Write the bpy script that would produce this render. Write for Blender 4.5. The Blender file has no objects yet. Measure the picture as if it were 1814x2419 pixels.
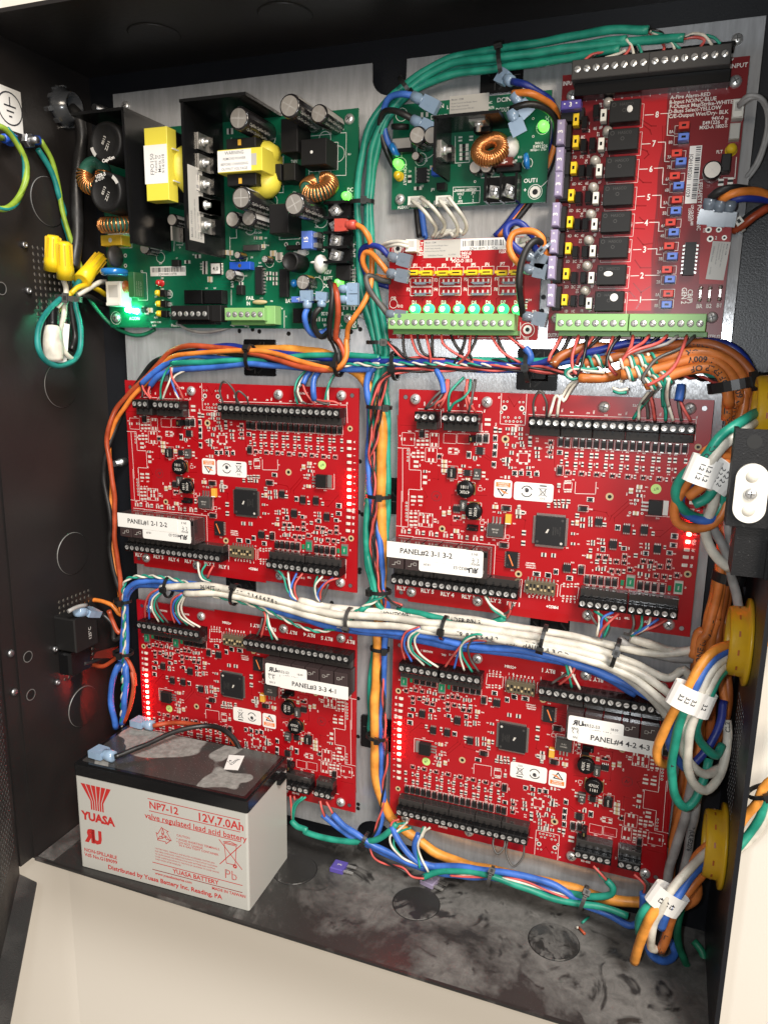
import bpy,math,random
from mathutils import Vector,Matrix
random.seed(7)
SC=bpy.context.scene
COL=SC.collection
S=0.001
R_=math.radians
cam_d=bpy.data.cameras.new('camera');cam=bpy.data.objects.new('camera',cam_d);COL.objects.link(cam)
cam.matrix_world=Matrix(((0.93561,-0.08827,0.34182,.41395),(0.35262,0.18700,-0.91689,-.50964),(0.01701,0.97839,0.20609,.02639),(0,0,0,1)))
cam_d.sensor_fit='VERTICAL';cam_d.sensor_height=24.19;cam_d.lens=18.063
cam_d.clip_start=.01;cam_d.clip_end=50
SC.camera=cam
wd=bpy.data.worlds.new('World');SC.world=wd;wd.use_nodes=True
bg=wd.node_tree.nodes['Background'];bg.inputs[0].default_value=(1,.90,.79,1);bg.inputs[1].default_value=.28
def lamp(name,loc,target,energy,size,color,sy=None):
 l=bpy.data.lights.new(name,'AREA');l.energy=energy;l.color=color
 l.shape='RECTANGLE';l.size=size;l.size_y=sy or size
 o=bpy.data.objects.new(name,l);COL.objects.link(o);o.location=[c*S for c in loc]
 o.rotation_euler=(Vector(target)-Vector(loc)).to_track_quat('-Z','Y').to_euler()
 return o
lamp('ceiling_lamp_near',(1200,-1250,1520),(220,0,-70),62,.6,(1,.97,.93))
lamp('ceiling_lamp_far',(2500,-3000,1000),(220,0,0),90,1.0,(1,.87,.72))
lamp('phone_torch',(392,-512,32),(230,20,-40),1.0,.012,(.93,.97,1))
SC.view_settings.view_transform='Standard';SC.view_settings.look='None'
SC.view_settings.exposure=0;SC.view_settings.gamma=1
SC.cycles.max_bounces=6;SC.cycles.diffuse_bounces=3;SC.cycles.glossy_bounces=3;SC.cycles.transmission_bounces=5
SC.cycles.use_denoising=True;SC.cycles.sample_clamp_indirect=4
SC.cycles.caustics_reflective=False;SC.cycles.caustics_refractive=False
M={}
def mat(name,col,rough=.5,metal=0.,coat=0.,emit=None,es=1.,alpha=1.,trans=0.,noise=None,bump=None,spec=.5,sub=0.):
 m=bpy.data.materials.new(name);m.use_nodes=True;nt=m.node_tree;b=nt.nodes['Principled BSDF']
 b.inputs['Base Color'].default_value=(*col,1);b.inputs['Roughness'].default_value=rough
 b.inputs['Metallic'].default_value=metal;b.inputs['Coat Weight'].default_value=coat
 b.inputs['Coat Roughness'].default_value=.12;b.inputs['Specular IOR Level'].default_value=spec
 if emit:b.inputs['Emission Color'].default_value=(*emit,1);b.inputs['Emission Strength'].default_value=es
 if alpha<1:b.inputs['Alpha'].default_value=alpha
 if trans:b.inputs['Transmission Weight'].default_value=trans
 if noise:
  tc=nt.nodes.new('ShaderNodeTexCoord');nz=nt.nodes.new('ShaderNodeTexNoise');nz.inputs['Scale'].default_value=noise[0]
  nz.inputs['Detail'].default_value=5;cr=nt.nodes.new('ShaderNodeValToRGB')
  cr.color_ramp.elements[0].position=noise[2];cr.color_ramp.elements[1].position=noise[3]
  cr.color_ramp.elements[0].color=(*col,1);cr.color_ramp.elements[1].color=(*noise[1],1)
  nt.links.new(tc.outputs['Object'],nz.inputs['Vector']);nt.links.new(nz.outputs['Fac'],cr.inputs['Fac'])
  nt.links.new(cr.outputs['Color'],b.inputs['Base Color'])
 if bump:
  tc=nt.nodes.new('ShaderNodeTexCoord');nz=nt.nodes.new('ShaderNodeTexNoise');nz.inputs['Scale'].default_value=bump[0]
  nz.inputs['Detail'].default_value=3;bp=nt.nodes.new('ShaderNodeBump');bp.inputs['Strength'].default_value=bump[1]
  bp.inputs['Distance'].default_value=bump[2]if len(bump)>2 else.0005
  nt.links.new(tc.outputs['Object'],nz.inputs['Vector']);nt.links.new(nz.outputs['Fac'],bp.inputs['Height'])
  nt.links.new(bp.outputs['Normal'],b.inputs['Normal'])
 M[name]=m;return m
mat('black_paint',(.013,.0115,.0115),.42,bump=(260,.25,.0004),noise=(9,(.027,.022,.020),.42,.75))
mat('right_paint',(.008,.009,.012),.36,bump=(900,.35,.0003))
mat('bracket_paint',(.006,.006,.0068),.5,bump=(1200,.5,.0003),noise=(700,(.04,.04,.04),.66,.72),spec=.3)
mat('door_paint',(.035,.034,.033),.55,bump=(900,1.,.0006),noise=(22,(.085,.08,.075),.45,.7))
mat('edge_paint',(.02,.019,.018),.4,noise=(30,(.16,.15,.14),.55,.72))
mat('wall_paint',(.77,.725,.65),.6,bump=(700,.12,.0004))
mat('scratch',(.16,.155,.15),.4)
mat('red_mask',(.37,.009,.014),.34,coat=.10,spec=.4,noise=(14,(.36,.004,.008),.4,.6))
mat('red_copper',(.36,.004,.007),.34,coat=.10,spec=.4)
mat('red_dark',(.20,.004,.008),.34,coat=.10,spec=.4)
mat('red_bright',(.46,.008,.013),.34,coat=.10,spec=.4)
mat('red_trace',(.29,.003,.006),.25,coat=.3)
mat('green_mask',(.004,.125,.060),.34,coat=.10,spec=.4,noise=(16,(.003,.10,.048),.4,.6))
mat('green_trace',(.004,.16,.08),.25,coat=.3)
mat('green_dark',(.003,.07,.034),.27,coat=.3)
mat('silk',(.86,.83,.78),.6);mat('silk_dim',(.58,.55,.5),.6)
mat('black_plastic',(.007,.007,.0075),.27,spec=.28);mat('black_matte',(.011,.0105,.0105),.5,spec=.3)
mat('grey_plastic',(.05,.047,.045),.5);mat('relay_clear',(.045,.03,.03),.16,coat=.4)
mat('chip_black',(.014,.014,.015),.45,spec=.35);mat('hole_black',(.003,.003,.003),.6)
mat('screw_metal',(.80,.79,.77),.32,.72,bump=(700,.2,.00004));mat('slot',(.09,.09,.09),.5);mat('tb_header',(.03,.027,.026),.16,coat=.3);mat('steel_dull',(.42,.42,.43),.42,1)  # tb_header is black plastic lightened, lamp sheen put into its colour
mat('tin',(.72,.70,.66),.3,.9);mat('pad',(.80,.77,.70),.34,.3);mat('brass',(.50,.40,.16),.3,.9)
mat('gold_hole',(.46,.36,.12),.4,.5)
mat('tan_cap',(.52,.40,.22),.45);mat('tan_orange',(.72,.40,.05),.42);mat('grey_cap',(.30,.27,.24),.5)
mat('white_paper',(.82,.80,.76),.55);mat('white_plastic',(.76,.73,.66),.4);mat('grey_paper',(.50,.48,.44),.35)
mat('ink',(.03,.03,.035),.6);mat('ink_grey',(.16,.16,.17),.6);mat('ink_red',(.46,.025,.022),.55)
mat('green_dot',(.50,.72,.22),.5);mat('orange_ink',(.85,.22,.06),.5)
mat('copper',(.72,.30,.10),.28,.85,coat=.3);mat('toroid_green',(.03,.13,.09),.45)
mat('yellow_tape',(.78,.66,.07),.4);mat('yellow_box',(.75,.47,.035),.42);mat('yellow_nut',(.86,.60,.015),.38);mat('grommet_amber',(.62,.36,.008),.4,noise=(60,(.5,.28,.02),.4,.7))
mat('yellow_plastic',(.84,.56,.012),.45);mat('yellow_led',(.75,.50,.02),.2,coat=.5)
mat('blue_plastic',(.02,.09,.50),.35);mat('blue_disc',(.015,.17,.48),.2,coat=.6)
mat('lilac',(.33,.28,.42),.36);mat('violet',(.10,.075,.34),.36);mat('fuse_blue',(.10,.18,.56),.35)
mat('fuse_brown',(.13,.018,.012),.35)
mat('conn_blue',(.34,.48,.66),.25,trans=.25,coat=.3);mat('conn_clear',(.30,.37,.45),.2,trans=.5,coat=.3)
mat('conn_red',(.50,.07,.05),.35)
mat('term_green',(.25,.47,.17),.45);mat('term_dark',(.13,.29,.09),.45)
mat('sleeve',(.018,.016,.017),.22,coat=.4);mat('sleeve_gold',(.5,.3,.07),.35,.5);mat('cap_top',(.62,.58,.53),.32,.7)
mat('cap_print',(.55,.53,.5),.5);mat('white_glue',(.74,.72,.67),.35);mat('red_led_off',(.45,.02,.02),.2,coat=.5)
mat('led_green',(.1,.9,.2),.3,emit=(.16,1,.06),es=2.2);mat('led_mint',(.05,.6,.2),.3,emit=(.03,1,.10),es=2.6);mat('led_core',(.8,1,.9),.3,emit=(.34,1,.42),es=16);mat('led_rim',(.05,.8,.3),.3,emit=(.03,1,.22),es=1.6);mat('led_acon',(.5,1,.8),.3,emit=(.10,1,.50),es=110)
mat('led_red',(.9,.1,.05),.3,emit=(1,.045,.03),es=150);mat('led_off',(.72,.66,.58),.4)
mat('film_green',(.03,.16,.05),.3,coat=.4);mat('clear_led',(.55,.51,.45),.15,trans=.3,coat=.5)
mat('red_plastic',(.55,.035,.02),.38);mat('poly_green',(.01,.22,.10),.4)
mat('lid_black',(.009,.009,.0095),.14,coat=.3);mat('batt_grey',(.46,.455,.42),.38,bump=(1500,.12,.0002));mat('tie',(.012,.012,.012),.38)
mat('wire_black',(.013,.012,.012),.34);mat('wire_red',(.60,.095,.08),.38);mat('wire_orange',(.80,.235,.035),.40)
mat('wire_rust',(.42,.065,.02),.38);mat('wire_blue',(.045,.15,.54),.36);mat('wire_navy',(.012,.03,.25),.34)
mat('wire_green',(.016,.29,.20),.36);mat('wire_white',(.72,.68,.58),.42);mat('wire_ivory',(.70,.66,.57),.45)
mat('wire_grey',(.35,.34,.33),.42);mat('wire_dgrey',(.085,.08,.075),.42);mat('wire_yellow',(.80,.55,.015),.4)
mat('wire_teal',(.012,.22,.20),.36);mat('jacket_orange',(.66,.195,.04),.45);mat('jacket_brown',(.38,.10,.02),.45);mat('dip_body',(.11,.09,.055),.4)
mat('wire_lime',(.28,.42,.04),.4);mat('wire_brown',(.16,.05,.02),.4);mat('jacket_amber',(.84,.33,.05),.40)
mat('wire_grn2',(.012,.20,.10),.36);mat('bush_clear',(.10,.105,.115),.2,trans=.4,coat=.4)
for n_,m_ in M.items():
 if n_.startswith(('wire_','jacket_')):
  nt=m_.node_tree;b_=nt.nodes['Principled BSDF'];c_=tuple(b_.inputs['Base Color'].default_value)[:3]
  tc=nt.nodes.new('ShaderNodeTexCoord');nz=nt.nodes.new('ShaderNodeTexNoise');nz.inputs['Scale'].default_value=85;nz.inputs['Detail'].default_value=6
  cr=nt.nodes.new('ShaderNodeValToRGB');cr.color_ramp.elements[0].position=.36;cr.color_ramp.elements[1].position=.66
  cr.color_ramp.elements[0].color=(*[v*.68 for v in c_],1);cr.color_ramp.elements[1].color=(*[min(1,v*1.12+.004)for v in c_],1)
  mr_=nt.nodes.new('ShaderNodeMapRange');mr_.inputs[1].default_value=.3;mr_.inputs[2].default_value=.7;mr_.inputs[3].default_value=.3;mr_.inputs[4].default_value=.58
  nt.links.new(tc.outputs['Object'],nz.inputs['Vector']);nt.links.new(nz.outputs['Fac'],cr.inputs['Fac']);nt.links.new(cr.outputs['Color'],b_.inputs['Base Color']);nt.links.new(nz.outputs['Fac'],mr_.inputs[0]);nt.links.new(mr_.outputs[0],b_.inputs['Roughness'])
def galv(name,base,rough,an):
 m=mat(name,base,rough,.58);nt=m.node_tree;b=nt.nodes['Principled BSDF']
 b.inputs['Anisotropic'].default_value=an
 tg=nt.nodes.new('ShaderNodeCombineXYZ');tg.inputs[0].default_value=1
 nt.links.new(tg.outputs[0],b.inputs['Tangent'])
 tc=nt.nodes.new('ShaderNodeTexCoord');mp=nt.nodes.new('ShaderNodeMapping');mp.inputs['Scale'].default_value=(1500,220,1500)
 nz=nt.nodes.new('ShaderNodeTexNoise');nz.inputs['Scale'].default_value=1;nz.inputs['Detail'].default_value=2
 bp=nt.nodes.new('ShaderNodeBump');bp.inputs['Strength'].default_value=.35;bp.inputs['Distance'].default_value=.0002
 n2=nt.nodes.new('ShaderNodeTexNoise');n2.inputs['Scale'].default_value=1;n2.inputs['Detail'].default_value=6
 m2=nt.nodes.new('ShaderNodeMapping');m2.inputs['Scale'].default_value=(330,45,330)
 cr=nt.nodes.new('ShaderNodeValToRGB');cr.color_ramp.elements[0].position=.35;cr.color_ramp.elements[1].position=.68
 cr.color_ramp.elements[0].color=(*[c*.8 for c in base],1);cr.color_ramp.elements[1].color=(*base,1)
 L=nt.links.new
 L(tc.outputs['Object'],mp.inputs['Vector']);L(mp.outputs[0],nz.inputs['Vector']);L(nz.outputs['Fac'],bp.inputs['Height'])
 L(bp.outputs['Normal'],b.inputs['Normal']);L(tc.outputs['Object'],m2.inputs['Vector']);L(m2.outputs[0],n2.inputs['Vector']);L(n2.outputs['Fac'],cr.inputs['Fac'])
 L(cr.outputs['Color'],b.inputs['Base Color'])
galv('galvanised',(.62,.63,.645),.27,.94)
def dusty(name,black,dust,s1,lo,hi,grad=None,dab=(.60,.66),rough=.3,det=5,ro=.55):
 m=mat(name,black,.35);nt=m.node_tree;b=nt.nodes['Principled BSDF'];L=nt.links.new;N=nt.nodes.new
 tc=N('ShaderNodeTexCoord')
 def nz(sc,det,dist,ro=.55):
  n=N('ShaderNodeTexNoise');n.inputs['Scale'].default_value=sc;n.inputs['Detail'].default_value=det;n.inputs['Distortion'].default_value=dist;n.inputs['Roughness'].default_value=ro
  L(tc.outputs['Object'],n.inputs['Vector']);return n.outputs['Fac']
 def rng(x,a,c,d,e):
  r=N('ShaderNodeMapRange');r.interpolation_type='SMOOTHSTEP'
  for i,v in enumerate((a,c,d,e)):r.inputs[i+1].default_value=v
  L(x,r.inputs[0]);return r.outputs[0]
 def mth(op,x,y):
  q=N('ShaderNodeMath');q.operation=op;L(x,q.inputs[0])
  if isinstance(y,float):q.inputs[1].default_value=y
  else:L(y,q.inputs[1])
  return q.outputs[0]
 big=nz(s1,det,.6,ro)
 if grad:
  sx=N('ShaderNodeSeparateXYZ');L(tc.outputs['Object'],sx.inputs[0]);g=N('ShaderNodeMapRange')
  for i,v in enumerate((grad[0]*S,grad[1]*S,grad[2],grad[3])):g.inputs[i+1].default_value=v
  L(sx.outputs[0],g.inputs[0]);big=mth('ADD',big,g.outputs[0])
  if len(grad)>4:
   g=N('ShaderNodeMapRange')
   for i,v in enumerate((grad[4]*S,grad[5]*S,0,grad[6])):g.inputs[i+1].default_value=v
   L(sx.outputs[2],g.inputs[0]);big=mth('ADD',big,g.outputs[0])
 d=rng(big,lo,hi,0.,1.);d=mth('MULTIPLY',d,rng(nz(s1*11,8,.4,.7),.25,.7,.45,1.))
 d=mth('MULTIPLY',d,rng(nz(s1*3.2,3,1.8),dab[0],dab[1],1.,.12))
 d=mth('MAXIMUM',d,rng(nz(1100,2,0),.66,.72,0.,.5));d=mth('MAXIMUM',d,.13)
 mx=N('ShaderNodeMix');mx.data_type='RGBA';mx.inputs[6].default_value=(*black,1);mx.inputs[7].default_value=(*dust,1)
 L(d,mx.inputs[0]);L(mx.outputs[2],b.inputs['Base Color']);L(rng(d,0,.8,rough,.85),b.inputs['Roughness'])
dusty('floor_dust',(.010,.0095,.0095),(.16,.152,.142),10,.42,.63,(60,330,-.17,.04,94,50,.10),(.56,.70),.3,10,.68)
dusty('knock_dust',(.010,.0095,.0095),(.12,.115,.108),26,.5,.62,None,(.5,.6),.3,8,.65)
dusty('lid_dust',(.008,.0075,.008),(.31,.297,.275),17,.455,.47,None,(.9,.95),.13,1.5)
dusty('sill_dust',(.03,.029,.027),(.20,.19,.18),30,.2,.9,None,(.9,.95))
class MB:
 """collects boxes, prisms, tubes ... in millimetres, then links ONE mesh object"""
 def __init__(s):s.v=[];s.f=[];s.m=[];s.sm=[]
 def add(s,vs,fs,mi=0,sm=False):
  b=len(s.v);s.v+=vs;s.f+=[tuple(i+b for i in f)for f in fs];s.m+=[mi]*len(fs);s.sm+=[sm]*len(fs);return s
 def box(s,x0,x1,y0,y1,z0,z1,mi=0,top=0,ch=0):
  """top: inset of the z1 face; ch: chamfer height under it"""
  if ch:
   c=ch;q=lambda z,i:[(x0+i,y0+i,z),(x1-i,y0+i,z),(x1-i,y1-i,z),(x0+i,y1-i,z)]
   vs=q(z0,0)+q(z1-c,0)+q(z1,c)
   fs=[(3,2,1,0),(8,9,10,11)]+[(a+k,a+(k+1)%4,a+4+(k+1)%4,a+4+k)for a in(0,4)for k in range(4)]
   return s.add(vs,fs,mi)
  t=top
  vs=[(x0,y0,z0),(x1,y0,z0),(x1,y1,z0),(x0,y1,z0),(x0+t,y0+t,z1),(x1-t,y0+t,z1),(x1-t,y1-t,z1),(x0+t,y1-t,z1)]
  return s.add(vs,[(3,2,1,0),(4,5,6,7),(0,1,5,4),(1,2,6,5),(2,3,7,6),(3,0,4,7)],mi)
 def cb(s,cx,cy,w,h,z0,z1,mi=0,**k):return s.box(cx-w/2,cx+w/2,cy-h/2,cy+h/2,z0,z1,mi,**k)
 def prism(s,poly,z0,z1,mi=0,fr=None):
  """poly (x,y) extruded along z; fr = (origin, X, Y, Z) to put it elsewhere"""
  n=len(poly);vs=[(x,y,z0)for x,y in poly]+[(x,y,z1)for x,y in poly]
  if fr:vs=[tuple(Vector(fr[0])+fr[1]*v[0]+fr[2]*v[1]+fr[3]*v[2])for v in vs]
  fs=[tuple(range(n-1,-1,-1)),tuple(range(n,2*n))]+[(i,(i+1)%n,n+(i+1)%n,n+i)for i in range(n)]
  return s.add(vs,fs,mi)
 def lathe(s,prof,n=16,mi=0,c=(0,0,0),ax=(0,0,1),sm=True,mis=None):
  """prof: (r, t) pairs along axis ax from c"""
  z=Vector(ax).normalized();x=z.orthogonal().normalized();y=z.cross(x);c=Vector(c);b=len(s.v)
  for r,t in prof:
   for k in range(n):
    a=2*math.pi*k/n;s.v.append(tuple(c+z*t+(x*math.cos(a)+y*math.sin(a))*r))
  for i in range(len(prof)-1):
   for k in range(n):
    s.f.append((b+i*n+k,b+i*n+(k+1)%n,b+(i+1)*n+(k+1)%n,b+(i+1)*n+k));s.m.append(mis[i]if mis else mi);s.sm.append(sm)
  if prof[0][0]>1e-4:s.f.append(tuple(b+k for k in range(n-1,-1,-1)));s.m.append(mis[0]if mis else mi);s.sm.append(False)
  if prof[-1][0]>1e-4:s.f.append(tuple(b+(len(prof)-1)*n+k for k in range(n)));s.m.append(mis[-1]if mis else mi);s.sm.append(False)
  return s
 def cyl(s,c,ax,r,h,n=16,mi=0,r2=None,sm=True):return s.lathe([(r,0),(r if r2 is None else r2,h)],n,mi,c,ax,sm)
 def ell(s,c,rx,ry,rz,n=12,m=7,mi=0):
  vs=[];b=len(s.v)
  for i in range(m+1):
   t=math.pi*i/m
   for k in range(n):
    a=2*math.pi*k/n;vs.append((c[0]+rx*math.sin(t)*math.cos(a),c[1]+ry*math.sin(t)*math.sin(a),c[2]+rz*math.cos(t)))
  return s.add(vs,[(i*n+k,(i+1)*n+k,(i+1)*n+(k+1)%n,i*n+(k+1)%n)for i in range(m)for k in range(n)],mi,True)
 def tube(s,pts,r,n=8,mi=0,rf=None,cap=True):
  """pts: dense list of Vectors; rf(i,t) scales the radius"""
  m=len(pts);b=len(s.v);up=None
  for i,p in enumerate(pts):
   t=(pts[min(i+1,m-1)]-pts[max(i-1,0)]).normalized()
   if up is None:up=t.orthogonal().normalized()
   up=(up-t*up.dot(t));up=up.normalized()if up.length>1e-6 else t.orthogonal().normalized()
   w=t.cross(up);rr=r*(rf(i/(m-1))if rf else 1)
   for k in range(n):
    a=2*math.pi*k/n;s.v.append(tuple(p+(up*math.cos(a)+w*math.sin(a))*rr))
  for i in range(m-1):
   for k in range(n):
    s.f.append((b+i*n+k,b+i*n+(k+1)%n,b+(i+1)*n+(k+1)%n,b+(i+1)*n+k));s.m.append(mi);s.sm.append(True)
  if cap:
   s.f.append(tuple(b+k for k in range(n-1,-1,-1)));s.f.append(tuple(b+(m-1)*n+k for k in range(n)));s.m+=[mi]*2;s.sm+=[False]*2
  return s
 def line(s,x0,y0,x1,y1,w,z,mi=0):
  d=Vector((x1-x0,y1-y0));L=d.length
  if L<1e-6:return s
  d/=L;q=Vector((-d.y,d.x))*w/2;e=d*w/2
  P=[(x0-e.x+q.x,y0-e.y+q.y,z),(x0-e.x-q.x,y0-e.y-q.y,z),(x1+e.x-q.x,y1+e.y-q.y,z),(x1+e.x+q.x,y1+e.y+q.y,z)]
  return s.add(P,[(0,1,2,3)],mi)
 def poly(s,P,w,z,mi=0,close=False):
  P=list(P)+([P[0]]if close else[])
  for a,b in zip(P,P[1:]):s.line(*a,*b,w,z,mi)
  return s
 def rect(s,cx,cy,w,h,lw,z,mi=0):
  return s.poly([(cx-w/2,cy-h/2),(cx+w/2,cy-h/2),(cx+w/2,cy+h/2),(cx-w/2,cy+h/2)],lw,z,mi,True)
 def ring(s,cx,cy,r0,r1,z,mi=0,n=20,a0=0,a1=360):
  k=[R_(a0+(a1-a0)*i/n)for i in range(n+1)]
  vs=[(cx+r0*math.cos(a),cy+r0*math.sin(a),z)for a in k]+[(cx+r1*math.cos(a),cy+r1*math.sin(a),z)for a in k]
  return s.add(vs,[(i,n+1+i,n+2+i,i+1)for i in range(n)],mi)
 def face(s,P,mi=0):return s.add([tuple(p)for p in P],[tuple(range(len(P)))],mi)
 def disc(s,cx,cy,r,z,mi=0,n=20):return s.face([(cx+r*math.cos(2*math.pi*k/n),cy+r*math.sin(2*math.pi*k/n),z)for k in range(n)],mi)
 def rrect(s,cx,cy,w,h,r,z0,z1,mi=0,n=5):
  P=[]
  for qx,qy,a0 in((1,1,0),(-1,1,90),(-1,-1,180),(1,-1,270)):
   for k in range(n+1):
    a=R_(a0+90*k/n);P.append((cx+qx*(w/2-r)+r*math.cos(a),cy+qy*(h/2-r)+r*math.sin(a)))
  return s.prism(P,z0,z1,mi)if z1 is not None else s.face([(x,y,z0)for x,y in P],mi)
 def text(s,body,x,y,z,size,mi=0,rot=0,ax='C',bold=.012,sx=1.):
  vs,fs,w=glyphs(body,bold);dx={'C':-w/2,'L':0,'R':-w}[ax];c,n=math.cos(R_(rot)),math.sin(R_(rot));out=[]
  for a,b in vs:
   a=(a+dx)*size*sx;b=(b-.35)*size;out.append((x+a*c-b*n,y+a*n+b*c,z))
  return s.add(out,fs,mi)
 def build(s,name,mats,parent=None,loc=None,rot=None):
  me=bpy.data.meshes.new(name);me.from_pydata([(x*S,y*S,z*S)for x,y,z in s.v],[],s.f)
  for m in(mats if isinstance(mats,(list,tuple))else[mats]):me.materials.append(M[m])
  me.polygons.foreach_set('material_index',s.m);me.polygons.foreach_set('use_smooth',s.sm);me.update()
  return obj(name,me,parent,loc,rot)
_GC={}
def glyphs(body,bold):
 body=str(body);k=(body,bold)
 if k not in _GC:
  cu=bpy.data.curves.new('print','FONT');cu.body=body;cu.resolution_u=2;cu.offset=bold;cu.fill_mode='FRONT'
  o=bpy.data.objects.new('print',cu)
  me=o.to_mesh();vs=[(v.co.x,v.co.y)for v in me.vertices];fs=[tuple(p.vertices)for p in me.polygons]
  o.to_mesh_clear();bpy.data.objects.remove(o);bpy.data.curves.remove(cu)
  _GC[k]=(vs,fs,max([v[0]for v in vs]or[0]))
 return _GC[k]
def obj(name,data,parent=None,loc=None,rot=None):
 o=bpy.data.objects.new(name,data);COL.objects.link(o)
 if parent:o.parent=parent
 if loc:o.location=[c*S for c in loc]
 if rot:o.rotation_euler=rot
 return o
def inst(src,parent,loc,rot=None):
 """another piece with the same mesh"""
 return obj(src.name.split('.')[0],src.data,parent,loc,rot)
GROUPS={'cable tie':'ties round the wire bundles','cable mount':'black cable mounts stuck to the plate','wire nut':'yellow wire nuts','grommet':'yellow grommets in the side panel','label':'paper flags on the cable loops','fuse':'loose fuses on the floor','wire scrap':'snipped wire scraps','green_cable':'green cables','blue_cable':'blue cables','orange_cable':'orange cables','white_cable':'white cables between the boards','twisted_pair':'twisted wire pairs','battery_lead':'leads on the battery','earth_wire':'earth wires','wire':'single wires','cable':'looped and bundled cables'}
def tag(o,label,cat,group=None,kind=None):
 o['label']=label
 if cat:o['category']=cat
 group=group or GROUPS.get(cat)or GROUPS.get(o.name.split('.')[0])
 if group:o['group']=group
 if kind:o['kind']=kind
 return o
def struct(o,label=None):
 o['kind']='structure'
 if label:o['label']=label
 return o
def copy_tree(o,parent=None):
 c=o.copy();COL.objects.link(c);c.parent=parent
 for ch in list(o.children):copy_tree(ch,c)
 return c
UP=(R_(90),0,0)
def spline(P,step=3.):
 P=[Vector(p[:3])for p in P]
 if len(P)==2:n=max(2,int((P[1]-P[0]).length/step));return[P[0].lerp(P[1],i/n)for i in range(n+1)]
 Q=[P[0]*2-P[1]]+P+[P[-1]*2-P[-2]];out=[]
 for i in range(1,len(Q)-2):
  a,b,c,d=Q[i-1:i+3];n=max(3,int((c-b).length/step))
  t0=0;t1=t0+max((b-a).length,1e-3)**.5;t2=t1+max((c-b).length,1e-3)**.5;t3=t2+max((d-c).length,1e-3)**.5
  for k in range(n):
   t=t1+(t2-t1)*k/n
   A1=a*((t1-t)/(t1-t0))+b*((t-t0)/(t1-t0));A2=b*((t2-t)/(t2-t1))+c*((t-t1)/(t2-t1));A3=c*((t3-t)/(t3-t2))+d*((t-t2)/(t3-t2))
   B1=A1*((t2-t)/(t2-t0))+A2*((t-t0)/(t2-t0));B2=A2*((t3-t)/(t3-t1))+A3*((t-t1)/(t3-t1))
   out.append(B1*((t2-t)/(t2-t1))+B2*((t-t1)/(t2-t1)))
 return out+[P[-1]]
# ================================================================ setting: the painted wall behind the cabinet
def wall_sheet(name,pts,m,label):
 mb=MB();mb.face(pts);return struct(mb.build(name,m,rot=UP),label)
wall_sheet('wall',[(-118,-2600,-20.8),(3000,-2600,-20.8),(3000,1600,-20.8),(-118,1600,-20.8)],'wall_paint','cream painted wall behind the cabinet')
wall_sheet('wall_turned',[(-1600,-2600,170),(-118,-2600,-20.8),(-118,1600,-20.8),(-1600,1600,170)],'wall_paint','cream painted wall turned toward the light left of the crease')  # sheet angled toward the lamps so this side of the crease comes out lighter
# ================================================================ the cabinet
X0,X1,Y0,Y1,HB,HF=-35,468,-378.5,231,-20,94
cabinet=obj('metal_cabinet',None,None,(216,20,Y0));tag(cabinet,'open black steel equipment cabinet holding all the circuit boards','cabinet')
_ci=Matrix.Translation(Vector((216,20,Y0))*S)
def cabpart(mb,name,m,parent=None):
 o=mb.build(name,m,parent or cabinet,None,UP)
 o.location=Vector((-216,-20,-Y0))*S if parent is None else(0,0,0)
 if parent is not None:o.rotation_euler=(0,0,0)
 return o
def perforated(mb,a0,a1,b0,b1,vents,put,mi=0,th=1.5,pitch=4.77,r=1.55):
 """sheet a0..a1 x b0..b1 with square grids of round holes; vents: (ca0, cb0, ncol, nrow); put(a,b,t) -> xyz"""
 ys=[b0];bands=[]
 for v in sorted(vents,key=lambda v:v[1]):
  lo,hi=v[1]-pitch/2,v[1]+(v[3]-.5)*pitch;bands+=[(ys[-1],lo,None),(lo,hi,v)];ys.append(hi)
 bands.append((ys[-1],b1,None))
 def q(p0,q0,p1,q1):
  for t in(0,th):mb.face([put(p0,q0,t),put(p1,q0,t),put(p1,q1,t),put(p0,q1,t)],mi)
 for lo,hi,v in bands:
  if v is None:q(a0,lo,a1,hi);continue
  la,ha=v[0]-pitch/2,v[0]+(v[2]-.5)*pitch;q(a0,lo,la,hi);q(ha,lo,a1,hi)
  for i in range(v[2]):
   for j in range(v[3]):
    ca,cb=v[0]+i*pitch,v[1]+j*pitch;o=[];n=[]
    for k in range(8):
     an=R_(45*k);c,s_=math.cos(an),math.sin(an);f=pitch/2/max(abs(c),abs(s_));o.append((ca+c*f,cb+s_*f));n.append((ca+c*r,cb+s_*r))
    for k in range(8):
     k2=(k+1)%8
     for t in(0,th):mb.face([put(*o[k],t),put(*o[k2],t),put(*n[k2],t),put(*n[k],t)],mi)
     mb.face([put(*n[k],0),put(*n[k2],0),put(*n[k2],th),put(*n[k],th)],mi)
back=MB();back.box(X0,X1,Y0,Y1,HB-.6,HB);back_o=cabpart(back,'back_panel','right_paint')
mb=MB();perforated(mb,HB,HF,Y0,Y1,[(16.5,-243,8,15),(16.5,44.2,8,12)],lambda a,b,t:(X0-t,b,a))
mb.box(X0-3,X0,Y0,Y1,HF,HF+2.0);mb.box(X0-3.2,X0-1.2,Y0+1,Y1,HF+2,HF+15)
left_o=cabpart(mb,'side_panel','black_paint')
mb=MB();perforated(mb,HB,HF,Y0,Y1,[(15,-246,8,15)],lambda a,b,t:(X1+t,b,a));mb.box(X1-1,X1+1.5,Y0,Y1,HF,HF+2)
right_o=cabpart(mb,'side_panel','right_paint')
mb=MB();mb.box(X0,X1,Y1,Y1+1.5,HB,HF);mb.box(X0,X1,Y1-1,Y1+1.5,HF,HF+2);top_o=cabpart(mb,'top_panel','black_paint')
mb=MB();mb.box(X0,X1,Y0-1.5,Y0,HB,HF);bot_o=cabpart(mb,'bottom_panel','floor_dust')
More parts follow.
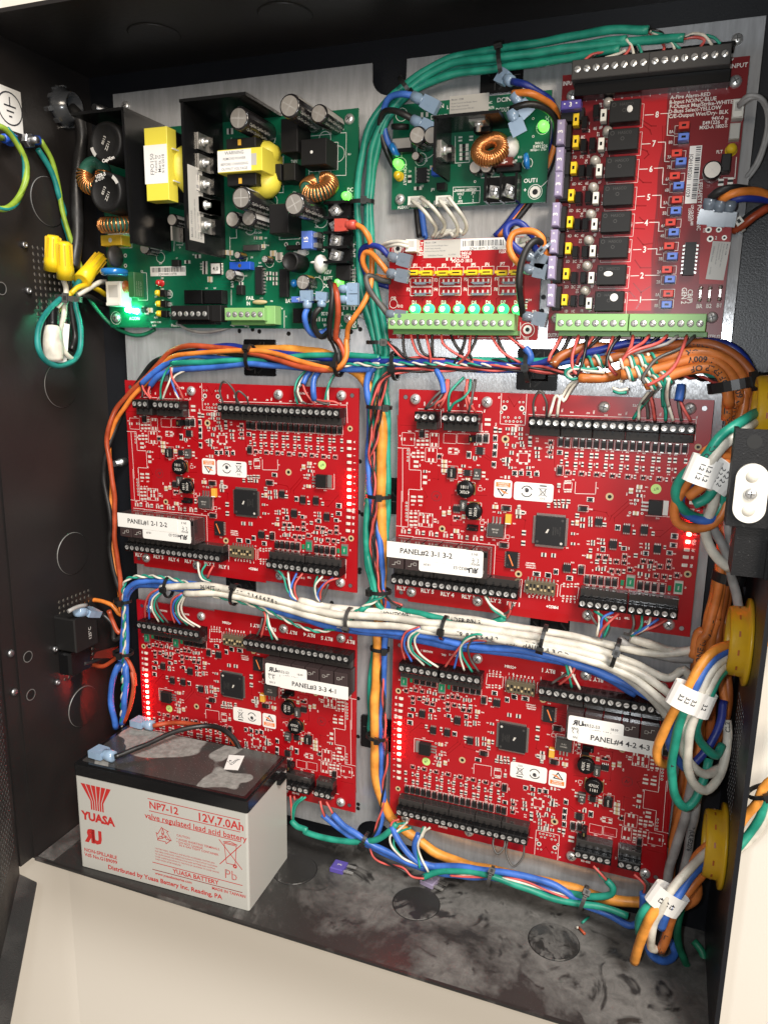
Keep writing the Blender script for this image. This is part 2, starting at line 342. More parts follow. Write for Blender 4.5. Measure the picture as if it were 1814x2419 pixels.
mb=MB();mb.box(X0,X1,Y0-1.6,Y0+.3,HF,HF+2.2);cabpart(mb,'bottom_edge','edge_paint',None)
mb=MB();mb.box(X0+1,-19,Y0,Y0+.8,HB,HF-1);cabpart(mb,'corner_tab','sill_dust',bot_o)
def knock(parent,put,a,b,r,m,ins=True):
 k=MB();n=32
 P=lambda rr,t,i:put(a+rr*math.cos(2*math.pi*i/n),b+rr*math.sin(2*math.pi*i/n),t)
 for i in range(n):
  k.face([P(r,.25,i),P(r,.25,i+1),P(r+.5,.05,i+1),P(r+.5,.05,i)],1)
  k.face([P(r,.25,i),P(r,.25,i+1),P(r-.35,.8,i+1),P(r-.35,.8,i)],2)
 k.face([P(r-.35,.8,i)for i in range(n)],0)
 return cabpart(k,'knockout',[m,'hole_black','scratch' if ins else m],parent)
for y in(-4,-140,-275,131):knock(left_o,lambda a,b,t:(X0+t,b,a),32,y,17.5,'black_paint',True)
for x in(165,266.5,368.3):knock(bot_o,lambda a,b,t:(a,Y0+t,b),x,30.5,17.5,'knock_dust',False)
for x in(68,166,268):knock(top_o,lambda a,b,t:(a,Y1-t,b),x,36,17,'black_paint',False)
for h,y in((59.6,96.8),(59.1,65.1),(59.9,-212.6),(60,-241.1)):
 k=MB();k.lathe([(2.3,0),(2.3,2.6),(1.3,3.2),(1.2,2.2),(0,2.2)],12,c=(X0,y,h),ax=(1,0,0));cabpart(k,'stud','steel_dull',left_o)
for h,y in((86.2,-209.2),(86.4,-240.7),(82.3,64.7)):
 k=MB();k.lathe([(4.6,0),(4.6,.5),(3.9,.5),(3.8,.1)],18,c=(X0,y,h),ax=(1,0,0),mis=[0,1,0]);k.lathe([(3.85,.15),(3.8,.2)],18,c=(X0,y,h),ax=(1,0,0),mi=2)
 cabpart(k,'bolt_hole',['black_paint','scratch','hole_black'],left_o)
for y in(-201,-232.3):
 k=MB();k.lathe([(3,0),(3,1),(2,2),(0,2.1)],12,c=(X0-1,y,101),ax=(1,0,0));cabpart(k,'rivet','steel_dull',left_o)
k=MB();k.box(X0,X0+.25,172.5,200,51.5,75,0);T=X0+.45
for a0 in range(24):
 a,b=R_(15*a0),R_(15*a0+15.1);cy,ch=186.5,62.2
 k.face([(T,cy+10*math.cos(a),ch+10*math.sin(a)),(T,cy+10*math.cos(b),ch+10*math.sin(b)),(T,cy+10.9*math.cos(b),ch+10.9*math.sin(b)),(T,cy+10.9*math.cos(a),ch+10.9*math.sin(a))],1)
for y0,y1,h0,h1 in((188.5,194,61.7,62.7),(187.6,188.6,57,67.4),(184.2,185.2,59,65.4),(180.9,181.9,60.8,63.6)):
 k.face([(T,y0,h0),(T,y1,h0),(T,y1,h1),(T,y0,h1)],1)
e=cabpart(k,'earth_sticker',['white_paper','ink'],left_o);e['label']='white earth symbol sticker'
da=R_(38);dx,dh=math.sin(da),math.cos(da)
mb=MB()
perforated(mb,0,178,Y0-6,Y1+3,[(14,-350,30,26)],lambda a,b,t:(X0-3+dx*a-dh*t,b,HF+15+dh*a+dx*t),th=1.6,pitch=5.2)
door=cabpart(mb,'door','door_paint')
mb=MB()
P=lambda a,b,t:(X0-3+dx*a-dh*t,b,HF+15+dh*a+dx*t)
mb.add([P(0,Y0-6,0),P(178,Y0-6,0),P(178,Y0-6,-14),P(14,Y0-6,-14),P(0,Y0-8,0),P(178,Y0-8,0),P(178,Y0-8,-14),P(14,Y0-8,-14)],[(0,1,2,3),(4,7,6,5),(3,2,6,7),(0,4,5,1),(0,3,7,4)])
cabpart(mb,'door_lip','door_paint',door)
# ================================================================ galvanised back plate
P=[(-3.7,-360),(200,-360)]
cbx,cby,_=(218.1,-354.4,-8)
P+=[(cbx+16*math.cos(R_(180-a)),-360+14*math.sin(R_(a)))for a in range(0,181,15)]
P+=[(443,-360),(443,213)]
ctx,cty,_=(219.3,212.5,-8)
P+=[(ctx+12.2*math.cos(R_(a)),213 if a in(0,180)else 204.5-12.2*math.sin(R_(a)))for a in range(0,181,12)]+[(-3.7,213)]
mb=MB();mb.prism(P,-9.6,-8)
plate=mb.build('back_plate','galvanised',rot=UP);tag(plate,'galvanised steel back plate that carries the circuit boards','metal plate')
HOLES=[(119,39.1,-8),(143.5,37.7,-8),(101.9,39.3,-8),(113.2,40.6,-8),(197.9,43.2,-8),(193.4,39.3,-8),(200.5,41.2,-8),(199.1,-4.3,-8),(201.3,-53.6,-8),(203.8,-93.3,-8),(202.2,-136.2,-8),(201.9,-138.5,-8),(202,-241.8,-8),(202.3,-274.4,-8),(203,-334.2,-8),(203,-338,-8),(328.6,62.3,-8),(328.1,53.5,-8),(179.1,-165.9,-8),(201,-91.9,-8)]
mb=MB()
mb.cyl((0,0,-8),(0,0,1),1.7,.03,10);h0=mb.build('screw_hole','hole_black',plate)
h0.location=Vector(HOLES[0][:2]+(0,))*S
for p in HOLES[1:]:inst(h0,plate,(p[0],p[1],0))
def pan_screw(r=3.2):
 k=MB();k.lathe([(r,0),(r,.5),(r*.86,1.5),(r*.55,2.15),(0,2.3)],18)
 for a in(0,90):
  c,s_=math.cos(R_(a))*r*.42,math.sin(R_(a))*r*.42;k.line(-c,-s_,c,s_,.6,2.32,1)
 return k
def screw_part(parent,x,y,h,r=3.2,a=0):
 o=inst(SCREW,parent,(x,y,h),(0,0,R_(a)));o.scale=(r/3.2,)*3;return o
SCREW=pan_screw().build('mounting_screw',['screw_metal','slot'],plate,(429.2,202.4,-8))
screw_part(plate,*(7.9,203.9,-8),3.4,20)
for x,y in((-20,205),(-20,-70),(450,210)):
 k=MB();k.lathe([(3.5,-20),(3.5,-12),(2.5,-12),(2.5,-6)],12,c=(0,0,0));k.build('standoff','steel_dull',plate,(x if x<0 else x,y,0))
# ================================================================ shared electronic pieces (local z = out of the board)
def board_mesh(w,h,mats,z=-1.6,edge=0):
 k=MB();k.box(-w/2,w/2,-h/2,h/2,z,0,0);return k
TB_SCREW=None
def tb_screw_mesh(r):
 k=MB();k.lathe([(r+.35,.02),(r+.3,.25),(r,.1),(0,.1)],12,mis=[1,1,0]);k.line(-r*.72,0,r*.72,0,.42,.16,1);return k
_tbs={}
def terminal(parent,x,y,n,pitch=5.0,out=1,body='black_plastic',hp=12.5,hh=8,p=6.6,q=5.6,r=1.8,sc=3.2,ax='x',dark='tb_header'):
 """row of n screw clamps starting at (x, y); out=+1 wires enter from +y"""
 k=MB();L=n*pitch;x0=x-pitch/2;o=out
 ya,yb,yc=sorted((y+o*sc,y+o*(sc-p))),None,None
 k.box(x0,x0+L,ya[0],ya[1],0,hp,0,ch=.7)
 h0,h1=sorted((y+o*(sc-p)-o*.02,y+o*(sc-p-q)));k.box(x0+.2,x0+L-.2,h0,h1,0,hh,1,ch=.4)
 ho=sorted((y+o*(sc-p),y+o*(sc-p-1.3)))
 for i in range(n):
  cx=x+i*pitch
  k.box(cx-.75,cx+.75,ho[0],ho[1],hh,hh+.9,0)
  k.disc(cx,y+o*(sc-p-2.3),.75,hh+.03,2,8)
  yo=y+o*(sc+.02)
  k.face([(cx-1.3,yo,3),(cx+1.3,yo,3),(cx+1.3,yo,7.5),(cx-1.3,yo,7.5)],2)
  if i:k.box(cx-pitch/2-.12,cx-pitch/2+.12,ya[0]-.03,ya[1]+.03,1,hp+.04,1)
 b=k.build('terminal_block',[body,dark,'hole_black'],parent)
 key=r
 for i in range(n):
  a=random.uniform(0,180)
  if key not in _tbs:_tbs[key]=tb_screw_mesh(r).build('clamp_screw',['screw_metal','hole_black'],b,(x,y,hp),(0,0,R_(a)))
  else:inst(_tbs[key],b,(x+i*pitch,y,hp),(0,0,R_(a)))
 return b
def soic(parent,x,y,w,h,n,m='chip_black',hz=1.7,side='y',name='chip',mark=None):
 k=MB();k.cb(x,y,w,h,.15,hz,0,top=.18);k.disc(x-w*.32,y-h*.3,min(w,h)*.07,hz+.02,2,8)
 for i in range(n):
  if side=='y':
   px=x+(i-(n-1)/2)*w*.92/n;pw=w*.92/n*.5
   for s_ in(-1,1):k.cb(px,y+s_*(h/2+.55),pw,1.2,.05,.35,1);k.cb(px,y+s_*(h/2+.1),pw,.3,.3,hz*.6,1)
  else:
   py=y+(i-(n-1)/2)*h*.92/n;pw=h*.92/n*.5
   for s_ in(-1,1):k.cb(x+s_*(w/2+.55),py,1.2,pw,.05,.35,1);k.cb(x+s_*(w/2+.1),py,.3,pw,.3,hz*.6,1)
 ms=[m,'tin','grey_plastic']
 if mark:k.line(*mark[1:],.8,hz+.03,3);ms.append(mark[0])
 return k.build(name,ms,parent)
def smd(k,t,x,y,w,h):
 """small surface parts; slots: 0 pad 1 dark 2 tan 3 grey 4 silk 5 black"""
 v=h>w;e=.34
 def ends(z,mi):
  if v:
   k.cb(x,y+h*(.5-e/2),w,h*e,.02,z,mi);k.cb(x,y-h*(.5-e/2),w,h*e,.02,z,mi)
  else:
   k.cb(x+w*(.5-e/2),y,w*e,h,.02,z,mi);k.cb(x-w*(.5-e/2),y,w*e,h,.02,z,mi)
 if t=='p':ends(.12,0)
 elif t in 'cgr':
  ends(.75,0);a=1-2*e+.06
  k.cb(x,y,w*(.92 if v else a),h*(a if v else.92),.02,.8 if t=='r' else 1.1,{'c':2,'g':3,'r':1}[t])
 elif t=='n':
  k.cb(x,y,w,h,.02,.12,4);k.cb(x,y,w*(.5 if not v else.8),h*(.8 if not v else.5),.1,.6,1)
  for i in range(4):
   if v:k.cb(x-w*.25,y+(i-1.5)*h*.22,w*.3,h*.1,.1,.65,1);k.cb(x+w*.25,y+(i-1.5)*h*.22,w*.3,h*.1,.1,.65,1)
   else:k.cb(x+(i-1.5)*w*.22,y-h*.25,w*.1,h*.3,.1,.65,1);k.cb(x+(i-1.5)*w*.22,y+h*.25,w*.1,h*.3,.1,.65,1)
 elif t=='q':
  k.cb(x,y,w*.8,h*.55,.1,1.05,5);k.cb(x-w*.28,y+h*.4,w*.22,h*.3,.02,.4,0);k.cb(x+w*.28,y+h*.4,w*.22,h*.3,.02,.4,0);k.cb(x,y-h*.4,w*.22,h*.3,.02,.4,0)
  k.rect(x,y,w*1.25,h*1.15,.14,.06,4)
 elif t=='h':
  k.disc(x,y,w/2,.05,2,12);k.disc(x,y,w/2*.5,.07,5,10)
 elif t=='v':
  k.disc(x,y,w/2,.05,0,10);k.disc(x,y,w/4,.07,5,8)
 elif t=='o':k.rect(x,y,w,h,.22,.05,4)
 elif t=='b':k.cb(x,y,w,h,.02,1.6,5,top=.1)
SMD_M=['pad','chip_black','tan_cap','grey_cap','silk','black_matte']
def part_box(parent,name,x,y,w,h,z,m,z0=0,ch=.25,extra=None):
 k=MB();k.cb(x,y,w,h,z0,z,0,ch=ch);ms=[m]if isinstance(m,str)else list(m)
 if extra:extra(k)
 return k.build(name,ms,parent)
def coil_smd(parent,x,y,r,a=0):
 k=MB();k.cb(0,0,r*2.1,r*1.15,.05,1.2,1);k.lathe([(r*.93,.8),(r,1.4),(r*.8,2),(r*.8,3.6),(r,4.1),(r*.96,4.9),(r*.9,5.1),(0,5.1)],18,mis=[0,0,2,2,0,0,0])
 k.text('1181',0,r*.28,5.14,r*.5,3,180);k.text('470X',0,-r*.28,5.14,r*.5,3,180)
 return k.build('inductor',['black_plastic','brass','copper','silk_dim'],parent,(x,y,0),(0,0,R_(a)))
# ================================================================ controller board (four of them)
BW,BH=203.2,152.4
mr=obj('circuit_board',None,None,(335.17,0,-75.68),UP)
k=MB();k.box(-BW/2,BW/2,-BH/2,BH/2,-1.6,0,0)
k.build('board',['red_mask'],mr)
sm_,sk=MB(),MB()
T1=[('o',-93.9,41.6,9.4,8.9),('p',-97.7,41.4,3.3,2.1),('p',-90.5,41.8,3.6,1.8),('d',-84,45.9,4.3,6.1),('g',-80.2,44.8,2,2.7),('o',-74.8,42,6.3,9.5),('p',-74.9,45.6,4.2,2),('p',-74.9,38.8,4.2,2.3),('p',-86.5,39.5,2.4,4.2),('p',-83.2,39.7,2.4,4.2),('p',-80.1,39.9,2.4,4.2),('p',-76.9,34.9,4.2,2.3),('p',-76.8,27.8,4.3,2.5),('o',-76.8,31.4,8.4,9.9),('p',-89.7,30.7,2.5,4.1),('p',-86.4,30.9,2.4,4.1),('p',-83.2,31.1,2.4,4.1),('p',-87.7,24.3,3.5,5),('q',-70.6,30.9,3,3.5),('v',-94.1,33.6,1.6,1.5),('v',-94.1,31.3,1.6,1.5),('v',-94,28.8,1.6,1.5),('v',-94,26.3,1.6,1.5),('o',-63.7,43.7,8.9,6.7),('o',-54,44.1,8.8,6.8),('r',-45.1,40.8,2.4,1.5),('o',-61.1,35.1,6.7,4.2),('p',-63.1,35.5,2.1,3.4),('p',-59.1,35.2,2.1,3.4),('o',-43.1,44.9,3.9,6.3),('o',-38.5,45.2,3.9,6.3),('p',-37.7,56.3,4,4.9),('r',-32,51.4,2.3,3.9),('r',-28.9,51.1,2.2,2.9),('n',-32,45.7,3.1,4.6),('n',-31.7,40,3.1,4.6),('n',-31.9,35.2,3.1,5),('n',-32.1,27.9,3.1,4),('n',-49.8,33.2,3.3,5.1),('h',-25.1,45.4,5.3,5.2),('r',-23.8,52.4,2.6,1.9),('g',-19.5,52.3,3.6,3.2),('r',-20,49.3,2.6,1.7),('r',-15.1,52.8,2.8,2.6),('r',-14.9,49.3,2.6,1.9),('r',-14.8,46.5,2.6,1.7),('r',-13.9,43.8,2.6,1.7),('r',-13.4,41.8,2.9,1.7),('r',-8.5,46.1,2.3,4.5),('r',-8.3,42.8,2.3,2.6),('r',-23.9,41.9,2.6,1.7),('r',-19,41.4,2.6,2.2),('r',-20.3,36.6,2.6,2.6),('o',-12.3,33.5,6.5,6.2),('p',-12.6,37.8,5.8,1.2),('p',-12.1,29.7,5.9,1.2),('p',-16.4,33.4,1.2,5.9),('p',-8.3,33.7,1.2,5.9),('r',-3.4,40.6,3.8,1.7),('r',-3.2,37.6,2.8,1.9),('r',-3,35.1,2.8,1.9),('q',5.3,44.9,2.8,3.2),('r',5.8,41.7,2.8,1.7),('q',5.2,38.5,2.8,2.6),('r',5.9,35.4,2.8,1.7),('r',-22.7,31.5,3.7,3.7),('r',-25.7,31.3,1.6,2.6),('r',-22.9,28.3,2.6,1.8),('r',-20.5,26.4,2.6,1.7),('r',-8.5,27.2,2.6,2),('n',-17.5,22.9,3.7,3.4),('n',-13.3,23.2,3.3,3.2),('n',-8.1,23.3,3.4,3.3),('n',-2.9,23.3,3.4,3),('p',-22.6,19.6,3.7,2.3),('c',-67,27.6,4.1,2.4),('c',-66.9,24.5,4.1,2.5),('c',-66.8,21.1,4.1,2.5),('c',-55.5,21.6,2.8,3.4),('c',-49.8,16.3,3,1.8),('r',-53.2,25.3,2.8,1.8),('p',-38.9,20.4,2.4,4),('r',-45.3,31.5,2.7,2.4),('r',-80.7,19.6,2.6,1.8),('p',-80.8,13.5,2.9,6.2),('o',-40.9,10,2.6,2.4),('v',-27.5,70.4,1.4,1.4),('v',-25,70.5,1.4,1.4),('v',-16.9,70.4,1.4,1.4),('v',-14.4,70.5,1.4,1.4),('v',-26.7,66.3,3.7,3.6),('v',-15.1,66.3,3.6,3.6),('v',-28.7,63.3,2.2,2.2),('v',-13.3,63.3,2.2,2.2),('v',-26.6,60,1.6,1.6),('v',-24,60.1,1.6,1.5),('v',-19,60,1.6,1.5),('v',-16.4,60.2,1.6,1.5),('v',-25.3,57.4,1.6,1.6),('v',-22.8,57.4,1.6,1.5),('v',-20.3,57.5,1.6,1.5),('v',-17.7,57.5,1.6,1.5),('v',-15.3,57.6,1.6,1.5)]
T2=[('r',15.9,37.7,2.2,3.2),('r',22.3,37.8,2.2,3.2),('r',25.5,37.9,2.2,3.2),('r',31.8,37.9,2.2,3.2),('r',35,38,2.2,3.2),('r',41.2,37.9,2.2,3.1),('r',44.5,38,2.2,3.1),('r',50.7,38,2.1,3.1),('r',53.9,37.9,2.1,3.1),('r',60.3,38.1,2.1,3.1),('r',63.4,38,2.1,3.1),('r',69.8,38,2.1,3.1),('r',72.9,38,2.1,3.1),('r',79.3,38,2.1,3.1),('r',82.6,38.1,2,3.1),('r',88.8,38.1,2,3),('r',22.1,31.4,2.2,3.2),('r',31.5,31.5,2.2,3.2),('r',41.1,31.7,2.2,3.2),('r',50.6,31.7,2.1,3.1),('r',60.1,31.7,2.1,3.1),('r',69.6,31.8,2.1,3.1),('r',79.3,31.7,2.1,3.1),('r',89,31.8,2,3.1),('r',26.5,31.8,1.4,3.2),('r',35.7,31.7,1.3,3.2),('r',45.1,31.8,1.3,3.1),('r',54.7,31.8,1.3,3.1),('r',64.2,31.6,1.3,3.1),('r',73.7,31.8,1.3,3.1),('r',83.3,31.8,1.3,3.1),('r',16.6,31.5,1.9,3.2),('r',13,32.8,1.5,2.6),('q',17.3,25.8,2.8,2.8),('q',26.4,25.7,3.1,2.8),('q',36,25.8,3.1,2.8),('q',45.8,25.7,3,2.8),('q',55.3,25.7,3,2.8),('q',64.7,25.8,2.9,2.7),('q',74.2,25.6,2.9,2.7),('q',83.5,25.8,2.9,2.7),('r',21.6,25.9,1.5,2.6),('r',31.2,25.9,1.5,2.6),('r',40.4,26,1.5,2.5),('r',50.1,26.2,1.4,2.5),('r',59.6,26,1.4,2.5),('r',69.1,26,1.4,2.5),('r',78.7,25.7,1.4,2.5),('n',11.4,38.7,3.8,3.1),('p',16.4,19.2,1.5,2.3),('p',17.9,19.4,1.5,2.3),('p',19.2,19.5,1.5,2.3),('p',16.5,13.5,1.5,2.3),('p',18.2,13.7,1.5,2.3),('p',19.9,13.8,1.5,2.3),('o',18,16.6,5.3,5.2),('g',12.3,16.8,2.2,2.9),('n',33.1,8.9,4.6,3.1),('h',45,11.8,5.1,5.4),('c',57.9,16.8,2.7,3.5),('c',62.8,19.7,3.5,2.5),('g',62.4,17.1,3,1.6),('r',63.3,14.1,3.5,1.9),('g',61.7,10.9,3,1.6),('h',95.1,47.2,4.2,4.6),('r',10.3,5.8,1.5,2.6),('r',12.8,6,1.5,2.6),('r',15.7,6.4,2.3,2.6),('r',19.1,6.5,2.5,2.6)]
T3=[('p',-89,-0.8,3.7,4.5),('p',-83.8,-0.4,3.6,4.5),('p',-90.5,-13,2.4,4.3),('p',-87.1,-12.7,2.3,4.3),('p',-90.1,-18.7,2.7,4.3),('p',-87,-18.4,2.6,4.3),('o',-79.5,-15.5,10.5,9.9),('p',-82.6,-11.6,2.9,2.1),('p',-75.5,-11.4,2.9,2.1),('p',-79.5,-12.9,4.4,2.8),('p',-79.4,-16.4,4.4,2.8),('p',-83.1,-19.1,2.9,2.1),('p',-75.9,-18.9,2.9,2.1),('p',-72.4,-15.2,2.2,2.8),('v',-94.1,-4.2,1.8,1.7),('v',-94.1,-6.7,1.8,1.7),('v',-94,-9.2,1.8,1.7),('v',-94,-11.8,1.8,1.7),('v',-93.9,-14.2,1.8,1.7),('v',-93.8,-16.8,1.8,1.7),('c',-66,-9.4,2.6,3.9),('c',-62.2,-8.3,2.4,3.2),('c',-51.5,-10.3,2.4,3),('c',-29.6,-1.4,4.1,2.7),('r',-26.5,-5.2,2.3,1.5),('q',-56.4,-11.6,4.9,2.5),('g',-13.4,-0.2,2.2,2.7),('g',-13.5,-3.6,4,3.4),('r',-10.5,-3.7,2.2,2.7),('r',-13.3,-6.9,3.3,2),('r',-9.1,-17.6,2.7,3.4),('r',-9.1,-24.9,2.7,3.4),('h',-67,-20.6,4.7,4.6),('h',-11.3,-47.3,4.9,5),('c',-56.5,-21.1,4,2.8),('r',-38.2,-17.5,1.7,3.5),('o',-38.4,-13.5,2.8,2.5),('o',-20.2,-21.7,2.6,2.5),('p',-95.9,-25.4,3.4,2.9),('r',-91.4,-25.1,2.2,2.6),('p',-85,-25.3,3.4,2.9),('r',-80.8,-25.1,2.2,2.6),('p',-75,-25.4,3.3,2.8),('r',-70.8,-25.3,2.2,2.8),('p',-64.3,-25.3,3.3,2.8),('r',-59.8,-25.3,2.1,2.5),('p',-53.5,-25.4,3.2,2.8),('r',-48.6,-25.3,2.1,2.5),('p',-42.7,-25.4,3.5,2.8),('r',-38.2,-24.8,2.1,2.5),('n',1.1,-45.8,5.3,3.4),('n',8.7,-45.5,3.9,3.4),('r',5.2,-31.6,3.3,2.7)]
T4=[('r',6.4,2.6,1.9,2.6),('r',10.9,3,1.5,2.6),('r',13.4,3.2,1.5,2.6),('r',17.2,3.1,3.4,2.6),('r',25.5,-2.5,2.5,2.9),('c',25.7,-7.3,2.3,3.7),('r',22.8,-7.7,1.8,2.9),('r',29.1,-4.8,2.8,2.6),('r',29.2,-9,2.8,2.6),('r',34,-3.4,2.5,2),('r',34.2,-5.7,2.5,2),('r',34.3,-8.1,2.5,2),('r',43.2,-6.9,2.5,2.6),('n',51.6,-8.2,3.4,3.9),('r',62,-10.1,1.8,3),('r',73.6,-9.9,2,2.6),('n',86.6,-10.4,4.4,3.8),('r',23.5,-15,2.5,1.7),('r',24,-21.9,2.8,1.7),('r',36.7,-18.9,2.5,1.6),('r',36.8,-20.9,2.5,1.6),('r',42.8,-17.3,2.5,1.6),('r',42.9,-19.6,3.1,1.6),('n',43.4,-23.6,3,3.7),('n',56.6,-21.7,3.4,2.9),('r',54,-19.1,1.5,2.6),('c',35,-29.4,3.5,2.7),('r',35.6,-25.3,2.1,2.6),('r',11.7,-31.3,2.9,2.7),('r',64.2,-25.5,2.4,2.6),('n',70.3,-23.5,3.6,3.2),('r',70.7,-17.3,2.6,1.7),('r',70.9,-19.7,2.6,1.7),('r',81.4,-18.1,1.5,2.3),('n',84.6,-21.6,3.8,2.9),('n',86.5,-16.3,4.4,3.2),('q',41.3,-29,3.1,3.3),('q',45.7,-28.9,3.1,3.3),('q',57.5,-26.9,2.7,3.3),('q',52.6,-31.1,3.1,2.9),('q',57.5,-31.2,3,2.9),('q',50,-37.7,2.7,3),('q',54.2,-37.7,2.7,3),('q',61.5,-35.5,3,2.9),('r',40.3,-32.5,2.5,2.7),('r',45.2,-31.9,2.5,2.6),('r',48.8,-31.5,1.5,2.9),('r',41.1,-37.4,2.7,2.4),('r',44.8,-37,2.7,2.4),('r',57.7,-37.1,1.8,2.9),('q',69.3,-28.8,3.2,2.9),('q',73.8,-29,3.2,2.9),('q',79.6,-31.2,3,2.8),('q',84.8,-30.9,2.9,3.2),('q',84.8,-27.1,2.6,2.6),('q',77.8,-37.6,3,2.9),('q',82.8,-37.7,2.9,2.9),('q',90.3,-35.8,2.9,3.2),('r',67.8,-32.6,3.6,2.3),('r',73.1,-32,2.4,2.3),('r',76.2,-32.6,1.8,2.9),('r',67.9,-37.5,3,2.4),('r',72.4,-38,3,2.4),('r',86.4,-37.6,1.8,2.8),('n',14,-42.6,3.3,4.1),('r',26.2,-40.5,2.3,3),('n',23.3,-46,4.2,3.4),('n',9.4,-46,3.3,3.4),('h',96.6,-34.4,4.6,5.1),('v',58.3,2.4,1.7,1.8),('v',65.8,2.5,1.7,1.8),('c',62,2.4,3.6,2.5),('v',61.1,8.4,1.8,1.9),('p',19.9,-51.2,1.4,3),('p',22.5,-51.4,1.4,2.7),('p',24.9,-50.8,1.4,2.7),('p',27.4,-50.6,1.4,2.7),('p',20,-59.8,1.4,2.7),('p',22.6,-59.8,1.4,2.7),('p',25,-59.6,1.4,2.7),('p',27.4,-59.4,1.4,2.7)]
for T in(T1,T2,T3,T4):
 for t,x,y,w,h in T:
  if t!='d':smd(sm_,t,x,y,w,h)
def stext(tb,size=None):
 for e in tb:
  up=e[0]=='u';sk.text(e[5],e[1],e[2],.06,size or e[4]*(1.05 if up else 1),0,(0 if up else 180)+(e[6]if len(e)>6 else 0),bold=.035)
def silk_path(p,w=.3):
 P=[(a-335.17,b+75.68)for a,b,_ in p];sk.poly(P,w,.06,0)
for p in([(233.4,-40.7,0),(237.2,-40.7,0),(238.1,-79.2,0)],[(237.2,-40.7,0),(242.4,-40.5,0),(242.5,-55.8,0),(251.3,-55.6,0),(251.5,-69.7,0),(242.5,-69.8,0),(242.3,-73.9,0)],[(237.2,-71.6,0),(237.4,-97.4,0)],[(242.6,-71.2,0),(242.6,-97.6,0),(233.5,-97.5,0)],[(306,0,0),(306,-20.2,0),(322.7,-20.3,0),(322.8,0,0)],[(247.9,-12.6,0),(264.5,-12.4,0),(264.9,-25,0)],[(268.9,-13,0),(293.4,-12.4,0),(293.6,-25.5,0)],[(324.8,-13,0),(341.8,-13,0)],[(339.1,-12.7,0),(427.6,-11.7,0),(428.2,-24.4,0)],[(235.7,-104.3,0),(246.8,-104.2,0)],[(246.4,-104.6,0),(258.5,-104.3,0)],[(258.1,-104.5,0),(270.6,-104.5,0)],[(270.1,-104.6,0),(282.8,-104.2,0)],[(282.5,-104.5,0),(294.9,-103.9,0)],[(294.7,-104.2,0),(306.8,-104.2,0),(306.7,-125,0)],[(305.1,-126.8,0),(326.7,-126.6,0),(326.2,-139.8,0)],[(366.9,-127.1,0),(396.5,-126.6,0)],[(396.8,-126.6,0),(428,-126.7,0)],[(428,-126.7,0),(427.6,-141.4,0)],[(349.7,-126.8,0),(351.2,-127.3,0),(351,-135.7,0)],[(354.9,-126.7,0),(353,-126.8,0),(352.7,-135.1,0),(355.2,-135.1,0)],[(362.7,-126.9,0),(365,-127.3,0),(364.4,-135.6,0)],[(328.6,-126.9,0),(328.4,-135.3,0)],[(278.6,-61.3,0),(278.6,-70.9,0)],[(278.6,-61.3,0),(290.6,-61.3,0),(290.4,-70,0)],[(285.9,-75.6,0),(295.7,-75.4,0),(295.6,-87.3,0),(286,-87.3,0)],[(400.8,-67.5,0),(400.1,-62.2,0)],[(403.1,-74.3,0),(418,-73.9,0),(417.9,-62.6,0)],[(300.8,-86.3,0),(300.4,-99.1,0),(313,-99.2,0),(313.3,-85.8,0)],[(358,-55.8,0),(358,-63.6,0),(371.2,-62.9,0),(371,-55,0)]):
 silk_path(p)
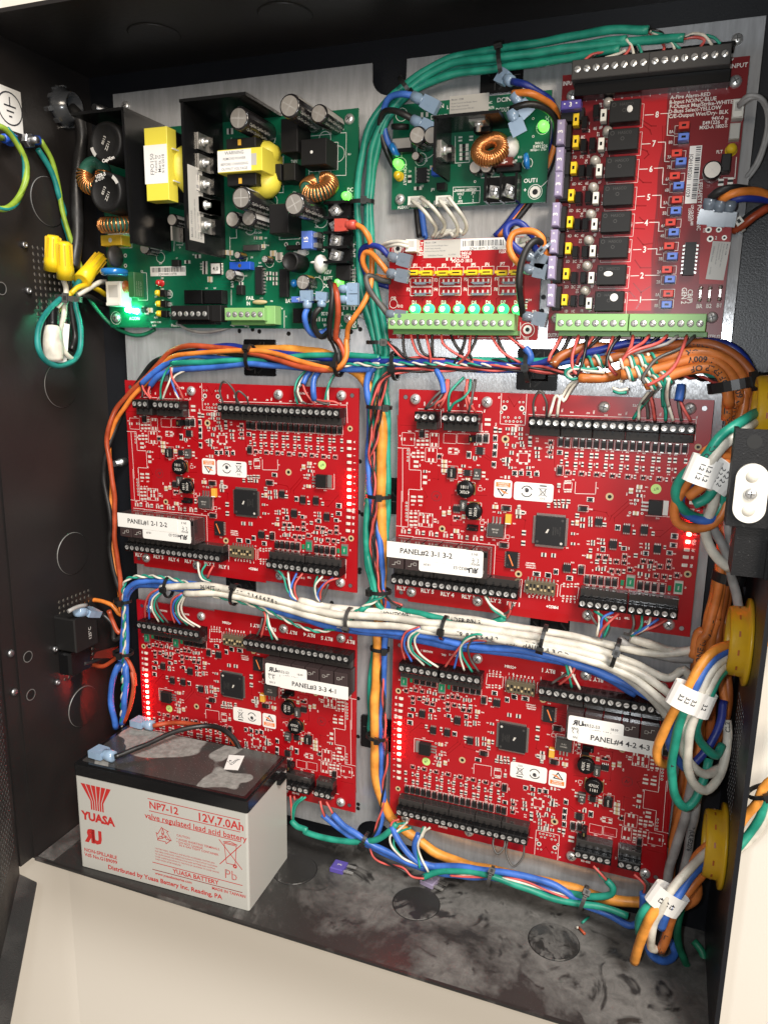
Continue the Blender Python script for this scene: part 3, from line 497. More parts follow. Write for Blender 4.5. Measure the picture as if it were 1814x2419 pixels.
stext([('x',-48.8,71.6,6,2.3,'RS-485'),('x',-82.6,66.7,4.2,1.3,'GND',90),('x',-77.4,67.7,4.2,1.3,'VOUT',90),('x',-72.5,66.6,3.5,1.3,'VIN',90),('x',-64.2,66.9,3.4,1.3,'GND',90),('x',-58.5,66.6,2,1.3,'NC',90),('x',-53.8,66.7,2,1.3,'NC',90),('x',-48.9,67.2,2.7,1.3,'TR-',90),('x',-44,66.9,2.9,1.3,'TR+',90),('x',-69.2,63.1,3,1.3,'TB7',90),('x',-40.2,63.6,2.9,1.3,'TB6',90),('x',-30.7,72.9,2.6,1.7,'J3'),('x',-6.3,66.4,3.8,1.4,'GND',90),('x',-0.8,66.9,3.8,1.4,'TMP',90),('x',-93,47.1,3.6,1.4,'C94'),('x',-87.6,47.6,3.6,1.4,'D50'),('x',-80.1,47.8,3.5,1.3,'C60'),('x',-100.1,43.6,1.7,2.1,'+'),('x',-64.1,48.7,4.8,1.3,'OR2'),('x',-54.2,48.8,4.8,1.3,'OR1'),('x',-41.3,49.7,4,1.3,'D65'),('x',-38.2,49.7,4,1.3,'D64'),('x',-88,36,3.2,1.2,'C69'),('x',-83.7,36.1,3.1,1.2,'C85'),('x',-70.3,36.5,3.1,1.2,'C68'),('x',-86.4,33.9,2.9,1.2,'C83'),('x',-83.1,27.4,3.2,1.2,'C87'),('x',-76.6,25.4,2.1,1.2,'L8'),('x',-84.8,23.6,1.7,1.2,'C89',90),('x',-91.5,30.8,1.7,1.2,'C81',90),('x',-68.4,31.8,1.7,1.2,'L4',90),('x',-56.9,35.2,1.7,1.2,'D61',90),('x',-41.9,40.9,2.7,1.2,'R81'),('x',-41.8,32.4,2,1.2,'U6'),('x',-45.5,29.7,2.7,1.2,'C36'),('x',-63.1,27.5,3.1,1.2,'C62'),('x',-70.9,24.4,2.8,1.2,'C61'),('x',-67.4,18.7,2.8,1.2,'C76'),('x',-61.2,14.5,2.8,1.4,'D78'),('x',-55,18,2.8,1.2,'C63'),('x',-53.3,15.9,2.8,1.2,'C65'),('x',-48.7,24.7,2.1,1.2,'U11'),('x',-42.9,26.5,2.7,1.2,'C78'),('x',-36.4,17.2,2.7,1.2,'C38'),('x',-38.1,10,2,1.4,'J7'),('x',-41,12.5,1.6,1.2,'5V'),('x',-77.9,19.5,2.9,1.2,'R91'),('x',-77.7,13.6,2.1,1.2,'U7'),('x',-82.9,6.8,1.7,1.3,'U8',90),('x',-58,7.5,1.7,1.2,'L1'),('x',-32,54.9,1.6,1.2,'D46',90),('x',-31.8,47.7,2.7,1.2,'RP5'),('x',-31.5,42.2,2.7,1.2,'RP3'),('x',-31.6,37.4,2.7,1.2,'RP4'),('x',-31.4,25.6,2.9,1.2,'RP1'),('x',-18,54.6,2.9,1.2,'D80'),('x',-23.3,49,2.9,1.2,'C37'),('x',-10.9,49.2,2.6,1.2,'R75'),('x',-18.3,47.5,2.6,1.2,'R74'),('x',-16.8,43.3,2.6,1.2,'C12'),('x',-4,47,2.8,1.2,'R76'),('x',-3.9,45.2,2.8,1.2,'R77'),('x',-24.1,39.6,2.2,1.2,'C20'),('x',-18.9,39.9,2.2,1.2,'R79'),('x',-12.4,40,2.6,1.2,'C25'),('x',-8.1,38.3,1.9,1.2,'U3'),('x',-1.4,40.5,2.6,1.2,'C28'),('x',-1.6,32.7,2.6,1.2,'C26'),('x',2.2,44.2,2.5,1.2,'D24'),('x',3,41.6,2.5,1.2,'C57'),('x',3.8,38.4,2.5,1.2,'D33'),('x',3,35.3,2.5,1.2,'C50'),('x',-27.4,31.5,2,1.2,'Y1'),('x',-20.1,31.7,2,1.2,'Y2'),('x',-25.2,27.9,2,1.2,'C1'),('x',-17.5,26.6,2.2,1.2,'C11'),('x',-5.5,27.7,2.2,1.2,'C29'),('x',-16.2,20.7,2.6,1.2,'RP9'),('x',-12.9,25.7,2.6,1.2,'RP7'),('x',-6.7,20.9,2.6,1.2,'RP6'),('x',-2.5,25.3,2.6,1.2,'RP2'),('x',-26.4,19.4,2.7,1.2,'C41')]);stext([('x',58,71.2,9.9,2.1,'INPUTS'),('x',11.1,66.2,3.7,1.4,'TB5',90),('x',17.3,65.2,2.7,1.4,'IN8'),('x',27.6,65.2,2.7,1.4,'IN7'),('x',31.2,65.9,3.6,1.4,'TB4',90),('x',38.8,64.3,2.6,1.4,'IN6'),('x',47.2,65.1,2.6,1.3,'IN5'),('x',51.1,66.1,3.5,1.3,'TB3',90),('x',57.4,65.1,2.6,1.3,'IN4'),('x',67.5,65.2,2.5,1.3,'IN3'),('x',71.4,66.2,3.4,1.3,'TB2',90),('x',78.3,65.3,2.5,1.3,'IN2'),('x',87.3,65.1,2.5,1.3,'IN1'),('x',92.6,65.3,3.3,1.3,'TB1',90),('x',22.1,41,1.2,1.1,8),('x',25.6,41.2,2.7,1.3,'R49'),('x',31.5,41,1.2,1.1,7),('x',35.1,41.3,2.7,1.3,'R48'),('x',41,41.2,1.2,1.1,6),('x',44.4,41.3,2.6,1.3,'R47'),('x',50.7,41.3,1.2,1.1,5),('x',53.6,41.3,2.6,1.2,'R46'),('x',60.1,41.3,1.2,1.1,4),('x',63.7,41.3,2.6,1.2,'R45'),('x',69.9,41.3,1.2,1.1,3),('x',73,41.2,2.5,1.2,'R44'),('x',79.3,41.3,1.1,1.1,2),('x',82.6,41.4,2.5,1.2,'R43'),('x',89,41.3,1.1,1.1,1),('x',15.4,34.9,2.8,1.2,'R50'),('x',22.1,34.7,2.7,1.1,'R39'),('x',31.5,34.7,2.7,1.1,'R38'),('x',41.1,34.8,2.7,1.1,'R28'),('x',50.9,35,2.6,1.1,'R27'),('x',60,35.1,2.6,1.1,'R26'),('x',69.7,35.1,2.6,1.1,'R24'),('x',79,34.9,2.5,1.1,'R12'),('x',22.3,28.5,2.7,1.2,'R40'),('x',31.8,28.5,2.7,1.1,'R41'),('x',41.6,28.6,2.7,1.1,'R33'),('x',50.6,28.7,2.6,1.1,'R31'),('x',60.5,28.9,2.6,1.1,'R25'),('x',69.9,28.7,2.6,1.1,'R23'),('x',79.5,28.9,2.5,1.1,'R17'),('x',24.6,32.5,1.5,1.1,'C52',90),('x',33.9,32.2,1.5,1.1,'C51',90),('x',43.6,32.3,1.4,1.1,'C44',90),('x',52.9,32.4,1.4,1.1,'C43',90),('x',62.4,32.3,1.4,1.1,'C34',90),('x',72.1,32.3,1.4,1.1,'C33',90),('x',81.5,32.3,1.4,1.1,'C32',90),('x',9.1,27.3,1.5,1.2,'D19',90),('x',16.2,22.9,2.5,1.2,'D32'),('x',21.3,21.2,1.9,1.2,'U5'),('x',12.4,12.9,1.5,1.2,'C47',90),('x',37.1,16.8,1.5,1.3,'J1',90),('x',55.5,14.4,1.4,1.1,'C45',90),('x',67.2,19.8,2.6,1.1,'C88'),('x',65.7,17.1,2.6,1.1,'R73'),('x',66.3,13.8,1.4,1.1,'R71',90),('x',58.2,10.6,2.6,1.1,'R72'),('x',36.6,20.1,0.7,1.2,'.'),('x',19.5,25.7,1.5,1.2,'D32',90),('x',29.1,25.8,1.5,1.2,'D31',90),('x',38.9,26.1,1.5,1.1,'D30',90),('x',48.4,26.1,1.4,1.1,'D29',90),('x',57.8,26.2,1.4,1.1,'D28',90),('x',67.4,26.1,1.4,1.1,'D27',90),('x',76.9,25.8,1.4,1.1,'D26',90)]);stext([('x',-89.4,-5.1,3.2,1.4,'C97'),('x',-83.7,-5,3.2,1.4,'C77'),('x',-68.8,-5.6,1.7,1.3,'C84',90),('x',-62,-5,1.7,1.2,'C86',90),('x',-51.1,3,2.8,1.2,'C80'),('x',-44.2,1.9,2.8,1.2,'L2'),('x',-58.1,-13.9,3.1,1.3,'D79'),('x',-51.5,-14.3,1.7,1.2,'C5',90),('x',-29.5,1.1,2.7,1.2,'C42'),('x',-30.5,-5.1,2.4,1.2,'C17'),('x',-23.1,-4.7,2.7,1.2,'D77'),('x',-13.1,0.8,1.6,1.2,'C4',90),('x',-8.9,-3.8,1.6,1.2,'R82',90),('x',-16.1,-12,3.3,1.2,'C76'),('x',-37.8,-11.3,2.1,1.2,'12V'),('x',-36,-13.2,1.6,1.2,'J4'),('x',-52.3,-21,3.5,1.3,'C16'),('x',-36.1,-17.7,1.6,1.2,'R82',90),('x',-16.6,-21.6,3.4,1.2,'3.3V'),('x',-19.8,-24.4,1.6,1.2,'J5'),('x',-29.6,-25,2.1,1.2,'U14'),('x',-32.9,-27.6,1.6,1.2,'K1'),('x',-26.9,-27.5,1.6,1.2,'D69',90),('x',-96.3,-23,2.5,1.3,'D21'),('x',-91.5,-23.5,2.2,1.3,'R60'),('x',-85.2,-23.2,2.5,1.3,'D20'),('x',-80.8,-23.9,2.2,1.3,'R59'),('x',-75.4,-23.3,2.5,1.3,'D17'),('x',-70.7,-23.9,2.2,1.3,'R58'),('x',-64.6,-22.9,2.4,1.3,'D22'),('x',-59.9,-23.9,2.1,1.3,'R57'),('x',-54.7,-23.4,2.4,1.3,'D18'),('x',-48.7,-23.9,2.1,1.3,'R56'),('x',-43.1,-23.4,2.4,1.3,'D16'),('x',-38.3,-23.4,2.1,1.2,'R53'),('x',-90,-21.7,3,1.3,'L11'),('x',-86.7,-21.8,2.9,1.3,'L10'),('x',-90.3,-9.8,2.9,1.3,'U5'),('x',-87.2,-9.5,2.9,1.3,'L6'),('x',-70.2,-16.1,1.7,1.3,'L14',90),('x',-84.9,-9.3,1.5,1.3,'U9'),('x',-3.6,-38.7,9.3,1.4,'MERCURY'),('x',-3.4,-40.3,10,1.2,'100-10278-RA'),('x',-3.1,-41.8,9.3,1.2,'COPYRIGHT'),('x',-15.7,-45.2,2.3,1.3,'U10'),('u',-3,-62.3,1.6,2.4,8),('u',-0.3,-62.2,1.6,2.4,7),('u',2.4,-62.1,1.6,2.4,6),('u',5,-62,1.6,2.4,5),('u',7.7,-61.9,1.6,2.4,4),('u',10.3,-61.9,1.6,2.4,3),('x',11,-67.8,4,2.1,'+')]);stext([('u',10.7,-62.7,1.6,2.1,2),('u',13.5,-62.5,1.6,2.1,1),('x',13,-67.9,8.6,2.8,'MR52+'),('u',19.7,-62.6,1.6,2.1,4),('u',22.3,-62.4,1.6,2.1,3),('u',24.9,-62.4,1.6,2.1,2),('u',27.6,-62.3,1.5,2.1,1),('x',29,-49.4,1.5,1.5,'S2'),('x',15.6,-49,1.6,1.4,'S1'),('u',53.5,-69.8,12.5,2,'READER 2'),('u',75.1,-69.7,13.3,2,'READER 1'),('x',62.2,-69,4.3,2,'TB8'),('x',62.5,-49.8,2.1,1.5,'F3'),('x',96,-43.5,2,1.5,'F1',90),('x',57.1,-48.2,2.5,1.5,'F2'),('x',86.6,-48.5,1.8,1.4,'F4'),('x',35.4,-49.6,3.2,1.3,'D77'),('x',39.5,-49.5,3.2,1.3,'D76'),('x',43.9,-49.5,3.1,1.3,'D75'),('x',48.1,-49.5,3.1,1.3,'D68'),('x',52.9,-49.4,3.1,1.3,'D57'),('x',68.5,-49.4,3,1.3,'D74'),('x',72.8,-49.5,3,1.3,'D72'),('x',77.6,-49.5,3,1.3,'D66'),('x',82.4,-49.4,3,1.3,'D67'),('x',33.9,2.4,2.7,1.3,'D63'),('x',43.3,-3.2,1.5,1.3,'U2',90),('x',61.1,-6,1.4,1.3,'U1',90),('x',71.9,-6.4,1.4,1.3,'U6'),('x',75.4,0.2,2,1.3,'U12'),('x',57.6,0.4,3,1.3,'C87'),('x',58.7,8.5,2.4,1.3,'R72'),('x',24.5,-35,1.5,1.3,'U13'),('x',29.4,-36.4,2.5,1.3,'D70'),('x',26.4,-15,2.1,1.2,'C9'),('x',27.5,-21.9,2.1,1.2,'C8'),('x',31.4,-29.3,2.8,1.3,'C44'),('x',18.8,-25.5,0.8,1.3,'.'),('x',20.4,-25.3,1.9,1.3,'U4'),('x',33.6,-19.2,2.5,1.2,'R71'),('x',33.7,-21.2,2.5,1.2,'R70'),('x',40,-16.9,2.5,1.2,'C53'),('x',40.2,-19.9,2.1,1.2,'R90'),('x',40.2,-24.2,1.5,1.2,'RP2',90),('x',59.6,-21.4,1.5,1.2,'RP3',90),('x',66.8,-17.4,2.6,1.2,'R60'),('x',67,-19.8,2.6,1.2,'R68'),('x',67.6,-23.5,1.4,1.2,'RP4',90),('x',87.6,-21.9,1.4,1.1,'RP8'),('x',36.8,-33.5,2.1,1.2,'C4'),('x',41.6,-35.7,1.9,1.2,'Q1'),('x',46,-35.2,1.9,1.2,'C2'),('x',48.6,-29.5,1.5,1.2,'R6'),('x',60.4,-26.9,1.5,1.2,'Q4'),('x',60.4,-31.5,1.5,1.2,'Q3'),('x',37.8,-38.8,1.5,1.2,'R9',90),('x',43.8,-39.8,3.1,1.2,'R8'),('x',47.8,-38.6,1.9,1.2,'Q5'),('x',50.7,-40.3,1.9,1.2,'R42'),('x',55.3,-40,1.8,1.2,'C7'),('x',64.1,-35.7,1.5,1.2,'C1',90),('x',64.8,-33.3,1.8,1.2,'C3'),('x',73.3,-34.6,1.8,1.2,'C2'),('x',77,-28.6,1.4,1.2,'Q2'),('x',87.9,-31.6,1.4,1.2,'Q1'),('x',67.5,-39.9,3,1.2,'R87'),('x',72,-40.3,3,1.2,'R86'),('x',79.5,-40.7,1.8,1.2,'Q9'),('x',84.2,-40.5,1.8,1.2,'C9'),('x',92.9,-35.8,1.4,1.2,'R7',90),('x',95.1,6.7,0,0,'.'),('x',97.9,-8.2,1.4,1.6,0,90),('x',97.5,-13.2,1.9,1.6,'TMP',90),('x',98,-18.2,1.9,1.6,'PL',90),('x',98.1,-23.3,1.9,1.7,'R1',90),('x',98.1,-29.1,2,1.7,'R2',90)])
stext([('u',-94.9,-68.4,14,4,'RLY 6'),('u',-76.6,-68,13.7,3.9,'RLY 5'),('u',-61.6,-68.6,13.4,3.9,'RLY 4'),('u',-46.1,-68.5,13.2,3.8,'RLY 3'),('u',-27.4,-68.5,12.8,3.8,'RLY 2'),('u',-13.9,-69.3,9.8,3.8,'RLY 1')])
sp=sm_.build('small_components',SMD_M,mr);sp['kind']='stuff'
tr=MB()
for p in([(381.3,-79.9,0),(382.3,-76.5,0),(393.4,-64,0)],[(384.4,-80.2,0),(384.2,-77.7,0),(394.7,-65.8,0)],[(367.4,-75.9,0),(371,-73.7,0),(379,-74.6,0),(380.5,-77,0)],[(407.7,-87,0),(413.1,-87.4,0),(421.6,-78,0)],[(406.3,-83.6,0),(414.5,-83,0)],[(263.8,-27.7,0),(264.2,-61.1,0),(259.9,-60.7,0)],[(294,-42.1,0),(301.6,-46.2,0),(301.8,-51.5,0)],[(296.6,-41.2,0),(302.9,-45.5,0)],[(274.2,-71.4,0),(274.3,-93,0),(283.4,-92.8,0)],[(254.2,-70.2,0),(256.5,-74.3,0),(252.3,-77.4,0)],[(306.4,-111.3,0),(314,-112.6,0)],[(306.5,-113.4,0),(314.1,-114.1,0)],[(306.6,-115.5,0),(314.1,-115.7,0)],[(323.9,-83.5,0),(326.6,-84.6,0),(324.3,-103.9,0)],[(232.9,-17.8,0),(235.4,-65.3,0)],[(235.2,-24.5,0),(246,-24.6,0)],[(314.9,-8.3,0),(310.6,-2.1,0)],[(314.9,-8.3,0),(319.1,-2.4,0)],[(342.6,-28.5,0),(343.9,-49.7,0)],[(299,-69.7,0),(274.2,-71.4,0)]):
 tr.poly([(a-335.17,b+75.68)for a,b,_ in p],.55,.03)
tr.build('copper_traces','red_trace',mr)['kind']='stuff'
for t,x,y,w,h in[('a',-88.6,-6.3,18,29),('a',-33.5,-74.9,115.7,5.9),('a',49.7,71.3,28.9,10)]:pn=MB();pn.cb(x,y,w,h,0,.015);pn.build('copper_plane','red_copper',mr)
def at(tb):return[(e[1],e[2])for e in tb]
tb3,tb5,tb20,tbr,tbd=at([('a',-83.3,58.9,0.1,0.1)]),at([('a',-64,58.3,0.1,0.1)]),at([('a',13.9,58.8,0.1,0.1),('a',34.1,58.7,0.1,0.1),('a',54.1,58.7,0.1,0.1),('a',74.5,59.1,0.1,0.1),('a',89.4,58.9,0.1,0.1)]),at([('a',-97.7,-59.3,0.1,0.1),('a',-67.2,-59.5,0.1,0.1),('a',-36.4,-58.5,0.1,0.1),('a',-11.6,-58.8,0.1,0.1)]),at([('a',34.2,-59,0.1,0.1),('a',65.1,-58.8,0.1,0.1),('a',90,-58.4,0.1,0.1)])
yt=sum(y for _,y in tb20)/len(tb20);x20=tb20[-1][0]-19*5.0
terminal(mr,tb3[0][0],yt,3);terminal(mr,tb5[0][0],yt,5)
for g in range(5):terminal(mr,x20+g*20.05,yt,4,5.0)
yr=sum(y for _,y in tbr)/4;xr=tbr[-1][0]-17*5.08
for g in range(3):terminal(mr,xr+g*30.5,yr,6,5.07,-1)
yd=sum(y for _,y in tbd)/3;xd=tbd[-1][0]-11*5.1
for g in range(2):terminal(mr,xd+g*31,yd,6,5.05,-1)
for x,y in at([('a',-89.3,69.6,0.1,0.1),('a',-38.7,69.6,0.1,0.1)])+at([('a',37.3,69.5,0.1,0.1),('a',88.3,70.6,0.1,0.1)])+at([('a',-88.7,-70.3,0.1,0.1),('a',-39.1,-70.7,0.1,0.1)])+at([('a',36.9,-70.3,0.1,0.1),('a',88.4,-69.6,0.1,0.1)]):screw_part(mr,x,y,0,3.8,random.uniform(0,90))
for x,y in at([('a',-96.6,70.8,0.1,0.1)])+at([('a',96.5,71,0.1,0.1)])+at([('a',-96.6,-71.7,0.1,0.1)])+at([('a',96.3,-71.1,0.1,0.1)]):kh=MB();kh.disc(x,y,1.5,.04,0);kh.ring(x,y,1.5,1.9,.05,1);kh.build('fixing_hole',['steel_dull','red_dark'],mr)
def dio(x,y,w,h):
 k=MB();k.cb(0,0,w*.86,h*.82,.1,2.1,0,top=.15);k.cb(0,h*.30,w*.8,h*.14,2.1,2.13,1);k.rect(0,0,w*1.12,h*1.1,.2,.06,2);k.cb(0,h*.46,w*.5,h*.12,.05,.6,3);k.cb(0,-h*.46,w*.5,h*.12,.05,.6,3)
 return k.build('diode',['black_matte','grey_plastic','silk','tin'],mr,(x,y,0))
DI=[('d',11.7,45.6,3.7,6.1),('d',15.9,45.3,3.7,6.1),('d',21.2,45.6,3.7,6.1),('d',25.5,45.5,3.7,6.1),('d',29.8,45.6,3.7,6),('d',34.2,45.6,3.6,6),('d',38.9,45.5,3.6,6),('d',43.3,45.6,3.6,6),('d',47.8,45.6,3.6,6),('d',52.1,45.5,3.5,5.9),('d',56.6,45.5,3.5,5.9),('d',60.9,45.6,3.5,5.9),('d',65.4,45.6,3.5,5.9),('d',70.1,45.5,3.5,5.9),('d',74.4,45.4,3.4,5.9),('d',78.8,45.4,3.4,5.8),('d',83,45.4,3.4,5.8),('d',87.5,45.7,3.4,5.8)]
D2=[('d',34.9,-45.5,3.9,6.2),('d',39.3,-45.3,3.9,6.2),('d',43.7,-45.3,3.9,6.1),('d',48.3,-45.3,3.8,6.1),('d',52.6,-45.2,3.8,6.1),('d',68.6,-45.4,3.6,6),('d',72.9,-45.5,3.6,6),('d',77.4,-45.5,3.6,6),('d',82.2,-45.5,3.5,6),('d',30.7,-39.2,3.8,5.8)]
D3=[('d',-83.7,46,4,6.1),('d',-42.8,44.9,3.4,5.3),('d',-38.3,45.3,3.3,5.3)]
d0=dio(*DI[0][1:5])
for e in DI[1:]+D2+D3+[('d',12.3,26.9,3.8,5.8)]:inst(d0,mr,(e[1],e[2],0))
for x,y in at([('a',28.9,2.6,0.1,0.1)])+at([('a',-22.1,-1.7,0.1,0.1),('a',-22.5,-27.8,0.1,0.1)]):inst(d0,mr,(x,y,0),(0,0,R_(90)))
for e in[('f',62.4,-43.5,5.6,9.2),('f',91.9,-43.6,5.4,9)]:
 k=MB();k.cb(0,0,e[3],e[4],.05,1.4,1,top=.1);k.cb(0,0,e[3]*.8,e[4]*.66,1.2,1.9,0,top=.1);k.text('F050L',0,0,1.95,1.2,2,90,bold=.01);k.build('resettable_fuse',['poly_green','tin','silk'],mr,(e[1],e[2],0))
for e in[('f',57.3,-44.9,2.2,3.7),('f',86.5,-45,2.1,3.6)]:part_box(mr,'resettable_fuse',e[1],e[2],e[3],e[4],1,'poly_green')
e=([('c',10,-13.9,0.1,0.1)])[0];qx,qy=at([('c',8.5,-14.5,0.1,0.1)])[0]
k=MB();k.cb(0,0,20,20,.3,2.6,0,top=.3)
for i in range(30):
 for a in range(4):
  t=(i-14.5)*.64;c,s_=((1,0),(0,1),(-1,0),(0,-1))[a]
  if c:k.box(*sorted((c*10,c*11.6)),t-.16,t+.16,.1,.9,1)
  else:k.box(t-.16,t+.16,*sorted((s_*10,s_*11.6)),.1,.9,1)
for x,y,rr,mi in((-8,-7.7,.9,2),(8,7.9,.9,2),(7.9,-7.8,.9,3)):k.disc(x,y,rr,2.63,mi,12)
for i,t in enumerate(('FREESCALE','MCF52233','3N29T','CFZW1726B')):k.text(t,2.2+i*1.5,.4,2.63,1.2,2,90)
k.face([(-3,-1.2,2.63),(-1.4,1.6,2.63),(-.5,1.2,2.63),(-1.6,-1.4,2.63)],4)
qfp=k.build('microcontroller',['chip_black','tin','grey_plastic','silk_dim','silk_dim'],mr,(qx,qy,0))
for e in[('s',39.5,-5.4,4.8,4.7,4),('s',57.2,-8.4,4.7,5,4),('s',68.1,-8.1,4.7,5.2,4),('s',49.7,-19.6,5,5.2,4),('s',77,-19.7,4.7,5.1,4),('s',21.2,-39,5.3,4.9,4)]+[('s',-42,36.5,4.5,5.3,4)]:soic(mr,e[1],e[2],e[3],e[4],4,side='x' if e[4]>e[3]*1.05 and e[2]>20 else 'y')
for e in[('s',-56.8,-5.2,5.3,4.1,4)]:soic(mr,e[1],e[2],e[3],e[4],4)
for e in[('s',-50.2,20.7,4.3,4.5,3)]:soic(mr,e[1],e[2],e[3],e[4],3,side='x')
e=([('s',-16.2,-37.5,8.1,11.7)])[0];driver=soic(mr,e[1],e[2],e[3],e[4],9,side='x',hz=2.4,mark=('orange_ink',e[1]-2,e[2]+3.5,e[1]+1,e[2]-3.5))
e=([('s',-60.9,20.1,5.8,6.8)])[0];part_box(mr,'rectifier',e[1],e[2],e[3],e[4],3.2,['black_matte','silk_dim','tin'],extra=lambda k:(k.text('WCC',e[1],e[2]+.8,3.23,1.6,1,90),k.text('SK34',e[1],e[2]-.8,3.23,1.6,1,90),k.cb(e[1],e[2],e[3]*.5,e[4]+1.8,.05,.5,2),k.rect(e[1],e[2],e[3]+1.6,e[4]+2.6,.2,.06,1)))
e=([('s',-43,20.7,4.9,7)])[0];part_box(mr,'tantalum_capacitor',e[1],e[2],e[3],e[4],3.2,['grey_plastic','silk','tin'],extra=lambda k:(k.text('13',e[1],e[2]+1,3.23,1.7,1,180),k.text('K10',e[1],e[2]-1,3.23,1.7,1,180),k.cb(e[1],e[2]-e[4]*.46,e[3],e[4]*.12,3.1,3.3,2)))
e=([('s',-51.7,-2.2,4.6,7.5)])[0];part_box(mr,'tantalum_capacitor',e[1],e[2],e[3],e[4],3.2,['grey_plastic','silk','tin'],extra=lambda k:(k.text('EP3',e[1],e[2]+1,3.23,1.7,1,90),k.text('13',e[1],e[2]-1.2,3.23,1.7,1,90)))
e=([('s',-20,-9,3.9,6.8)])[0];part_box(mr,'tantalum_capacitor',e[1],e[2],e[3],e[4],3,['tan_orange','silk'],extra=lambda k:k.cb(e[1],e[2]-e[4]*.42,e[3]*.9,e[4]*.1,3,3.05,1))
x,y=at([('a',-50.4,9.7,0.1,0.1)])[0];coil_smd(mr,x,y,6.2)
x,y=at([('a',-44.1,-5.3,0.1,0.1)])[0];coil_smd(mr,x,y,6.0,90)
e=([('s',-28.1,-17.3,10.8,8.9)])[0]
k=MB();k.cb(0,0,e[3],e[4],.2,4.3,0,ch=.3);k.cb(0,-e[4]*.5,e[3],1.5,.1,1.2,1)
for i in(-1,0,1):k.cb(i*2.4,e[4]*.5+2.3,1.1,4.8,.1,.9,1);k.cb(i*2.4,e[4]*.5+.3,1.1,.8,.6,2.6,1)
k.text('LM1085',0,.8,4.33,1.5,2,180);k.text('IS-3.3',0,-1.2,4.33,1.5,2,180);k.build('voltage_regulator',['grey_plastic','tin','silk_dim'],mr,(e[1],e[2],0))
e=([('s',73.7,7.5,8.7,9.4)])[0]
k=MB();k.cb(0,0,e[3],e[4],.2,4.3,0,ch=.3);k.cb(e[3]*.5+1.6,0,3.2,e[4],.1,1.3,1)
for i in(-1,0,1):k.cb(-e[3]*.5-2.2,i*2.4,4.4,1.1,.1,.9,1)
k.build('voltage_regulator',['black_matte','tin'],mr,(e[1],e[2],0))
e=([('s',-44.6,-17.3,7.6,4.1)])[0];k=MB();k.cb(0,0,e[3],e[4],0,2.5,0);k.line(-3,-.5,2.5,1.2,1.3,5,0)
for i in range(3):k.cb(-2.5+i*2.5,0,.6,.6,2.5,6.5,1)
k.cb(1.2,.4,5.0,2.2,3,8.5,0);k.build('jumper',['black_plastic','tin'],mr,(e[1],e[2],0))
e=([('s',-46.7,45,3.4,4.6)])[0];k=MB();k.cb(0,0,e[3],e[4],0,8.5,0,ch=.4);k.cb(0,0,1,e[4]*.5,8.5,9,1);k.build('jumper',['black_plastic','brass'],mr,(e[1],e[2],0))
e=([('s',4.4,-54.5,20.3,8.7)])[0];k=MB();k.cb(0,0,e[3],e[4],.3,4,0,ch=.2)
for i in range(8):
 x=(i-3.5)*e[3]/8.2;k.cb(x,.4,1.5,4.2,4,4.05,1);k.cb(x,-.9 if i%3 else 1.6,1.2,1.3,4,5.1,2)
 for s_ in(-1,1):k.cb(x,s_*(e[4]/2+.9),1.1,2,.05,.6,3)
k.build('dip_switch',['dip_body','hole_black','tan_cap','tin'],mr,(e[1],e[2],0))
rb=at([('a',-28.7,-28.7,0.1,0.1),('a',-28.7,-49.3,0.1,0.1),('a',-101.4,-29.2,0.1,0.1),('a',-88.7,-29,0.1,0.1)])
rx1,ry1,ry0=rb[0][0]-.6,rb[0][1]-.8,rb[1][1]+.2;rw=(rx1-rb[2][0])/6
k=MB();k.cb(0,0,rw-.9,ry1-ry0,.3,16,0,ch=.35);k.cb(0,(ry1-ry0)*.36,rw-2.2,(ry1-ry0)*.18,16,16.05,2)
k.poly([(-3,-7),(-1,-7),(-1,-5),(1,-5)],.25,16.05,1);k.rect(2,-5,2,2,.2,16.05,1);k.text('G5C',0,4,16.05,1.6,1,180)
r0=k.build('relay',['relay_clear','silk_dim','black_plastic'],mr,(rx1-rw/2,(ry0+ry1)/2,0))
for i in range(1,6):inst(r0,mr,(rx1-rw*(i+.5),(ry0+ry1)/2,0))
RELX0,RELX1=rx1-6*rw,rx1
lx,ly=at([('a',-25,11.4,0.1,0.1)])[0];kk=MB();kk.rrect(0,0,12.2,12.4,1.6,.05,.14,0)
kk.cb(0,2.9,10,3.2,.15,.16,2);kk.text('AUTHENTIC',0,3.6,.18,1.35,3,180,bold=.02);kk.text('MERCURY',0,2.1,.18,1.5,3,180,bold=.02)
kk.poly([(-3.6,-.2),(-.2,-4.8),(2.6,-.4),(-3.6,-.2)],.8,.17,1);kk.face([(-2.2,-.6,.18),(-4.6,.9,.18),(.3,-1.2,.18),(4.4,-3.2,.18),(.6,-3.0,.18)],2)
kk.build('sticker',['white_paper','ink','orange_ink','white_paper'],mr,(lx,ly,0))
lx,ly=at([('a',-4.3,10.9,0.1,0.1)])[0];kk=MB();kk.rrect(0,0,26.4,12.4,1.8,.05,.14,0)
kk.ring(-4.5,.1,3.3,4.0,.16,1,16,20,160);kk.ring(-4.5,.1,3.3,4.0,.16,1,16,200,340);kk.text('e',-4.5,.2,.17,5.5,1,180,bold=.05)
kk.cb(6.3,4.6,4.6,.9,.15,.16,1);kk.poly([(4.6,2.6),(8,2.8),(7.5,-1.6),(5,-1.6),(4.6,2.6)],.4,.16,1);kk.line(3.6,3,8.8,-2.6,.4,.17,1);kk.line(8.8,3,3.6,-2.6,.4,.17,1);kk.text('S15',6.2,-4,.16,2.2,1,180)
kk.build('sticker',['white_paper','ink'],mr,(lx,ly,0))
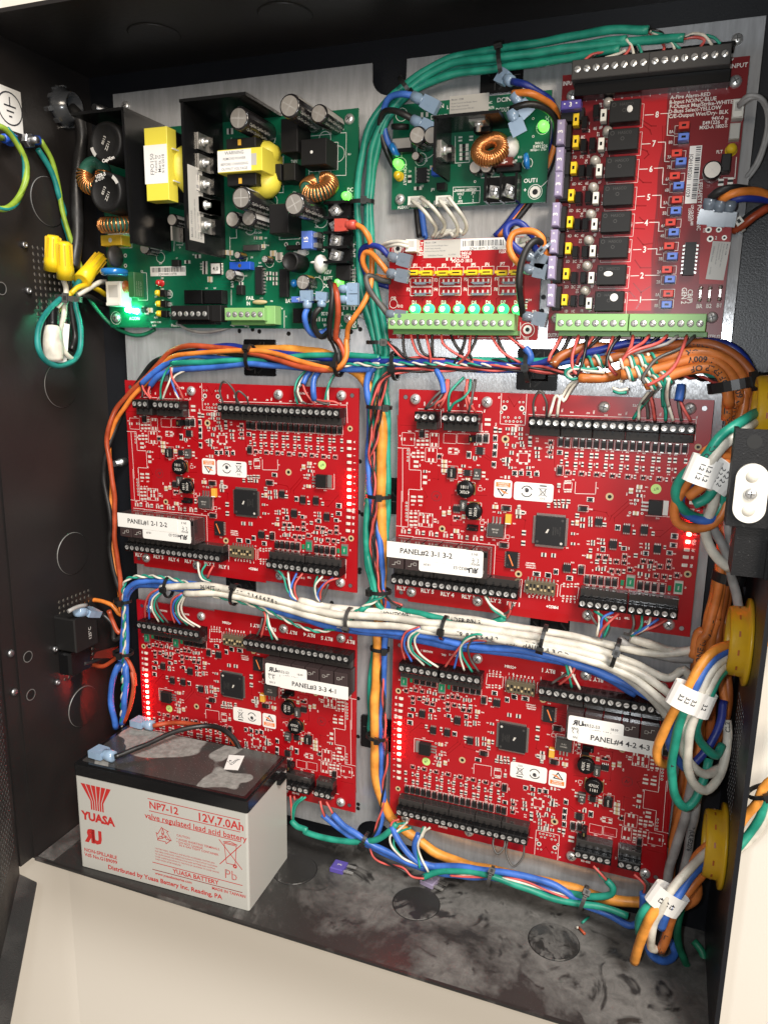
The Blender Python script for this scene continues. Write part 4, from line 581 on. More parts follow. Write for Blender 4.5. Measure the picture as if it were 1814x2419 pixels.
x,y=at([('a',72.9,19.1,0.1,0.1)])[0];kk=MB();kk.prism([(3.2*math.cos(R_(18*i)),3.2*math.sin(R_(18*i)))for i in range(20)],.05,.12);kk.text('B/T',0,0,.15,2.2,1,200);kk.build('test_dot',['green_dot','ink'],mr,(x,y,0))
x,y=at([('a',-72.1,2.5,0.1,0.1)])[0];kk=MB();kk.ring(x,y,3.4,3.6,.07,0,20);kk.poly([(x-1.5,y-.6),(x-.3,y+1),(x+.4,y-1),(x+1.5,y+.8)],.3,.07);kk.line(x+.6,y-1.4,x+1,y+1.3,.3,.07);kk.build('inspection_stamp','ink',mr)
LEDV=[('l',94.6,37.7,4.1,2.2),('l',94.7,32.7,4.1,2.2),('l',94.7,27.5,4.1,2.2),('l',94.8,22.5,4.1,2.3),('l',94.8,17.4,4.1,2.3),('l',94.9,12.1,4.2,2.3),('l',94.9,7.3,4.2,2.3),('l',94.9,2.1,4.2,2.3),('l',95,-3,4.2,2.3),('l',95,-8.2,4.2,2.3),('l',94.8,-13.2,4.2,2.3),('l',94.6,-18.4,4.2,2.3),('l',94.4,-23.3,4.2,2.3),('l',94.2,-28.7,4.2,2.3)]
def led_mesh(m):
 k=MB();k.cb(0,0,3.4,2.1,.02,.14,1);k.cb(0,0,2.1,2.0,.1,1.1,0,ch=.2);k.cb(-1.3,0,.8,1.7,.1,.5,1);k.cb(1.3,0,.8,1.7,.1,.5,1);return k
LON=led_mesh(0).build('status_led',['led_red','pad'],mr).data;LOFF=led_mesh(0).build('status_led',['led_off','pad'],mr).data
for o in[c for c in mr.children if c.name.startswith('status_led')]:bpy.data.objects.remove(o)
for i,e in enumerate(LEDV):obj('status_led',LOFF,mr,(e[1],e[2],0))
for i,t in enumerate(('A','B','1','2','3','4','5','6','7','8','TMP','PL','R1','R2')):sk.text(t,LEDV[i][1]+4.0,LEDV[i][2],.06,2.1,0,90 if len(t)==1 else 90,bold=.02)
sk.build('silkscreen','silk',mr)['kind']='stuff'
def leds(b,lit):
 L=sorted([c for c in b.children if c.name.startswith('status_led')],key=lambda o:-o.location.y)
 for i,o in enumerate(L):o.data=LON if i in lit else LOFF
def sticker_pair(b,strip,txt,big,flip):
 """typed strip over the maker's label, both stuck on the relay tops; rectangles x0, x1, y0, y1 in board millimetres"""
 k=MB();x0,x1,y0,y1=big;k.rrect((x0+x1)/2,(y0+y1)/2,x1-x0,y1-y0,1.6,16.1,16.25,0)
 k.text('MR52-S3',x1-15,y0+5.2,16.28,3.1,1,180);k.text('10278 0',x1-16,y0+8.6,16.28,2.3,1,180);k.text('REV: 3.20.4',x0+13,y0+8.2,16.28,2.3,1,180);k.text('18.09',x0+6,y0+5,16.28,2.3,1,180)
 k.text('BP6561',x1-5.5,y0+9,16.28,2.2,1,180);k.text('SN 3',x1-6,y1-2.6,16.28,2.4,1,180)
 cx,cy=x1-6.5,y0+4.6
 k.text('U',cx-1.6,cy,16.28,5,1,180,bold=.05);k.text('R',cx+2.2,cy,16.28,-5,1,0,bold=.05,sx=1)if False else k.text('R',cx+2.0,cy,16.28,5,1,180,bold=.05,sx=-1)
 k.ring(cx+1.6,y1-7,1.5,1.9,16.28,1,12,-70,70);k.ring(cx-1.6,y1-7,1.5,1.9,16.28,1,12,-70,70);k.line(cx-1.3,y1-7,cx-.1,y1-7,.4,16.28,1)
 k.build('maker_label',['white_paper','ink'],b)
 k=MB();x0,x1,y0,y1=strip;k.cb((x0+x1)/2,(y0+y1)/2,x1-x0,y1-y0,16.3,16.45,0);k.text(txt,(x0+x1)/2,(y0+y1)/2,16.5,5.3,1,flip,bold=.02)
 k.build('name_strip',['white_paper','ink'],b)
def loop_wire(b,x0,x1,y,rise,m='wire_dgrey',z=8):
 P=[(x0,y,z),(x0,y+rise*.6,z+4),((x0+x1)/2,y+rise,z+7),(x1,y+rise*.6,z+4),(x1,y,z)]
 k=MB();k.tube(spline(P,1.),.75,6);k.build('jumper_wire',m,b)
st=[(p[0]-335.17,p[1]+75.68)for p in[(236.9,-104.8,16.4),(295,-104.5,16.4),(295.5,-115.4,16.4),(237.2,-116.8,16.4)]]
bg_=[(p[0]-335.17,p[1]+75.68)for p in[(303.1,-104.7,16.2),(303.8,-123.4,16.2),(265.4,-117.5,16.2)]]
boards={2:mr}
for n in(1,3,4):boards[n]=copy_tree(mr)
for n,(cx,cy)in{1:(101.6,-76.2),3:(102.0,-260.6),4:(334.7,-259.8)}.items():
 boards[n].location=Vector((cx,0,cy))*S
 if n>2:boards[n].rotation_euler=(R_(90),R_(180),0)
tag(boards[1],'red controller board reading PANEL#1 2-1 2-2, below the big green power supply','circuit board','red controller boards')
tag(boards[2],'red controller board reading PANEL#2 3-1 3-2, below the fuse board','circuit board','red controller boards')
tag(boards[3],'red controller board reading PANEL#3 3-3 4-1, behind the battery','circuit board','red controller boards')
tag(boards[4],'red controller board reading PANEL#4 4-2 4-3, above the dusty cabinet floor','circuit board','red controller boards')
leds(boards[1],(5,6,7,8,9));leds(boards[2],(1,7,9,10));leds(boards[3],range(0,10));leds(boards[4],(4,5,6,7,8,9))
sx0,sx1=RELX0-1,RELX1-7.5;sy1=(ry0+ry1)/2+9.8;sy0=sy1-11.5
for n in(1,2):sticker_pair(boards[n],(sx0,sx1-8,sy0,sy1),('PANEL#1 2-1 2-2','PANEL#2 3-1 3-2')[n-1],(sx0+24,sx1+4,sy0-7.5,sy1-.3),0)
sticker_pair(boards[3],(RELX0-.5,RELX1-15,sy0+2,sy1+1),'PANEL#3 3-3 4-1',(RELX1-38,RELX1-2,sy0-6,sy1+.5),180)
sticker_pair(boards[4],(RELX0+9,RELX1-9,sy0+2,sy1+1),'PANEL#4 4-2 4-3',(RELX1-38,RELX1-2,sy0-6,sy1+.5),180)
for n in(1,2,4):
 loop_wire(boards[n],x20,x20+8 if n==2 else x20+12,yt+3,17)
 if n!=2:loop_wire(boards[n],x20+14,x20+22,yt+3,10)
# ================================================================ more electronic pieces
def wrap_text(k,body,r,z0,ang,size,mi,c=(0,0),flip=1):
 """lettering that runs along the axis of an upright can"""
 vs,fs,w=glyphs(body,.02)
 k.add([(c[0]+r*math.cos(ang+flip*(b-.35)*size/r),c[1]+r*math.sin(ang+flip*(b-.35)*size/r),z0-a*size)for a,b in vs],fs,mi)
def ecap(parent,x,y,r,H,gold=False,txt='CapXon',grey=0.):
 k=MB();k.lathe([(r*.97,0),(r,.5),(r,H-1.2),(r*.93,H-.3),(r*.80,H)],20,mi=0)
 k.disc(0,0,r*.82,H+.02,1,20);a0=random.uniform(0,90)
 if r>2.4:
  for a in(0,90):c,s_=math.cos(R_(a+a0))*r*.7,math.sin(R_(a+a0))*r*.7;k.line(-c,-s_,c,s_,.3,H+.05,2)
 st=-math.pi*.5+grey;n=5
 for i in range(n):
  b0,b1=st+(i-n/2)*.13,st+(i+1-n/2)*.13
  k.face([((r+.06)*math.cos(b),(r+.06)*math.sin(b),z)for b,z in((b0,.6),(b1,.6),(b1,H-1.2),(b0,H-1.2))],3)
 if r>4:
  for j in range(2):wrap_text(k,' '.join([txt,txt,txt]),r+.08,H-3,-.95+j*.5,r*.34,2)
 return k.build('capacitor',['sleeve','cap_top','cap_print','cap_print' if not gold else 'sleeve_gold'],parent,(x,y,0))
def toroid(parent,x,y,z,R,r,n,ax,core='toroid_green',a0=0,a1=360,wr=.75,sq=1.):
 k=MB();Z=Vector(ax).normalized();X=Z.orthogonal().normalized();Yv=Z.cross(X);c=Vector((0,0,z))
 ring=[c+(X*math.cos(2*math.pi*i/28)+Yv*math.sin(2*math.pi*i/28))*R for i in range(29)]
 k.tube(ring,r,10,0,cap=False)
 for i in range(n):
  a=R_(a0+(a1-a0)*i/n);d=X*math.cos(a)+Yv*math.sin(a)
  P=[c+d*R+(d*math.cos(t)+Z*math.sin(t))*(r+wr*.7)for t in[2*math.pi*j/12 for j in range(13)]]
  k.tube(P,wr,5,1,cap=False)
 return k.build('toroid_coil',[core,'copper'],parent,(x,y,0))
def dome_led(parent,x,y,r,h,m,name='indicator_led'):
 k=MB();k.lathe([(r*1.12,0),(r*1.12,1),(r,1),(r,h-r),(r*.9,h-r*.45),(r*.5,h-r*.13),(0,h)],16,mis=[1,1,1,1,0]+([2,2]if 'mint' in m else[0,0]));return k.build(name,[m,'led_rim' if 'mint' in m else m,'led_core'],parent,(x,y,0))
def boxy(parent,name,near,h,m,z0=0,ch=.4,fn=None):
 """box given by its outer face rectangle (x, y, w, h in board mm)"""
 _,x,y,w,hh=near[:5];k=MB();k.cb(0,0,w,hh,z0,h,0,ch=ch)
 if fn:fn(k,w,hh)
 return k.build(name,[m]if isinstance(m,str)else m,parent,(x,y,0))
def barrier(parent,x,y,n,pitch,vert=True,w=14,h=12,side=1):
 """barrier strip: screws between raised fins"""
 k=MB();L=n*pitch
 put=(lambda a,b:(a,b))if vert else(lambda a,b:(b,a))
 def bx(a0,a1,b0,b1,z0,z1,mi):
  p,q=put(a0,b0),put(a1,b1);k.box(min(p[0],q[0]),max(p[0],q[0]),min(p[1],q[1]),max(p[1],q[1]),z0,z1,mi)
 bx(-w/2,w/2,-L/2-1,L/2+1,0,5,0)
 for i in range(n+1):b=-L/2+i*pitch;bx(-w/2-.4,w/2+.4,b-.8,b+.8,0,h,0)
 o=k.build('barrier_terminal',['black_plastic'],parent,(x,y,0))
 for i in range(n):
  b=-L/2+(i+.5)*pitch;p=put(-w*.12,b)
  q=MB();q.cb(0,0,7.4,7.4,5,7.6,0,ch=.3);q.lathe([(3.3,7.6),(3.3,8.7),(2.7,9.5),(0,9.7)],14);q.line(-1.9,0,1.9,0,.7,9.74,1);q.line(0,-1.9,0,1.9,.7,9.74,1)
  q.build('clamp_screw',['screw_metal','slot'],o,(p[0],p[1],0),(0,0,R_(random.uniform(0,90))))
 return o
def green_term(parent,scr,pitch,n,body='term_green',h=14,dark='term_dark',up=4.6,dn=4.2,ledge=3.0,out=-1,rr=1.75):
 """pluggable strip: flat outer face with sunk screws, socket behind"""
 x,y=scr;k=MB();x0=x-pitch*.62;x1=x+(n-1)*pitch+pitch*.62
 ya,yb=sorted((y+out*dn,y-out*up));k.box(x0,x1,ya,yb,1,h,0,ch=.4)
 ha,hb=sorted((y+out*(dn+.02),y+out*(dn+ledge)));k.box(x0+1.5,x1+1.5,ha,hb,0,h*.55,1,ch=.3)
 for i in range(n):
  k.face([(x+i*pitch-1.1,y+out*(dn+.03),h*.6),(x+i*pitch+1.1,y+out*(dn+.03),h*.6),(x+i*pitch+1.1,y+out*(dn+.03),h*.85),(x+i*pitch-1.1,y+out*(dn+.03),h*.85)],2)
 o=k.build('terminal_block',[body,dark,'hole_black'],parent)
 key=('g',rr)
 for i in range(n):
  loc,rot=(x+i*pitch,y,h),(0,0,R_(random.uniform(0,180)))
  if key not in _tbs:
   q=MB();q.lathe([(rr+.3,.02),(rr+.25,.12),(rr,.14),(rr*.9,.3),(0,.32)],14,mis=[1,1,0,0]);q.line(-rr*.8,0,rr*.8,0,.5,.36,1);_tbs[key]=q.build('clamp_screw',['screw_metal','slot'],o,loc,rot)
  else:inst(_tbs[key],o,loc,rot)
 return o
def printed(parent,name,x,y,w,h,m,lines,z=.12,rot=0,code=None,col=1):
 """paper sticker; lines: (text, dx, dy, size); code: (x, y, w, h) bar code"""
 k=MB();k.cb(0,0,w,h,.03,z,0)
 for t,dx,dy,s_ in lines:k.text(t,dx,dy,z+.03,s_,col,0,'L',bold=.01)
 if code:
  rnd=random.Random(5);cx=code[0]
  while cx<code[0]+code[2]:
   b=rnd.choice((.25,.25,.5,.75))*code[2]/24;k.face([(cx,code[1],z+.03),(cx+b,code[1],z+.03),(cx+b,code[1]+code[3],z+.03),(cx,code[1]+code[3],z+.03)],col);cx+=b+rnd.choice((.25,.5,.5))*code[2]/24
 return k.build(name,[m,'ink','ink_grey'],parent,(x,y,0),(0,0,R_(rot)))
def label_lines(w,h):return[('Model : E2M',-w*.46,h*.36,h*.13),('Access Control and Burglar Alarm',-w*.46,h*.18,h*.1),('Power Supply Assembly',-w*.46,h*.03,h*.1),('Reference Instruction PDL-001',-w*.46,-h*.12,h*.1),('LifeSafety Power',-w*.38,-h*.36,h*.14),('UL LISTED',w*.18,-h*.34,h*.1)]
def plug(parent,near,h,n=2,vert=False,m='white_plastic'):
 def fn(k,w,hh):
  k.cb(0,hh*.1,w*.62,hh*.5,h,h+.05,1);k.cb(0,-hh*.42,w*.9,hh*.12,h,h+1.2,0)
 return boxy(parent,'plug_socket',near,h,[m,'hole_black' if m=='x' else 'grey_paper'],fn=fn)
def jumper(parent,x,y,w,h,z,m,name='jumper',hole=True):
 k=MB();k.cb(0,0,w,h,2.2,z,0,ch=.3);k.cb(0,0,w*1.1,h*1.1,0,2.2,1)
 if hole:k.cb(0,0,w*.4,h*.3,z,z+.03,1)
 return k.build(name,[m,'black_plastic'],parent,(x,y,0))
def heat_fet(parent,x,y,z,nx,m='steel_dull',s=1.):
 """transistor bolted to a fin whose face looks along +nx (x) or -y"""
 k=MB()
 if nx=='x':
  k.box(0,1.4,-5.2*s,5.2*s,-4*s,9*s,0);k.box(0,4.4,-5.2*s,5.2*s,-12*s,-4*s,1);k.lathe([(2.9*s,1.4),(2.9*s,3),(1.6*s,3.2),(1.5*s,6),(0,6.2)],10,2,ax=(1,0,0),c=(0,0,3.6*s))
 else:
  k.box(-5.2*s,5.2*s,-1.4,0,-4*s,9*s,0);k.box(-5.2*s,5.2*s,-4.4,0,-12*s,-4*s,1);k.lathe([(2.9*s,1.4),(2.9*s,3),(1.6*s,3.2),(1.5*s,6),(0,6.2)],10,2,ax=(0,-1,0),c=(0,0,3.6*s))
 return k.build('power_transistor',['tin','black_plastic','screw_metal'],parent,(x,y,z))
# ================================================================ green power supply board
fp=obj('power_supply_board',None,None,(95,0,112.5),UP);tag(fp,'large green power supply board with two black heat sinks and yellow transformers','circuit board')
FW,FH=212,142.8
k=MB();k.box(-FW/2,FW/2,-FH/2,FH/2,-1.6,0);k.build('board','green_mask',fp)
C0=Vector((95,112.5))
def fin(parent,name,pts,h,th=2.0,c=C0,z0=.5):
 """sheet standing on edge along the polyline pts (world plate mm)"""
 k=MB();P=[Vector((a-c[0],b-c[1]))for a,b in pts]
 for a,b in zip(P,P[1:]):
  d=(b-a).normalized();q=Vector((-d.y,d.x))*th/2;e=d*th/2
  k.prism([tuple(a-q-e),tuple(b-q+e),tuple(b+q+e),tuple(a+q-e)],z0,h)
 return k.build(name,'relay_clear' if False else 'black_plastic',parent)
hs1=fin(fp,'heat_sink',[(4.5,184.2),(47,184.2)],46);fin(fp,'heat_sink',[(47,183),(49,98)],46)
hs2=fin(fp,'heat_sink',[(96,92),(96,182.8)],48);fin(fp,'heat_sink',[(95,184.2),(142.7,184.2)],48)
def F(t):return(t[1],t[2])
for i,e in enumerate([('a',-70.1,54.3,29.7,29.8),('a',-72.4,21.2,30.1,28.1)]):
 r=13.6;k=MB();k.lathe([(r,0),(r,36.5),(r*.96,38),(r*.80,38.3),(r*.78,37.9),(0,37.9)],28)
 a0=(195,25)[i];k.ring(0,0,r*.80,r*.985,38.35,1,6,a0,a0+30)
 k.text('CapXon' if i==0 else 'UZR-5',2 if i==0 else-3,-11.6 if i==0 else 11.2,38.4,3.2,2,12,bold=.03);k.text('85 CE 2M' if i else '',-4,8.5,38.4,2,2,15)
 k.text('8513',-1.5,1,37.95,3,3,62);k.text('ZZ11',1.5,-3,37.95,3,3,62)
 k.build('capacitor',['black_matte','cap_print','silk','silk_dim'],fp,(e[1],e[2],0))
e=([('a',-98.4,38.2,0.1,0.1)])[0];toroid(fp,e[1],e[2],18,9,5,16,(0,.2,1),a0=120,a1=330)
e=([('a',-79.6,2.4,0.1,0.1)])[0];toroid(fp,e[1],e[2],17,9.5,4.8,30,(0,1,.15))
boxy(fp,'coil_base',([('a',-84,-1.5,20.3,3.9)])[0],12,'white_plastic');boxy(fp,'film_capacitor',([('a',-92.2,-7.2,19.3,7.6)])[0],11,['yellow_box','white_plastic'],fn=lambda k,w,h:k.disc(-.5,0,1.7,11.04,1))
boxy(fp,'film_capacitor',([('a',-75.3,-39.9,5.8,18.5)])[0],11,['film_green','silk_dim'],fn=lambda k,w,h:[k.add([(w/2+.05,v[0]-8+0,9-j*2.6-v[1]*1.6)for v in[(a*1.6,b)for a,b in glyphs('KM104 X2 275V',.0)[0]]],glyphs('KM104 X2 275V',.0)[1],1)for j in range(3)])
e=([('a',-87.9,-31,0.1,0.1)])[0];k=MB();k.lathe([(8,-2.6),(10,-2),(10.6,0),(10,2),(8,2.6),(0,2.7)],22,ax=(0,1,0));k.build('varistor','blue_disc',fp,(e[1],e[2],14))
e=([('a',-90.5,-18.8,0.1,0.1)])[0];k=MB();k.lathe([(0,-2),(7.5,-1.7),(8,0),(7.5,1.7),(0,2)],18,ax=(1,0,0));k.build('thermistor','grey_plastic',fp,(e[1],e[2],9))
e=([('a',-84.2,-40.9,0.1,0.1)])[0];k=MB();k.lathe([(0,-1.4),(4.2,-1),(4.5,0),(4.2,1),(0,1.4)],14,ax=(1,0,.3));k.build('ceramic_capacitor','jacket_brown',fp,(e[1],e[2],6))
plug(fp,([('a',-91.7,-46.5,13.9,18.4)])[0],12,3)
for e in[('l',-86.3,-58.1,5.2,4.2),('l',-79.6,-59,6.9,5.5)]:dome_led(fp,e[1],e[2],1.9,5,'led_acon')
dome_led(fp,*F(([('l',-55.5,-38.4,0.1,0.1)])[0]),2.4,6.5,'red_led_off')
for e in[('l',-56.4,-45.8,0.1,0.1),('l',-56.3,-53.7,0.1,0.1),('l',-56.1,-61,0.1,0.1)]:
 dome_led(fp,e[1],e[2],2.3,7,'yellow_led');k=MB();k.cb(5,-.3,5.5,5,0,5.5,0,ch=.5);k.cb(8.4,-.3,1.6,3,0,.8,1);k.build('led_holder',['black_plastic','tin'],fp,(e[1],e[2],0))
dome_led(fp,*F(([('l',98.3,16.4,0.1,0.1)])[0]),2.6,6,'led_green');dome_led(fp,*F(([('l',93.4,-40,0.1,0.1)])[0]),2.6,6,'led_green')
e=([('a',-49.5,-29.5,32,7)])[0];printed(fp,'barcode_label',e[1],e[2],e[3],e[4],'white_paper',[('JQH180813 0778',-8.5,-e[4]*.3,2.3)],code=(-e[3]*.45,-.7,e[3]*.9,e[4]*.48))
for tb,r,H,g in(([('c',37.3,60.8,0.1,0.1),('c',74.4,65,0.1,0.1)],7.4,38,0),([('c',90,61.8,0.1,0.1)],6,28,0),([('c',36.8,12.3,0.1,0.1),('c',76.3,6.5,0.1,0.1)],7.4,36,0),([('c',21,1.5,0.1,0.1),('c',33.9,1.8,0.1,0.1)],5.6,22,0),([('c',-35.1,4.9,0.1,0.1),('c',-60.3,-14.3,0.1,0.1)],4.4,13,0),([('c',17.2,-20.6,0.1,0.1),('c',39.4,-24,0.1,0.1)],2.6,10,1),([('c',12.1,-34.3,0.1,0.1)],4.2,12,0),([('c',70.7,-40.5,0.1,0.1)],5.4,13,1)):
 for e in tb:ecap(fp,e[1],e[2],r,H,bool(g),grey=random.uniform(1.8,3.2))
def transformer(near,h,core_dir,lab,lab_rect,rot):
 _,x,y,w,hh=near;t=obj('transformer',None,fp,(x,y,0));k=MB();k.cb(0,0,w,hh,h*(.74 if core_dir=='x' else.15),h,0,ch=.3);k.build('core_wrap','yellow_tape',t)
 k=MB()
 if core_dir=='x':
  k.cb(0,0,w*.95,hh*.97,0,h*.9,0);k.cb(w*.62,0,w*.3,hh*.9,2,h*.55,0);k.build('bobbin','black_plastic',t)
  k=MB();k.ell((w*.35,0,h*.48),w*.62,hh*.36,h*.36);k.build('winding','yellow_tape',t)
  k=MB();k.cb(w*.5+1,0,1,hh*.16,h*.35,h*.62,0);k.cb(w*.5+1.2,hh*.22,.8,.8,h*.2,h*.9,1);k.cb(w*.5+1.2,-hh*.22,.8,.8,h*.2,h*.9,1);k.build('tape_end',['yellow_tape','white_plastic'],t)
 else:
  for s_ in(1,-1):k.cb(-w*.04,s_*(hh*.5+3.8),w*.66,7.6,2,h*.88,0,ch=.4);k.cb(-w*.06,s_*(hh*.5+4.8),2.2,3.5,h*.88,h*.9,1)
  k.build('bobbin',['black_matte','tan_orange'],t);k=MB();k.ell((w*.18,-hh*.75,h*.40),w*.40,hh*.75,h*.30);k.ell((w*.18,hh*.55,h*.40),w*.40,hh*.6,h*.30);k.build('winding','yellow_tape',t)
 lx,ly,lw,lh,lines,lr=lab_rect;k=MB();k.cb(0,0,lw,lh,h,h+.12,0)
 for tx,dx,dy,s_ in lines:k.text(tx,dx,dy,h+.16,s_,1,lr,'C',bold=.005)
 k.build('paper_label',['white_paper','ink_grey'],t,(lx,ly,0));k=MB();k.cb(0,0,lw+(0 if lr else 4),lh+(14 if lr else-6),h,h+.06,0);k.build('printed_patch','grey_paper',t,(lx+(0 if lr else 2),ly,0))if not lr else None
 return t
n1=([('a',-26.5,36.3,18.4,46.8)])[0];transformer(n1,40,'x',None,(-.5,0,n1[3]*1.02,n1[4]*.53,[('FPO150',-3,0,4.2),('Tested by',0,0,3),('Maria G',3,0,3.4),('9/14/2018',6,0,3)],90),0)
n2=([('a',35.1,36.2,33.7,14.4)])[0];transformer(n2,34,'y',None,(-n2[3]*.12,0,n2[3]*.76,n2[4]*.92,[('WARNING',0,5,3),('REMOVE POWER',0,1.4,2.3),('BEFORE CHANGING',0,-2,2.3),('OUTPUT VOLTAGE',0,-5,2.3)],0),0)
for e in[('t',14.7,50.8,0.1,0.1),('t',14.4,37.5,0.1,0.1),('t',14.5,23.8,0.1,0.1),('t',15.4,10.5,0.1,0.1)]+[('t',15.6,10.1,0.1,0.1),('t',15.2,-2.8,0.1,0.1)]:heat_fet(fp,97.2-95,e[2],25,'x')
k=MB();k.box(0,.2,-24,24,-8.5,8.5,0)
for j,(t,s_)in enumerate((('Model : FPO150',2.6),('Access Control and Burglar Alarm',1.8),('Power Supply Assembly',1.8),('LifeSafety Power',3))):
 vs,fs,w=glyphs(t,.01);k.add([(.26,-22+a*s_,5-j*3.6+b*s_)for a,b in vs],fs,1)
for t,s_,y0,z0 in(('UL',4.2,9,-4),('LISTED',2.2,15,-4)):
 vs,fs,w=glyphs(t,.02);k.add([(.26,y0+a*s_,z0+b*s_)for a,b in vs],fs,1)
k.build('rating_label',['grey_paper','ink_grey'],fp,(97.05-95,122-112.5,37))
e=([('t',-32.1,-5.2,0.1,0.1)])[0];k=MB();k.box(-.7,.7,-5,5,3,18,0);k.disc(0,0,.1,1,0);k.box(.7,3.5,-5,5,1,9,1);k.build('power_transistor',['tin','black_plastic'],fp,(e[1],e[2],0))
for nm,tb,h,m in(('relay',[('a',81.5,42,18.6,16.1)],18,'black_matte'),('opto_coupler',[('a',64.7,52.8,12.3,20.8)],20,'black_matte'),('film_capacitor',[('a',51.7,31.5,8.9,10.5),('a',62.4,31.2,8.8,11)],16,'black_matte'),('relay',[('a',56.2,0.9,14.7,19)],20,'black_matte'),('relay',[('a',-22.6,-49.2,15.7,9.9),('a',-5.3,-49.3,15.4,9.8)],8,'black_plastic'),('chip',[('a',30.5,-37.9,6.2,19.2),('a',50.5,-39.9,6.7,19.3)],3.4,'chip_black'),('socket',[('a',66.5,-62.7,10.7,10)],10,'black_plastic'),('fuse_holder',[('a',60.8,-16,14.4,3.2),('a',78.1,-12.3,4.5,12.1),('a',71.2,-51.5,14.4,4.6)],5,'black_matte')):
 for e in tb:boxy(fp,nm,e,h,m)
e=([('a',80.2,41.9,0.1,0.1)])[0];k=MB();k.disc(e[1],e[2],1,18.04,0,12);k.build('vent_dot','white_paper',fp)
pins=MB()
for tb,n in(([('a',33.6,-37.7,0.1,18.3),('a',52.8,-39.6,0.1,18.7)],8),):
 for _,x,y,w,h in tb:
  for i in range(n):pins.cb(x,y+(i-n/2+.5)*h/n,1.9,1.2,.1,1.2,0)
pins.build('chip_pins','tin',fp)['kind']='stuff'
e=([('a',-6.2,-28.7,7.9,8.2)])[0];soic(fp,e[1],e[2],9,9,8,side='x',hz=2);k=MB();k.cb(e[1],e[2],7.6,7.2,2,2.1,0);k.text('4.0',e[1],e[2],2.15,4,1);k.build('version_label',['white_paper','ink'],fp)
boxy(fp,'trimmer',([('a',16.6,-27.5,17.3,5.4)])[0],6,['blue_plastic','brass'],fn=lambda k,w,h:k.disc(0,0,1.4,6.04,1))
e=([('a',62.4,-26.9,0.1,0.1)])[0];k=MB();k.lathe([(6.3,0),(6.5,17),(6,18),(5,18),(4.8,17.2),(0,17.2)],20);k.build('choke','black_matte',fp,(e[1]+1,e[2],0))
e=([('a',80.4,-27.6,0.1,0.1)])[0];k=MB();k.ell((0,0,4),5.2,6.5,5);k.ell((-3.5,1,6),4,1,1.5);k.build('glue_blob','white_glue',fp,(e[1],e[2],0))
e=([('a',64.3,-19.4,0.1,0.1)])[0];k=MB();k.ell((0,0,1),4,3,3);k.build('glue_blob','white_glue',fp,(e[1],e[2],0))
e=([('a',59.5,-40.3,0.1,0.1)])[0];k=MB();k.ell((0,0,4),2.6,3,3.4);k.build('ceramic_capacitor','blue_disc',fp,(e[1],e[2],0))
e=([('a',82.3,21.2,0.1,0.1)])[0];t=toroid(fp,e[1],e[2],12,8.5,4.4,20,(0,.75,.65),a0=-70,a1=150,wr=.8)
toroid(fp,e[1]+.01,e[2],12,8.5,4.4,8,(0,.75,.65),a0=180,a1=240,wr=.8)
e=([('a',92.7,-8.1,0.1,0.1)])[0];bt=barrier(fp,e[1]+2,e[2],4,9.6,True,17,12)
e=([('a',73.7,-12.5,8.1,11.7)])[0];boxy(fp,'blade_fuse',e,13,['fuse_blue','silk','tin'],z0=5,fn=lambda k,w,h:(k.text('15',-.4,0,13.05,4.2,1,90,bold=.03),k.cb(w*.75,h*.28,3,3,4,11,2),k.cb(w*.75,-h*.28,3,3,4,11,2)))
e=([('a',68.2,-51.9,14.4,4.1)])[0];boxy(fp,'blade_fuse',e,12,['fuse_blue','silk','tin'],z0=5,fn=lambda k,w,h:(k.text('-15-',0,0,12.05,3.4,1,180,bold=.03),k.cb(w*.6,0,2.6,1.4,4,9,2)))
boxy(fp,'power_transistor',([('a',97.6,-33.9,10.9,10.3)])[0],5,['black_matte','tin'],fn=lambda k,w,h:(k.cb(w*.5+1.4,0,2.8,.8,.2,1.6,1),k.cb(w*.5+1.4,2.4,2.8,.8,.2,1.6,1),k.cb(w*.5+1.4,-2.4,2.8,.8,.2,1.6,1)))
boxy(fp,'voltage_regulator',([('a',24.9,-15.1,13.1,4)])[0],4,['grey_plastic']);boxy(fp,'voltage_regulator',([('a',-40.2,-24.2,6.5,4.6)])[0],4,['black_matte']);boxy(fp,'voltage_regulator',([('a',15.2,-44.3,4.9,6.8)])[0],5,['black_matte'])
e=([('a',30.2,-52.8,12.8,3.4)])[0];k=MB();k.ell((0,0,1.6),e[3]/2,1.7,1.6);k.build('resistor','tan_cap',fp,(e[1],e[2],0))
s6=[('s',11.3,-62.1,0.1,0.1),('s',37.4,-62,0.1,0.1)];green_term(fp,F(s6[0]),(s6[1][1]-s6[0][1])/5,6)
boxy(fp,'terminal_end',([('a',42.3,-62.3,8.7,12.8)])[0],9,'term_green')
s6=[('s',-35.6,-61.7,0.1,0.1),('s',-8.9,-61.4,0.1,0.1)];green_term(fp,F(s6[0]),(s6[1][1]-s6[0][1])/5,6,'black_matte',dark='black_plastic',up=6);boxy(fp,'terminal_end',([('a',-3.3,-61.1,10.2,11.8)])[0],9,'black_matte')
for e in[('s',99.7,65,0.1,0.1)]+[('s',99.8,-64.2,0.1,0.1)]+[('s',-99.4,-64.2,0.1,0.1)]:screw_part(fp,e[1],e[2],0,3.5,random.uniform(0,90))
sm_,sk=MB(),MB()
